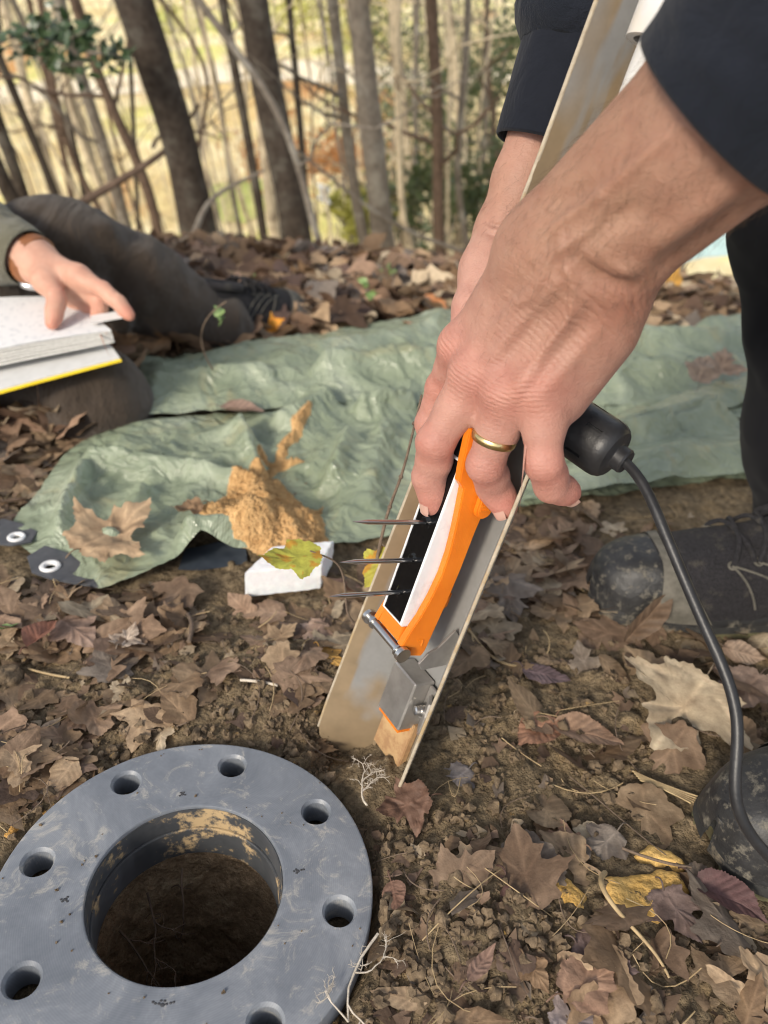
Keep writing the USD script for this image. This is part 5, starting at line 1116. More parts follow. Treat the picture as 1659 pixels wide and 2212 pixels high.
hero((1125, 1440), (1238, 1470), (.12, .085, .09), 'dark purple oval leaf between the trough and the far shoe', 'ovate', lift=.006, sc=1.1, cup=-.2)
hero((1030, 1650), (930, 1720), (.17, .15, .145), 'grey maple leaf pressed in the soil right of the trough tip', 'maple', lift=.001, curl=.1)
hero((955, 1715), (775, 1765), (.120, .068, .046), 'dark red-brown curled leaf at the trough tip overhanging the flange rim', 'maple', lift=.012, curl=-.8, crump=.16, tilt=(.1, -.3), sc=.95, torn=.5)
hero((175, 1170), (335, 1095), TAN, 'large crumpled tan leaf on the left part of the tarpaulin', 'maple', on=NEAR, lift=.022, crump=.12, sc=1.5, tilt=(0, -.25))
hero((440, 1090), (362, 1108), BRN, 'small curled brown leaf on the tarpaulin left of the soil heap', 'lobed', on=NEAR, lift=.018, curl=.9, crump=.15)
hero((470, 880), (580, 892), (.20, .135, .105), 'rolled brown leaf lying across the fold in the tarpaulin', 'ovate', on=NEAR, lift=.022, roll=.55, sc=1.05)
hero((915, 690), (893, 718), (.33, .16, .09), 'small reddish leaf curled on the far hem of the tarpaulin', 'ovate', on=FAR, lift=.008, curl=.8, sc=1.3)
hero((1575, 800), (1555, 755), (.30, .21, .15), 'tan leaf on the far tarpaulin beside the dark trouser leg', 'maple', on=FAR, lift=.034, crump=.15, sc=.95, tilt=(0, -.5))
hero((1520, 815), (1512, 772), (.27, .20, .15), 'greyish leaf next to the tan leaf on the far tarpaulin', 'lobed', on=FAR, lift=.034, crump=.12, sc=.7, tilt=(0, -.5))
hero((1420, 1905), (1525, 2060), (.165, .120, .105), 'large grey-purple maple leaf below the dusty shoe toe', 'maple', lift=.006, sc=1.2, crump=.05)
hero((1500, 1900), (1650, 1990), (.085, .047, .045), 'dark maroon leaf pinned under the dusty shoe toe', 'ovate', lift=.010, fold_=.5, sc=1.25)
hero((1270, 1835), (1130, 1800), (.27, .17, .115), 'tan leaf dusted white above the clay lumps', 'maple', lift=.005, sc=1.1)
hero((1340, 1790), (1260, 1860), PRP, 'grey muddy leaf beside the white-dusted tan leaf', 'lobed', lift=.004)
hero((1090, 1890), (1180, 2000), (.14, .082, .070), 'holed brown leaf left of the smaller clay lump', 'lobed', lift=.003, sc=1.1)
hero((1230, 2030), (1390, 2120), (.16, .115, .105), 'wide greyish leaf under the straw stalk at the bottom right', 'maple', lift=.004, sc=1.25)
hero((1210, 2150), (1350, 2090), (.25, .155, .105), 'tan leaf with ragged edge at the bottom right', 'lobed', lift=.008, torn=.3, sc=1.1)
hero((1130, 2060), (1190, 2150), BRN, 'brown leaf leaning on crumbs at the bottom centre', 'lobed', lift=.006, tilt=(-.3, 0))
hero((1010, 2120), (1070, 2040), (.19, .12, .09), 'pointed brown leaf on the dark soil at the bottom centre', 'narrow', lift=.006, curl=.4, sc=1.2)
hero((1190, 2230), (1300, 2180), (.23, .19, .18), 'pale grey leaf cut by the bottom edge of the picture', 'maple', lift=.004, sc=1.2)
hero((1640, 1460), (1560, 1530), (.20, .145, .115), 'grey-brown leaf behind the black cable on the right', 'lobed', lift=.006, sc=1.2)
hero((1560, 1400), (1655, 1420), (.26, .19, .14), 'tan leaf lying behind the cable below the far shoe', 'ovate', lift=.010, tilt=(0, -.4), sc=1.2)
hero((255, 1400), (300, 1345), (.34, .27, .21), 'light tan curled leaf on the litter left of the foam block', 'maple', lift=.012, crump=.12, sc=1.25)
hero((700, 1345), (655, 1395), (.30, .21, .16), 'pinkish leaf under the needles beside the trough', 'maple', lift=.006, sc=1.4)
hero((690, 1400), (738, 1442), (.36, .20, .055), 'yellow-stained leaf against the left wall of the trough', 'lobed', lift=.006, sc=1.2)
hero((130, 1340), (205, 1390), (.24, .165, .125), 'brown leaf at the left below the black corner patches', 'lobed', lift=.010, sc=1.2)
hero((60, 1400), (125, 1345), (.17, .08, .055), 'red-brown folded leaf at the far left of the litter', 'ovate', lift=.012, fold_=.8, sc=1.2)
hero((700, 1255), (790, 1290), (.21, .125, .09), 'brown leaf half under the white foam block', 'ovate', lift=.008, sc=1.2)
hero((840, 1890), (866, 1985), (.18, .105, .075), 'curled brown leaf on edge beside the right rim of the flange', 'ovate', lift=.006, curl=.5, tilt=(-.5, .1))
hero((1395, 1395), (1402, 1265), (.115, .078, .052), 'upright dry folded leaf in front of the far shoe', 'narrow', lift=.022, tilt=(.2, -1.6), fold_=1.1, sc=.8)
hero((1120, 1185), (1200, 1170), (.36, .25, .155), 'pale tan narrow leaf between the trough and the far shoe toe', 'narrow', lift=.010, sc=1.2)
hero((1035, 1145), (1100, 1160), (.22, .15, .115), 'brown leaf at the hem of the tarpaulin right of the trough', 'ovate', lift=.010, sc=1.2)
hero((560, 705), (600, 745), ORG, 'bright orange maple leaf standing beyond the tarpaulin', 'maple', lift=.012, tilt=(0, -1.2), sc=1.0)
hero((500, 700), (518, 718), (.62, .25, .03), 'small orange leaf beside the seated person\'s shoe', 'ovate', lift=.02, tilt=(0, -1.0), sc=1.5)
hero((1420, 640), (1440, 615), (.42, .23, .05), 'ochre yellow leaf in the litter behind the wrist', 'lobed', lift=.02, tilt=(0, -1.0), sc=1.2)
hero((940, 660), (925, 690), (.44, .20, .09), 'orange-brown leaf in the litter just left of the hands', 'lobed', lift=.012, tilt=(0, -.8), sc=.8)
# the scattered ones: each still a leaf of its own where it shows large, one mass elsewhere
DENS = [((-60, 1290, 720, 1600), .95), ((-60, 1600, 200, 1760), .45), ((980, 1110, 1720, 1490), .95), ((900, 1490, 1720, 1800), .30), ((980, 1800, 1720, 2260), .55), ((800, 1750, 1000, 2260), .10), ((-80, 900, 300, 1160), 1.1), ((560, 1230, 900, 1500), .6), ((985, 1100, 1300, 1330), 1.2), ((985, 1110, 1260, 1300), 1.2), ((-80, 920, 180, 1160), 1.1), ((-80, 1270, 420, 1420), 1.0)]
TARPS = [Polygon([gp(*p) for p in near_poly]).buffer(.004), Polygon([gp(*p) for p in far_poly]).buffer(.004)]
def blocked(u, v, m_=0.0):
    if np.hypot(u - FU, v - FV) < .118 + m_: return True
    p_ = Point(u, v)
    return any(t.contains(p_) for t in TARPS) or any(math.hypot(u - a, v - b) < r for a, b, r in KEEP)
KEEP = [(*gp(1385, 1930), .036), (*gp(1410, 1855), .026), (*gp(1210, 1945), .022), (*gp(1470, 1250), .06), (*gp(1600, 1270), .06), (*gp(1640, 1800), .075), (*gp(850, 1660), .05), (*gp(620, 1265), .05), (*gp(1480, 1250, .0), .09), (*gp(150, 880), .05), (*gp(20, 890), .05)]
def where_words(px, py):
    if px < 330 and py < 1200: return 'on the litter left of the tarpaulin'
    if py < 1330: return 'near the foam block' if px < 900 else 'in front of the far shoe'
    if px < 420: return 'in the litter at the left above the flange'
    if px < 800: return 'on the soil between foam block and flange'
    if py < 1500: return 'on the soil between trough and cable'
    if py < 1800: return 'on the bare soil right of the trough tip'
    return 'in the muddy litter at the bottom right' if px > 1000 else 'beside the right rim of the flange'
TONES = [('pale', PALE), ('tan', TAN), ('brown', BRN), ('dark brown', DRK), ('grey-purple', PRP), ('pinkish', PNK), ('brown', (.20, .13, .085)), ('dark', (.11, .07, .055))]
KINDS_ = [('maple', 'lobed'), ('lobed', 'lobed'), ('ovate', 'oval'), ('narrow', 'narrow')]
g = np.random.default_rng(77); singles, n_single = [], 0; tries = 0
mass_v, mass_f, mass_c, nv = [], [], [], 0
def to_mass(P, F, C):
    global nv
    mass_v.append(P); mass_f.append(F + nv); mass_c.append(C); nv += len(P)
while tries < 960:
    tries += 1
    (x0, y0, x1, y1), dn_ = DENS[g.integers(len(DENS))]
    px, py = g.uniform(x0, x1), g.uniform(y0, y1)
    if g.random() > dn_ * .85: continue
    u, v = gp(px, py)
    if blocked(u, v, .012): continue
    kd = KINDS_[g.choice(4, p=[.38, .27, .25, .10])]; tn = TONES[g.choice(8, p=[.09, .17, .26, .14, .05, .08, .16, .05])]
    size = g.uniform(.026, .060) * (.8 if py > 1500 and px < 1000 else 1); seed = int(g.integers(1e6))
    n_ = nrm(PN + g.normal(0, .28, 1)[0] * PU + g.normal(0, .28, 1)[0] * PV); yaw = g.uniform(0, 6.28)
    flip = g.random() < .5
    cu_, to_, fo_ = g.uniform(-.5, .9), g.choice([0, .3, .6, .9]), g.choice([0, 0, 0, .3, .6])
    V, F, ve = leaf_shape(kd[0], size, seed, N=60, R=6, curl=cu_, crump=g.uniform(.04, .14), torn=to_, fold_=fo_)
    form = ('small ' if size < .036 else 'large ' if size > .049 else '') + ('folded ' if fo_ else 'torn ' if to_ > .5 else 'curled ' if abs(cu_) > .5 else 'flat ')
    if flip: V = V * [1, 1, -1]; F = F[:, ::-1]
    V = V * [1, 1, .55 if n_single < 60 else .3]
    Rm = rot_to(n_, yaw); Pw = (V - [size * .4, 0, 0]) @ Rm; h = float(height(np.array([u]), np.array([v]), fine=False)[0])
    Pw = PL(u, v, h) + Pw + PN * (g.uniform(.000, .006) - .30 * (Pw @ PN).min())
    C_ = tone_of((np.array(tn[1]) * .68 + np.array([.04, .030, .020])) * g.uniform(.75, 1.2), V, ve, seed % 997)
    if n_single < 165:
        n_single += 1
        obj('fallen_leaf', (Pw, F), 'leaf', smooth=True, color=C_, label=f'{form}{tn[0]} {kd[1]} fallen leaf {where_words(px, py)}', category='leaf', group='fallen leaves ' + where_words(px, py))
    else: to_mass(Pw, F, C_)
# litter out to the break of slope
N_FAR = 5200; k = 0
while k < N_FAR:
    py = 520 + 420 * g.random() ** 1.5; px = g.uniform(-250, 2000)
    u, v = gp(px, max(py, 560))
    v = v + g.uniform(-.1, .25) if py < 600 else v
    if v > VR + .5 or v < .5: continue
    if blocked(u, v): k += 1; continue
    k += 1
    kd = KINDS_[g.choice(4, p=[.35, .35, .22, .08])]; tn = TONES[g.choice(8, p=[.10, .20, .22, .16, .07, .14, .07, .04])]; size = g.uniform(.05, .10); seed = int(g.integers(1e6))
    n_ = nrm(PN + g.normal(0, .40, 1)[0] * PU + g.normal(0, .40, 1)[0] * PV); V, F, ve = leaf_shape(kd[0], size, seed % 400, N=18, R=2, curl=g.uniform(-.6, 1.0), crump=g.uniform(.05, .16), fold_=g.choice([0, 0, .5]))
    Pw = (V - [size * .4, 0, 0]) @ rot_to(n_, g.uniform(0, 6.28)); Pb = terrain(np.array([u]), np.array([v]), height(np.array([u]), np.array([v]), fine=False))[0]
    to_mass(Pb + Pw + PN * (g.uniform(.0, .03) - .5 * (Pw @ PN).min()), F, np.tile(np.array(tn[1]) * g.uniform(.75, 1.35), (len(V), 1)))
for k in range(1500):                                 # the litter goes on beside and behind the picture
    u, v = g.uniform(-1.6, 1.9), g.uniform(-.7, 1.3); q = toC(PL(np.array([u]), np.array([v]), 0.0))[0]
    if q[2] > .1 and abs(q[0] / q[2]) < .56 and abs(q[1] / q[2]) < .73: continue
    if blocked(u, v): continue
    kd = KINDS_[g.choice(4, p=[.35, .35, .22, .08])]; tn = TONES[g.choice(8, p=[.10, .20, .22, .16, .07, .14, .07, .04])]; size = g.uniform(.04, .075)
    V, F, ve = leaf_shape(kd[0], size, k % 300, N=20, R=2, curl=g.uniform(-.4, .8), crump=.1); Pw = (V - [size * .4, 0, 0]) @ rot_to(nrm(PN + g.normal(0, .25, 1)[0] * PU + g.normal(0, .25, 1)[0] * PV), g.uniform(0, 6.28))
    to_mass(PL(u, v, float(height(np.array([u]), np.array([v]), fine=False)[0])) + Pw + PN * (.004 - .4 * (Pw @ PN).min()), F, np.tile(np.array(tn[1]) * g.uniform(.75, 1.3), (len(V), 1)))
# finer scraps on the near soil
for k in range(1500):
    (x0, y0, x1, y1), dn_ = DENS[g.integers(len(DENS))]; px, py = g.uniform(x0, x1), g.uniform(y0, y1); u, v = gp(px, py)
    if g.random() > dn_ + .25 or blocked(u, v): continue
    size = .004 + .013 * g.random() ** 2; m_ = 9; a_ = np.sort(g.uniform(0, 6.28, m_)); r_ = size * g.uniform(.35, 1, m_); V = np.vstack([[0, 0, .0], np.stack([np.cos(a_) * r_, np.sin(a_) * r_, g.normal(0, .12, m_) * size], 1)])
    F = np.stack([np.zeros(m_, int), 1 + np.arange(m_), 1 + (np.arange(m_) + 1) % m_], 1); tn = TONES[g.integers(8)]
    Pw = V @ rot_to(nrm(PN + g.normal(0, .3, 1)[0] * PU + g.normal(0, .3, 1)[0] * PV), 0); to_mass(PL(u, v, float(height(np.array([u]), np.array([v]))[0]) + .0015) + Pw, F, np.tile(np.array(tn[1]) * .6 + np.array([.05, .036, .024]) * g.uniform(.6, 1.3), (len(V), 1)))
obj('leaf_litter', (np.vstack(mass_v), np.vstack(mass_f)), 'leaf', smooth=True, color=np.vstack(mass_c), label='brown leaf litter covering the slope up to the trees', category='leaf litter', kind='stuff')
# loose crumbs of soil
speck('crumb_soil', (.070, .050, .032), (.20, .148, .095), scale=120, rough=.95, bump=.5, bscale=700, spec=.2, c3=(.30, .19, .07), s3=40, lo3=.62, hi3=.68)
ico = trimesh.creation.icosphere(1, 1.0); vs_, fs_, n0 = [], [], 0
cc_ = []
for u0, v0, a, b, hh in SPOTS: cc_ += [(u0 + g.normal(0, a * .9), v0 + g.normal(0, b * .9)) for _ in range(330)]
cc_ += [gp(g.uniform(-40, 1700), g.uniform(1300, 2240)) for _ in range(2600)]
gq_ = g.uniform(-.113, .113, (130, 2)); fc_ = [(FU + a, FV + b) for a, b in gq_ if .061 < math.hypot(a, b) < .112 and abs(math.hypot(a, b) - .095) > .012]
UVc = np.array([p for p in cc_ if np.hypot(p[0] - FU, p[1] - FV) > .116 and p[1] < .8 and not blocked(*p)]); Hc = height(UVc[:, 0], UVc[:, 1]); UVc = np.vstack([UVc, fc_]); Hc = np.r_[Hc, np.full(len(fc_), T1)]
for (u, v), h in zip(UVc, Hc):
    r = .0007 + .0040 * g.random() ** 3.4; r = r if np.hypot(u - FU, v - FV) > .116 else .0003 + r * .18; w_ = ico.vertices * (1 + .85 * (noise(ico.vertices * 1.9 + g.uniform(0, 99), 3) - .5)[:, None] * 2) * r * g.uniform(.7, 1.2, 3)
    vs_.append(PL(u, v, h + r * .3) + w_); fs_.append(ico.faces + n0); n0 += len(w_)
obj('soil_crumbs', (np.vstack(vs_), np.vstack(fs_)), 'crumb_soil', smooth=42, label='loose crumbs of brown soil strewn over the ground', category='soil crumbs', kind='stuff')
# clay lumps
def lump(px, py, a, b, hgt, label, matn='ochre_soil', seed=1, name='clay_lump', rot=0.0):
    u, v = gp(px, py); s_ = trimesh.creation.icosphere(5, 1.0); d_ = s_.vertices; k_ = 1 + .8 * (fbm(d_ * 1.7 + seed * 5, 3, seed) - .5) + .07 * (fbm(d_ * 9, 3, seed) - .5)
    P_ = d_ * k_[:, None] * [a, b, hgt]; P_[:, 2] = np.where(P_[:, 2] > hgt * .6, hgt * .6 + (P_[:, 2] - hgt * .6) * .6, P_[:, 2]) + .004 * (fbm(P_ * 150, 3, seed + 2) - .5); c_, s2 = math.cos(rot), math.sin(rot); P_[:, :2] = P_[:, :2] @ np.array([[c_, s2], [-s2, c_]])
    h = float(height(np.array([u]), np.array([v]), fine=False)[0]); obj(name, (PL(u + P_[:, 0], v + P_[:, 1], h + P_[:, 2]), s_.faces), matn, smooth=True, label=label, category='clay lump')
speck('yellow_clay', (.50, .30, .085), (.64, .42, .15), scale=60, rough=.9, bump=.8, bscale=260, c3=(.10, .075, .045), s3=55, lo3=.56, hi3=.62, spec=.2, dist=.003)
gu_, gv_ = np.meshgrid(np.arange(-.40, .45, .006), np.arange(.05, .60, .006), indexing='ij'); GS = (gu_, gv_, height(gu_, gv_, fine=False), np.ones(gu_.shape, bool))
for pxs, top, matn, sd, lab in (([(1290, 1925), (1310, 1900), (1350, 1885), (1380, 1880), (1420, 1890), (1470, 1885), (1480, 1930), (1455, 1985), (1400, 2000), (1330, 1995), (1295, 1975)], .010, 'yellow_clay', 2, 'larger crumbly slab of yellow clay with dark flecks near the dusty shoe'),
        ([(1345, 1850), (1400, 1825), (1450, 1838), (1485, 1868), (1470, 1880), (1420, 1882), (1380, 1872)], .012, 'yellow_clay', 9, 'smooth-faced yellow clay piece just behind the larger slab'),
        ([(1165, 1925), (1200, 1900), (1230, 1905), (1260, 1950), (1255, 1985), (1225, 1985), (1175, 1965)], .009, 'yellow_clay', 5, 'smaller yellow clay piece left of the larger slab'),
        ([(1068, 2040), (1085, 2032), (1100, 2052), (1095, 2070), (1075, 2060)], .005, 'yellow_clay', 7, 'tiny ochre clay crumb on a brown leaf at the bottom'),
        ([(92, 1752), (112, 1708), (150, 1684), (162, 1696), (138, 1728), (104, 1760)], .006, 'ochre_soil', 8, 'thin smear of orange clay against the upper left rim of the flange'),
        ([(0, 1795), (20, 1760), (60, 1758), (52, 1790), (20, 1812)], .005, 'ochre_soil', 12, 'orange clay crumbs at the left picture edge by the flange')):
    pile('clay_lump', pxs, top * .6, matn, 200 + sd, lab, 'clay lump', up=.002, S=GS, soft=.006, rough_=.009, grain=.12, d=.0012)
lump(-5, 1480, .016, .020, .016, 'grey stone at the left picture edge', 'crumb_soil', 15, name='stone')
# straw, needles, rootlets, twigs
speck('straw', (.27, .19, .10), (.40, .30, .16), scale=120, rough=.7, bump=.2)
speck('twig_bark', (.085, .058, .04), (.16, .115, .08), scale=160, rough=.85, bump=.5)
speck('root_pale', (.40, .35, .28), (.55, .49, .41), scale=160, rough=.8, bump=.4)
def stalk(pxs, r, matn, name, label, cat_, hs=.004, n=30, parent=None, **kw):
    pts = []
    for i, q in enumerate(pxs):
        hh = hs if len(q) < 3 else q[2]; u, v = gp(q[0], q[1], hh); pts.append(PL(u, v, hh + (float(height(np.array([u]), np.array([v]), fine=False)[0]) if np.hypot(u - FU, v - FV) > .116 else .010)))
    return obj(name, tube(curve(pts, n), r, 7), matn, parent, smooth=60, **({} if parent else dict(label=label, category=cat_)), **kw)
stalk([(1300, 1905, .010), (1310, 1970, .016), (1345, 2015, .010), (1390, 2060, .006), (1440, 2125, .004)], np.linspace(.0018, .0008, 30), 'straw', 'straw_stalk', 'bent yellow straw stalk lying across the larger clay lump', 'straw')
stalk([(1318, 1995), (1390, 2005)], .0009, 'straw', 'straw_stalk', 'short straw piece crossing the bent stalk', 'straw')
for k in range(5): stalk([(1365 + 4 * k, 1668 + 5 * k), (1440, 1700 + 3 * k), (1515 - 6 * k, 1728 + 3 * k)], .0007, 'straw', 'pine_needle', 'fallen pine needle in the bundle pointing at the dusty shoe', 'pine needle', hs=.006, group='pine needles beside the dusty shoe')
stalk([(1340, 1842, .012), (1400, 1862, .013), (1490, 1878, .010)], .0010, 'twig_bark', 'twig', 'thin black twig over the yellow clay', 'twig')
stalk([(1230, 1680), (1330, 1760), (1420, 1840), (1490, 1890)], .0005, 'twig_bark', 'rootlet', 'dark thread-like root running toward the dusty shoe', 'root')
stalk([(520, 1488), (560, 1496), (600, 1504)], .0012, 'root_pale', 'root', 'pale root piece on the soil above the flange', 'root')
stalk([(1012, 1360), (1040, 1400), (1075, 1430), (1120, 1440)], .0012, 'straw', 'straw_stalk', 'dry curved stalk right of the trough', 'straw')
stalk([(1020, 1370), (1030, 1420), (1045, 1450)], .0010, 'straw', 'straw_stalk', 'second dry stalk right of the trough', 'straw')
stalk([(405, 1330), (412, 1345), (408, 1390)], .0020, 'twig_bark', 'twig', 'short upright stub of twig left of the foam block', 'twig', hs=.01)
stalk([(60, 1440), (100, 1452), (150, 1462)], .0010, 'straw', 'straw_stalk', 'straight straw at the left litter', 'straw')
stalk([(0, 1650), (60, 1644), (120, 1652), (230, 1660)], .0012, 'straw', 'straw_stalk', 'long straw along the upper left rim of the flange', 'straw')
ms = []
for k in range(300):
    (x0, y0, x1, y1), dn_ = DENS[g.integers(len(DENS))]; px, py = g.uniform(x0, x1), g.uniform(y0, y1); u, v = gp(px, py)
    if blocked(u, v, .01): continue
    a_ = g.uniform(0, 6.28); L_ = g.uniform(.012, .06); q = np.array([[u, v], [u + math.cos(a_) * L_ * .5, v + math.sin(a_) * L_ * .5], [u + math.cos(a_ + g.normal(0, .4)) * L_, v + math.sin(a_ + g.normal(0, .4)) * L_]])
    hq = height(q[:, 0], q[:, 1], fine=False) + g.uniform(.001, .012, 3); ms.append(tube(curve(PL(q[:, 0], q[:, 1], hq), 7), g.uniform(.00018, .0005), 5, caps=False))
h_ = len(ms) // 2
obj('straw_bits', cat(ms[:h_]), 'straw', smooth=60, label='bits of straw and dry stem scattered in the litter', category='straw bits', kind='stuff')
obj('twig_bits', cat(ms[h_:]), 'twig_bark', smooth=60, label='bits of dark twig scattered in the litter', category='twig bits', kind='stuff')
def root_tree(start, dirv, L_, depth, r, out, g_, droop):
    n_ = 6; p = [np.asarray(start, float)]; d_ = nrm(dirv)
    for i in range(n_):
        d_ = d_ + g_.normal(0, .22, 3) + droop * .06; d_ = nrm(d_ - (0 if np.any(droop) else .9) * (d_ @ PN) * PN); p.append(p[-1] + d_ * L_ / n_)
    out.append(tube(np.array(p), np.linspace(r, r * .55, n_ + 1), 6, caps=False))
    if depth:
        for k in range(g_.integers(2, 5)):
            i = g_.integers(1, n_ + 1); root_tree(p[i], nrm(d_ + g_.normal(0, .7, 3)), L_ * g_.uniform(.35, .7), depth - 1, r * .6, out, g_, droop)
for (a, b, lab) in (((815, 2030, .012), (690, 2190, .012), 'branching pale root crossing the lower right rim of the flange'), ((792, 1752, .004), (745, 1700, .006), 'pale root beside the dark red leaf at the flange')):
    out = []; A_, B_ = G3(*a), G3(*b); root_tree(A_ + PN * .006, B_ - A_, np.linalg.norm(B_ - A_), 4, .00085, out, np.random.default_rng(len(lab)), PN * .0)
    obj('root', cat(out), 'root_pale', smooth=60, label=lab, category='root')
out = []
for k in range(4):
    a_ = 1.9 + k * .45; root_tree(PL(FU + .058 * math.cos(a_), FV + .058 * math.sin(a_), -.05 - .01 * k), nrm(-PU * math.cos(a_) - PV * math.sin(a_) - .5 * PN), .05, 2, .0009, out, np.random.default_rng(40 + k), -PN)
obj('root', cat(out), 'twig_bark', smooth=60, label='fine roots hanging inside the hole below the flange', category='root')
# sprig with two yellowing leaves and the bare twig beside the needles
sp = Thing('sapling_sprig', G3(800, 1330), 'thin twig with two yellow-green leaves rising before the tarpaulin', 'sprig')
def lens_tube(pts, r, name, n=40, parent=sp): return obj(name, tube(W(curve([c3(*q) for q in pts], n)), r, 7), 'twig_bark', parent, smooth=60)
lens_tube([(800, 1345, .60), (806, 1260, .585), (822, 1172, .57), (842, 1095, .56), (866, 1030, .55), (888, 950, .545), (905, 880, .54), (911, 853, .535)], np.linspace(.0017, .0008, 40), 'stem')
lens_tube([(765, 1345, .60), (745, 1270, .585), (725, 1215, .575), (692, 1198, .57), (670, 1190, .57)], np.linspace(.0011, .0006, 40), 'twig')
lens_tube([(822, 1172, .57), (835, 1185, .57), (842, 1215, .572)], .0005, 'twig', 12)
for q in ((842, 1095, .56), (866, 1030, .55), (895, 915, .543)):
    s_ = trimesh.creation.icosphere(1, .0018); obj('bud', (s_.vertices + W(c3(*q)), s_.faces), 'twig_bark', sp, smooth=True)
def sprig_leaf(base, tip, z0, z1, nrm_c, col, seed, **kw):
    a, b = W(c3(*base, z0)), W(c3(*tip, z1)); x_ = nrm(b - a); n_ = M @ nrm(nrm_c); n_ = nrm(n_ - (n_ @ x_) * x_); V, F, ve = leaf_shape('lobed', np.linalg.norm(b - a), seed, N=90, R=8, crump=.05, **kw)
    Pw = a + V @ np.stack([x_, np.cross(n_, x_), n_]); tone = tone_of(col, V, ve, seed, mott=.5, vgain=-.15); sp_ = fbm(V * 120, 3, seed)[:, None]; tone = np.where(sp_ > .60, tone * [1.1, .62, .5], tone)
    obj('leaf', (Pw, F), 'leaf', sp, smooth=True, color=tone)
sprig_leaf((690, 1197), (556, 1216), .57, .555, (.1, -.75, -.65), (.40, .40, .07), 31, curl=.3)
sprig_leaf((842, 1190), (782, 1275), .572, .575, (-.3, -.35, -.9), (.38, .35, .05), 37, curl=.4, torn=.2)
# small green seedlings in the litter
speck('seedling_green', (.10, .17, .05), (.18, .26, .09), scale=60, rough=.5, bump=.2)
def seedling(px, py, z, hgt, n, seed, label):
    g_ = np.random.default_rng(seed); base = dp(px, py, z); t = Thing('seedling', base, label, 'seedling'); top = base + np.array([g_.normal(0, .02), 0, hgt])
    obj('stem', tube(curve(np.stack([base - [0, 0, .05], (base + top) / 2 + g_.normal(0, .01, 3), top]), 14), .0012, 6), 'twig_bark', t, smooth=60)
    for k in range(n):
        V, F, _ = leaf_shape('ovate', g_.uniform(.012, .022) * (1 + z * .1), seed + k, N=20, R=2, curl=.3); b_ = base + (top - base) * g_.uniform(.45, 1); n_ = nrm(np.array([0, 0, 1]) + g_.normal(0, .5, 3)); obj('leaf', (b_ + V @ rot_to(n_, g_.uniform(0, 6.28)), F), 'seedling_green', t, smooth=True)
seedling(455, 755, 1.12, .075, 6, 3, 'small green seedling in front of the brown trouser leg')
seedling(815, 690, 1.6, .09, 9, 4, 'green seedling in the litter left of the hands')
seedling(560, 625, 1.75, .04, 6, 5, 'low green seedling in the litter beyond the orange leaf')
seedling(830, 640, 1.9, .09, 9, 6, 'wispy green seedling at the break of slope')
seedling(4, 1372, .66, .012, 4, 7, 'pale green leaflet at the left picture edge')
# ------------------------------------------------------------------ the hillside, the valley field and the wood
mat('hill_look', {'g': ('geometry', {}), 'n': ('noise_texture', {'scale': .16, 'detail': 6, 'roughness': .6}), 'n2': ('noise_texture', {'scale': 1.3, 'detail': 8, 'roughness': .7}), 'n3': ('noise_texture', {'scale': .11, 'detail': 5, 'roughness': .6, 'distortion': .5}),
    'm': ('mapping', {'location': (31, 7, 3)}), 'r': ('rgb_ramp', {'ramp': [(.30, (.48, .32, .14)), (.42, (.60, .49, .25)), (.52, (.70, .61, .38)), (.60, (.58, .54, .20)), (.70, (.38, .43, .12))]}),
    'r2': ('rgb_ramp', {'ramp': [(.30, (.34, .33, .32)), (.70, (.66, .66, .65))]}), 'o': ('mix_color', {'blend_type': 'overlay', 'fac': .8}), 'r3': ('rgb_ramp', {'ramp': [(.56, (0, 0, 0)), (.64, (1, 1, 1))]}), 'k': ('rgb_to_bw', {}), 'x': ('mix_color', {'b': (.44, .22, .085)}),
    'p': ('principled_bsdf', {'roughness': .95, 'specular_ior_level': .1})},
    [('g.position', 'n.vector'), ('g.position', 'n2.vector'), ('g.position', 'm.vector'), ('m.vector', 'n3.vector'), ('n.fac', 'r.fac'), ('n2.fac', 'r2.fac'), ('r.color', 'o.a'), ('r2.color', 'o.b'), ('n3.fac', 'r3.fac'), ('r3.color', 'k.color'), ('k.val', 'x.fac'), ('o.result', 'x.a'), ('x.result', 'p.base_color')])
vh = [vs[-1]]; s_ = .02
while vh[-1] < 230: s_ = min(s_ * 1.05, 3.0); vh.append(vh[-1] + s_)
vh = np.array(vh); uh = us[(us > -139)]
uh = np.unique(np.r_[us[::12], np.linspace(-140, 140, 141)]); 
U2, V2 = np.meshgrid(us, vh[:2], indexing='ij'); 
keep = np.r_[np.where(us < -.6)[0], np.where((us >= -.6) & (us <= .6))[0][::10], np.where(us > .6)[0]]
U2, V2 = np.meshgrid(us[keep], vh, indexing='ij')
HT = terrain(U2, V2, height(U2, V2, fine=False)); hv, hq = grid_mesh(HT)
if np.cross(hv[hq[0, 1]] - hv[hq[0, 0]], hv[hq[0, 2]] - hv[hq[0, 0]])[2] < 0: hq = hq[:, ::-1]
obj('hillside', (hv, hq), 'hill_look', smooth=True, kind='structure')
from scipy.interpolate import LinearNDInterpolator, NearestNDInterpolator
_hz = NearestNDInterpolator(HT.reshape(-1, 3)[:, :2], HT.reshape(-1, 3)[:, 2])
def ground_z(x, y): return float(_hz(x, y))
def hit(px, py, lo=2.0, hi=160.0):
    """where this line of sight meets the hillside or the field"""
    d_ = W(ray(px, py)) - EYE; d_ = d_ / d_[1]; t = np.linspace(lo, hi, 1500); P_ = EYE + t[:, None] * d_; z_ = _hz(P_[:, :2]); b = np.where(P_[:, 2] < z_)[0]
    return P_[b[0]] if len(b) else P_[-1]
speck('sand_track', (.66, .58, .42), (.78, .70, .54), scale=.8, rough=.95, bump=.2)
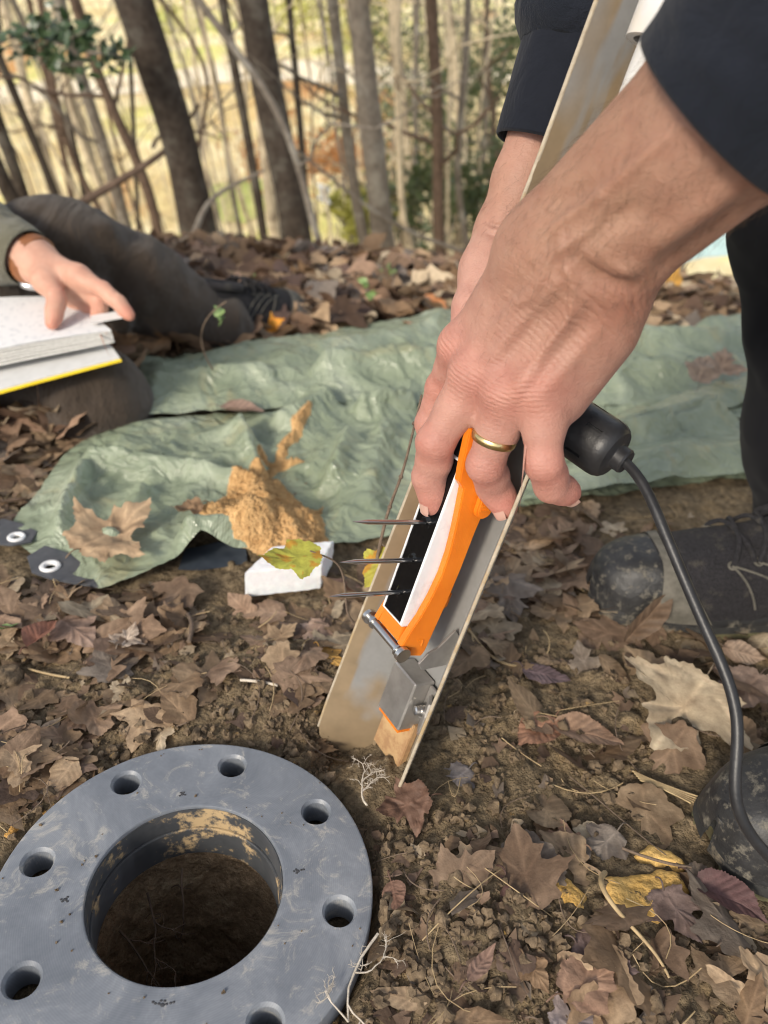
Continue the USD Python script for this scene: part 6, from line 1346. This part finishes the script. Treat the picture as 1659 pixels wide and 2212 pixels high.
def ribbon(name, pxs, half, matn, lift=.06):
    c_ = curve(np.array([hit(*p) for p in pxs]), 80); t = np.gradient(c_, axis=0); s2 = np.stack([-t[:, 1], t[:, 0]], 1); s2 /= np.linalg.norm(s2, axis=1, keepdims=True); rows = []
    for k in np.linspace(-1, 1, 7):
        xy = c_[:, :2] + s2 * half * k; rows.append(np.stack([xy[:, 0], xy[:, 1], _hz(xy) + lift], 1))
    m_ = grid_mesh(np.stack(rows, 1)); v_, q_ = m_
    if np.cross(v_[q_[0, 1]] - v_[q_[0, 0]], v_[q_[0, 2]] - v_[q_[0, 0]])[2] < 0: q_ = q_[:, ::-1]
    obj(name, (v_, q_), matn, smooth=True, kind='structure')
ribbon('track', [(-100, 215), (150, 195), (420, 170), (560, 155), (800, 165), (1100, 160)], 1.5, 'sand_track')
speck('meadow', (.30, .36, .09), (.42, .44, .14), scale=1.2, rough=.95, bump=.1)
ribbon('meadow', [(455, 452), (520, 440), (600, 448)], 1.6, 'meadow', .08)
speck('bark_dark', (.035, .027, .021), (.075, .060, .048), scale=34, rough=.95, bump=.9, bscale=90, dist=.01, c3=(.10, .09, .075), s3=6, spec=.15)
speck('bark_grey', (.13, .11, .09), (.22, .19, .155), scale=30, rough=.95, bump=.8, bscale=90, dist=.01, c3=(.28, .26, .22), s3=5, spec=.15)
speck('bark_pale', (.46, .38, .26), (.62, .53, .38), scale=30, rough=.9, bump=.5, bscale=90, dist=.006, c3=(.26, .21, .15), s3=5, spec=.15)
speck('bark_brown', (.085, .058, .042), (.15, .105, .078), scale=30, rough=.95, bump=.8, bscale=90, dist=.008, spec=.15)
gt = np.random.default_rng(5)
def limb(p0, p1, r0, r1, wob, g_, n=18, sides=9):
    p = np.linspace(p0, p1, n); L_ = np.linalg.norm(np.subtract(p1, p0)); s_ = np.linspace(0, 1, n)
    w_ = np.stack([noise(np.stack([s_ * 5 + g_.uniform(0, 99), 0 * s_, 0 * s_], 1), k) - .5 for k in (1, 2, 3)], 1) * wob * L_ * np.minimum(1, s_ * 6)[:, None]
    return tube(p + w_, np.linspace(r0, r1, n), sides), p + w_
def branching(p, r0, g_, n_b, L_, depth=1, up=.55):
    """bare branches leaving the path p"""
    out = []
    for k in range(n_b):
        i = g_.integers(len(p) // 4, len(p)); a_ = g_.uniform(0, 6.28); d_ = nrm([math.cos(a_), math.sin(a_), g_.uniform(.2, 1.0) * up * 2]); l_ = L_ * g_.uniform(.4, 1.1)
        b, q = limb(p[i], p[i] + d_ * l_, r0 * .38, r0 * .10, .12, g_, 9, 6); out.append(b)
        if depth: out += branching(q, r0 * .4, g_, 3, l_ * .5, depth - 1, up)
    return out
def tree(pb, pt, z, wpx, matn, label, name='tree', bend=None, nb=5, cat_='tree', group=None, L_b=1.6):
    """a trunk through the base pixel pb and the upper pixel pt; z metres in front of the lens; wpx its width in pixels at pb"""
    B = dp(*pb, z); d_ = W(ray(*pt)) - EYE; T = EYE + d_ * ((B[1] - EYE[1]) / d_[1]); ax = nrm(T - B); r = wpx / FOC * z / 2
    foot = B.copy()
    for _ in range(60):
        if foot[2] < ground_z(*foot[:2]) - .05: break
        foot = foot - ax * .06
    g_ = np.random.default_rng(int(pb[0] * 13 + pt[0] * 7) % 99991)
    t = Thing(name, foot, label, cat_, group)
    top = T + ax * 3.2
    if bend: 
        mids = []
        for q in bend: dm = W(ray(*q)) - EYE; mids.append(EYE + dm * ((B[1] - EYE[1]) / dm[1]))
        pts = curve(np.array([foot, B] + mids + [T, T + nrm(T - mids[-1]) * 1.2]), 40)
        tb = tube(pts, np.linspace(r * 1.1, r * .55, 40), 10); path = pts
    else:
        n = 34; s_ = np.linspace(0, 1, n); p = foot + np.outer(s_, top - foot); L_ = np.linalg.norm(top - foot)
        w_ = np.stack([noise(np.stack([s_ * L_ * 1.1 + g_.uniform(0, 99), 0 * s_, 0 * s_], 1), k) - .5 for k in (1, 2)], 1) * np.array([r * .9 + .015, r * .9]); p[:, :2] += w_
        fl = 1 + .5 * np.exp(-s_ * L_ / .25); tb = tube(p, r * np.linspace(1.06, .68, n) * fl, 14); path = p
    v_, f_ = tb; v_ = v_ + (.16 * r * 2 * (fbm(v_ * np.array([9, 9, 2.5]) / max(r / .08, .3), 3, 4) - .5))[:, None] * np.array([1, 1, 0])
    obj('trunk', (v_, f_), matn, t, smooth=True)
    for _ in range(nb):
        obj('branch', cat(branching(path, r, g_, 1, L_b, 1)), matn, t, smooth=60)
    return t
tree((433, 560), (290, 0), 3.9, 66, 'bark_dark', 'thick dark tree trunk rising right of the seated person\'s knee', nb=0)
tree((637, 565), (551, 0), 4.1, 56, 'bark_dark', 'thick dark trunk in the middle of the wood, a pale trunk at its left', nb=0)
tree((838, 545), (781, 0), 5.0, 46, 'bark_grey', 'mottled grey-brown trunk left of the bending person\'s right hand', nb=4)
tree((951, 527), (927, 0), 6.0, 24, 'bark_brown', 'slim reddish-brown trunk nearest the bending person\'s right sleeve', nb=4)
tree((783, 520), (722, 0), 6.5, 24, 'bark_grey', 'slim forked grey trunk left of the mottled grey-brown one', nb=6)
tree((668, 520), (628, 0), 6.0, 14, 'bark_dark', 'thin dark trunk just right of the middle thick trunk', nb=4)
tree((600, 562), (560, 80), 4.9, 24, 'bark_pale', 'pale cream trunk against the left side of the middle thick trunk', nb=2)
tree((578, 545), (482, 0), 5.2, 18, 'bark_dark', 'thin dark trunk left of the pale cream trunk', nb=4)
tree((352, 545), (178, 60), 4.6, 22, 'bark_brown', 'leaning thin brown trunk curving behind the seated person\'s knee', bend=[(305, 370), (250, 250)], nb=3)
tree((700, 560), (430, 0), 3.7, 15, 'bark_grey', 'bent grey sapling arching across the middle thick trunk', bend=[(635, 330), (575, 200), (510, 110)], nb=2)
tree((262, 470), (135, 0), 5.4, 24, 'bark_grey', 'mossy grey trunk behind the leafy holly branch', nb=4)
tree((60, 450), (-40, 150), 4.6, 26, 'bark_dark', 'dark trunk at the left picture edge above the olive sleeve', nb=3)
tree((45, 460), (-30, 280), 4.0, 30, 'bark_dark', 'short-looking dark leaning trunk lowest at the left picture edge', nb=2)
tree((122, 440), (66, 290), 5.0, 18, 'bark_dark', 'dark narrow stub-like trunk over the olive sleeve', nb=2)
tree((150, 420), (75, 60), 6.0, 13, 'bark_brown', 'thin brown trunk between the left trunks and the mossy one', nb=4)
tree((182, 420), (128, 120), 6.4, 11, 'bark_dark', 'very thin dark trunk just left of the mossy trunk', nb=4)
tree((120, 400), (25, 90), 7.5, 20, 'bark_pale', 'pale grey trunk far left among darker ones', nb=4)
tree((300, 480), (283, 120), 5.0, 9, 'bark_dark', 'upright whip of a sapling left of the left thick trunk', nb=3)
tree((425, 480), (380, 40), 7.0, 9, 'bark_brown', 'thin sapling right of the left thick trunk', bend=[(425, 330), (445, 160)], nb=3)
tree((985, 530), (1010, 0), 8.0, 16, 'bark_pale', 'pale straight trunk right of the reddish-brown one', nb=4)
tree((1010, 520), (972, 60), 7.0, 14, 'bark_pale', 'pale trunk with a fork close to the bending person\'s wrist', nb=6)
tree((895, 520), (862, 60), 8.5, 14, 'bark_pale', 'pale trunk between the mottled and the reddish-brown trunks', nb=4)
tree((868, 500), (846, 0), 9.0, 14, 'bark_pale', 'pale thin trunk directly right of the mottled trunk', nb=4)
tree((1475, 530), (1480, 300), 7.0, 14, 'bark_grey', 'trunk seen through the gap under the forearm', nb=2)
def pole(pxs, z, r0, r1, matn, name, label, cat_):
    y0 = dp(*pxs[0], z)[1]; pts = []
    for k, q in enumerate(pxs): d_ = W(ray(*q)) - EYE; pts.append(EYE + d_ * ((y0 + .12 * k - EYE[1]) / d_[1]))
    obj(name, tube(curve(np.array(pts), 40), np.linspace(r0, r1, 40), 8), matn, smooth=60, label=label, category=cat_)
pole([(165, 445), (250, 395), (340, 338), (372, 310), (430, 225)], 3.4, .022, .008, 'bark_brown', 'fallen_branch', 'brown dead branch leaning right from behind the seated person\'s knee', 'branch')
pole([(388, 560), (425, 490), (450, 440), (500, 402), (570, 368)], 3.3, .016, .006, 'bark_grey', 'fallen_branch', 'thin bare branch leaning against the left thick trunk', 'branch')
pole([(640, 325), (720, 388), (830, 470), (920, 515), (1005, 545)], 3.6, .006, .013, 'bark_grey', 'fallen_branch', 'long thin branch slanting down across the mottled trunk', 'branch')
pole([(330, 318), (350, 290), (385, 280), (480, 300)], 3.7, .010, .004, 'bark_brown', 'fallen_branch', 'thin arching branch in front of the left thick trunk', 'branch')
pole([(478, 548), (476, 500)], 6.0, .035, .035, 'bark_grey', 'short_post', 'short grey post on the hillside between the two thick trunks', 'post')
pole([(520, 560), (518, 508)], 6.2, .045, .05, 'bark_dark', 'short_post', 'short dark post just right of the grey post', 'post')
# young trees beyond: one of each kind built, the others are copies of it
protos = []
def proto_tree(k, matn, label, group):
    g_ = np.random.default_rng(900 + k); t = Thing('young_tree', (0, 0, 0), label, 'young tree', group); H_ = g_.uniform(6.5, 8.5); n = 26; s_ = np.linspace(0, 1, n)
    p = np.outer(s_, [g_.normal(0, .35), g_.normal(0, .3), H_]); p[:, :2] += (np.stack([noise(np.stack([s_ * 6 + g_.uniform(0, 99), 0 * s_, 0 * s_], 1), q) - .5 for q in (1, 2)], 1)) * .22; r = g_.uniform(.014, .04)
    obj('trunk', tube(p, np.linspace(r, r * .45, n), 8), matn, t, smooth=True); [obj('branch', cat(branching(p, r, g_, 1, 1.3, 0)), matn, t, smooth=60) for _ in range(8)]; return t
kinds = [('bark_pale', 'pale bare young tree on the hillside below the thick trunks', 'pale young trees on the hillside'), ('bark_pale', 'pale bare young tree on the hillside below the thick trunks', 'pale young trees on the hillside'), ('bark_grey', 'grey bare young tree on the hillside below the thick trunks', 'grey young trees on the hillside'), ('bark_brown', 'brown bare young tree on the hillside below the thick trunks', 'brown young trees on the hillside'), ('bark_pale', 'pale bare young tree on the hillside below the thick trunks', 'pale young trees on the hillside')]
used_p = []
for k in range(120):
    y = 5.5 + 24 * gt.random() ** 1.3; px = gt.uniform(-60, 1090) if gt.random() < .8 else gt.uniform(840, 1090)
    d_ = W(ray(px, 300)) - EYE; x = EYE[0] + d_[0] / d_[1] * y; z = ground_z(x, y) - .08; q = k % 5
    if len(used_p) <= q:
        t = proto_tree(q, *kinds[q]); used_p.append(t); UsdGeom.Xformable(t.prim).GetOrderedXformOps()[0].Set(Gf.Vec3d(x, y, z)); continue
    path = '/World/' + numbered('/World', 'young_tree'); xf = UsdGeom.Xform.Define(stage, path); pr = xf.GetPrim(); pr.GetReferences().AddInternalReference(used_p[q].path); pr.SetInstanceable(True)
    xf.ClearXformOpOrder() if False else None
    ops = UsdGeom.Xformable(pr); ops.SetXformOpOrder([]); ops.AddTranslateOp(opSuffix='place').Set(Gf.Vec3d(x, y, z)); ops.AddRotateZOp(opSuffix='turn').Set(float(gt.uniform(0, 360))); sc_ = float(gt.uniform(.7, 1.25)); ops.AddScaleOp(opSuffix='size').Set(Gf.Vec3f(sc_, sc_, float(gt.uniform(.8, 1.2))))
    cd(pr, kinds[q][1], 'young tree', kinds[q][2])
# undergrowth: dry stems and twigs that nobody could count
mat('brush', {'g': ('geometry', {}), 'r': ('rgb_ramp', {'ramp': [(0, (.50, .40, .23)), (.35, (.66, .56, .34)), (.6, (.72, .64, .44)), (.75, (.48, .29, .12)), (.88, (.34, .36, .12)), (1, (.22, .20, .10))]}), 'p': ('principled_bsdf', {'roughness': .8, 'specular_ior_level': .2}), 't': ('translucent_bsdf', {}), 'm': ('mix_closure', {'fac': .25})},
    [('g.random_per_island', 'r.fac'), ('r.color', 'p.base_color'), ('r.color', 't.color'), ('p.BSDF', 'm.closure1'), ('t.BSDF', 'm.closure2')], surface='m.closure')
nb_ = 12000; yb = 5.0 + 40 * gt.random(nb_) ** .9; pxb = gt.uniform(-120, 1500, nb_); dxy = np.array([W(ray(p, 300)) - EYE for p in pxb]); xb = EYE[0] + dxy[:, 0] / dxy[:, 1] * yb; zb = _hz(np.stack([xb, yb], 1))
hb = gt.uniform(.12, .7, nb_) * (1 + 1.2 * (gt.random(nb_) < .06)); wb_ = gt.uniform(.003, .009, nb_) * (1 + yb / 18); lean = gt.normal(0, .22, (nb_, 2)) * hb[:, None]; an_ = gt.uniform(0, 3.14, nb_)
B0 = np.stack([xb, yb, zb - .05], 1); sx = np.stack([np.cos(an_) * wb_, np.sin(an_) * wb_, 0 * wb_], 1); mid = B0 + np.stack([lean[:, 0] * .35, lean[:, 1] * .35, hb * .6], 1); tp_ = B0 + np.stack([lean[:, 0], lean[:, 1], hb], 1)
Vb = np.stack([B0 - sx, B0 + sx, mid - sx * .8, mid + sx * .8, tp_], 1).reshape(-1, 3); o5 = np.arange(nb_)[:, None] * 5
Fb = np.concatenate([o5 + [0, 1, 3], o5 + [0, 3, 2], o5 + [2, 3, 4]], 0)
obj('undergrowth', (Vb, Fb), 'brush', smooth=False, label='dry straw-coloured undergrowth on the hillside behind the trunks', category='undergrowth', kind='stuff')
# evergreen shrubs on the right, yellowing shrubs at the top
def leafy(name, matn): 
    mat(name, {'g': ('geometry', {}), 'r': ('rgb_ramp', {'ramp': matn}), 'p': ('principled_bsdf', {'roughness': .45}), 't': ('translucent_bsdf', {}), 'm': ('mix_closure', {'fac': .3})}, [('g.random_per_island', 'r.fac'), ('r.color', 'p.base_color'), ('r.color', 't.color'), ('p.BSDF', 'm.closure1'), ('t.BSDF', 'm.closure2')], surface='m.closure')
leafy('evergreen', [(0, (.085, .11, .045)), (.5, (.14, .18, .075)), (.85, (.22, .26, .10)), (1, (.36, .36, .14))]); leafy('yellow_leaves', [(0, (.34, .33, .07)), (.5, (.48, .45, .11)), (1, (.30, .38, .10))]); leafy('russet_leaves', [(0, (.42, .20, .07)), (.5, (.50, .30, .12)), (1, (.36, .26, .12))])
def shrub(px, py, y, w_, h_, n, matn, label, seed, size=.045):
    g_ = np.random.default_rng(seed); d_ = W(ray(px, py)) - EYE; C = EYE + d_ / d_[1] * y; gz = ground_z(C[0], C[1]); t = Thing('shrub', (C[0], C[1], gz), label, 'shrub')
    cl = g_.normal(0, .42, (14, 3)) * [w_, w_, h_] ; c_ = cl[g_.integers(14, size=n)] + g_.normal(0, .16, (n, 3)) * [w_, w_, h_]; P_ = C + c_; P_[:, 2] = np.maximum(P_[:, 2], gz + .05)
    a = g_.normal(0, 1, (n, 3)); a /= np.linalg.norm(a, axis=1, keepdims=True); b = np.cross(a, g_.normal(0, 1, (n, 3))); b /= np.linalg.norm(b, axis=1, keepdims=True); s_ = size * g_.uniform(.6, 1.3, n)[:, None]
    V = np.stack([P_ - a * s_, P_ + b * s_ * .5, P_ + a * s_, P_ - b * s_ * .5], 1).reshape(-1, 3); o = np.arange(n)[:, None] * 4; F = np.concatenate([o + [0, 1, 2], o + [0, 2, 3]], 0)
    obj('foliage', (V, F), matn, t, smooth=False); 
    for k in range(6): obj('stem', limb(np.array([C[0], C[1], gz - .1]) + g_.normal(0, .06, 3) * [1, 1, 0], C + cl[k], .02, .006, .1, g_, 10, 6)[0], 'bark_grey', t, smooth=60)
for i, (px, py, y, w_, h_, n, lab) in enumerate([(1060, 150, 9, .9, 1.0, 1100, 'dark evergreen shrub behind the cuff of the right sleeve'), (960, 230, 11, 1.0, 1.2, 1100, 'dark evergreen shrub left of the right sleeve'), (1010, 330, 8, .7, .8, 800, 'green shrub just left of the right wrist'), (880, 300, 12, .8, 1.2, 800, 'green shrub behind the mottled trunk'), (990, 60, 14, 1.2, 1.2, 1100, 'grey-green shrub at the top beside the sleeve'), (900, 440, 7, .5, .5, 600, 'low green shrub right of the mottled trunk'), (1040, 440, 6, .35, .45, 450, 'dark low evergreen touching the right wrist'), (850, 120, 16, .9, 1.3, 1600, 'thin green shrub right of the mottled trunk, far back')]): shrub(px, py, y, w_, h_, n, 'evergreen', lab, 300 + i)
for i, (px, py, y, w_, h_, n, mt_, lab) in enumerate([(670, 20, 22, 2.2, 1.4, 1600, 'yellow_leaves', 'bright yellow-green shrub at the top of the field'), (820, 15, 26, 2.0, 1.2, 1200, 'yellow_leaves', 'pale yellow-green shrub top right of the field'), (740, 330, 14, 1.4, .8, 1500, 'russet_leaves', 'russet shrub in the field behind the bent sapling'), (560, 330, 18, 1.4, .6, 1000, 'russet_leaves', 'russet bracken clump left of the middle trunk'), (790, 470, 8, .35, .5, 700, 'yellow_leaves', 'yellow-green shrub at the foot of the mottled trunk'), (360, 40, 28, 2.4, 1.2, 900, 'yellow_leaves', 'pale yellowish shrub beyond the left thick trunk')]): shrub(px, py, y, w_, h_, n, mt_, lab, 340 + i, .06)
# holly branch hanging in at the top left
speck('holly', (.020, .040, .016), (.048, .075, .030), scale=50, rough=.32, bump=.15, spec=.5)
hb_ = Thing('holly_branch', dp(-60, 90, 3.0), 'dark green leafy holly branch reaching in at the top left corner', 'branch'); gh = np.random.default_rng(8); y0 = dp(100, 100, 3.0)[1]
def at_y(px, py, dy=0.0): d_ = W(ray(px, py)) - EYE; return EYE + d_ * ((y0 + dy - EYE[1]) / d_[1])
tw = [[(-160, 120), (0, 105), (120, 95), (215, 118)], [(-20, 105), (70, 60), (120, 45)], [(40, 100), (110, 130), (175, 150)], [(110, 96), (170, 75), (195, 60)], [(190, 112), (240, 118), (268, 122)]]
allp = []
for k, q in enumerate(tw):
    pts = curve(np.array([at_y(*p, .12 * math.sin(k + j)) for j, p in enumerate(q)]), 24); obj('twig', tube(pts, np.linspace(.006, .002, 24), 6), 'bark_grey', hb_, smooth=60); allp.append(pts[4:])
allp = np.vstack(allp)
hv_ = [leaf_shape('ovate', 1.0, s, N=18, R=2, curl=.5, crump=.06) for s in range(5)]
for k in range(250):
    i = gh.integers(len(allp)); V, F, _ = hv_[k % 5]; n_ = nrm(np.array([0, -.3, 1]) + gh.normal(0, .6, 3)); V = V * [1, .8, 1] * gh.uniform(.040, .070)
    obj('leaf', (allp[i] + gh.normal(0, .03, 3) + V @ rot_to(n_, gh.uniform(0, 6.28)), F), 'holly', hb_, smooth=True)
# small far things: a white marker on a stake, a pale sheet beyond the leaves at the right
mk = Thing('marker_stake', dp(703, 470, 7.0), 'white ribbon marker on a thin stake in the field right of the middle trunk', 'marker'); a, b = dp(712, 520, 7.0), dp(698, 405, 7.0)
speck('ribbon_white', (.74, .76, .76), (.80, .82, .82), scale=20, rough=.5, bump=.1); obj('stake', tube(curve(np.array([a - [0, 0, .3], (a + b) / 2 + [.02, 0, 0], b]), 12), .012, 7), 'bark_pale', mk, smooth=60)
fu, fv_ = np.meshgrid(np.linspace(-.05, .05, 7), np.linspace(-.09, .09, 11), indexing='ij'); obj('ribbon', grid_mesh(b + np.stack([fu + .02 * np.sin(fv_ * 40), .03 * np.sin(fu * 50 + fv_ * 30), -.06 + fv_], -1)), 'ribbon_white', mk, smooth=True)
speck('pale_blue_sheet', (.40, .56, .52), (.52, .66, .62), scale=6, rough=.5, bump=.2)
uu_, vv_ = np.meshgrid(np.linspace(-.6, .9, 26), np.linspace(-.35, .35, 14), indexing='ij'); cs_ = dp(1560, 500, 4.6); obj('far_sheet', grid_mesh(cs_ + np.stack([uu_, vv_, -.12 + .10 * fbm(np.stack([uu_ * 5, vv_ * 5, 0 * uu_], -1), 3, 2)  + vv_ * -.25], -1)), 'pale_blue_sheet', smooth=True, label='pale blue-green sheet lying beyond the leaves, seen under the forearm', category='sheet')
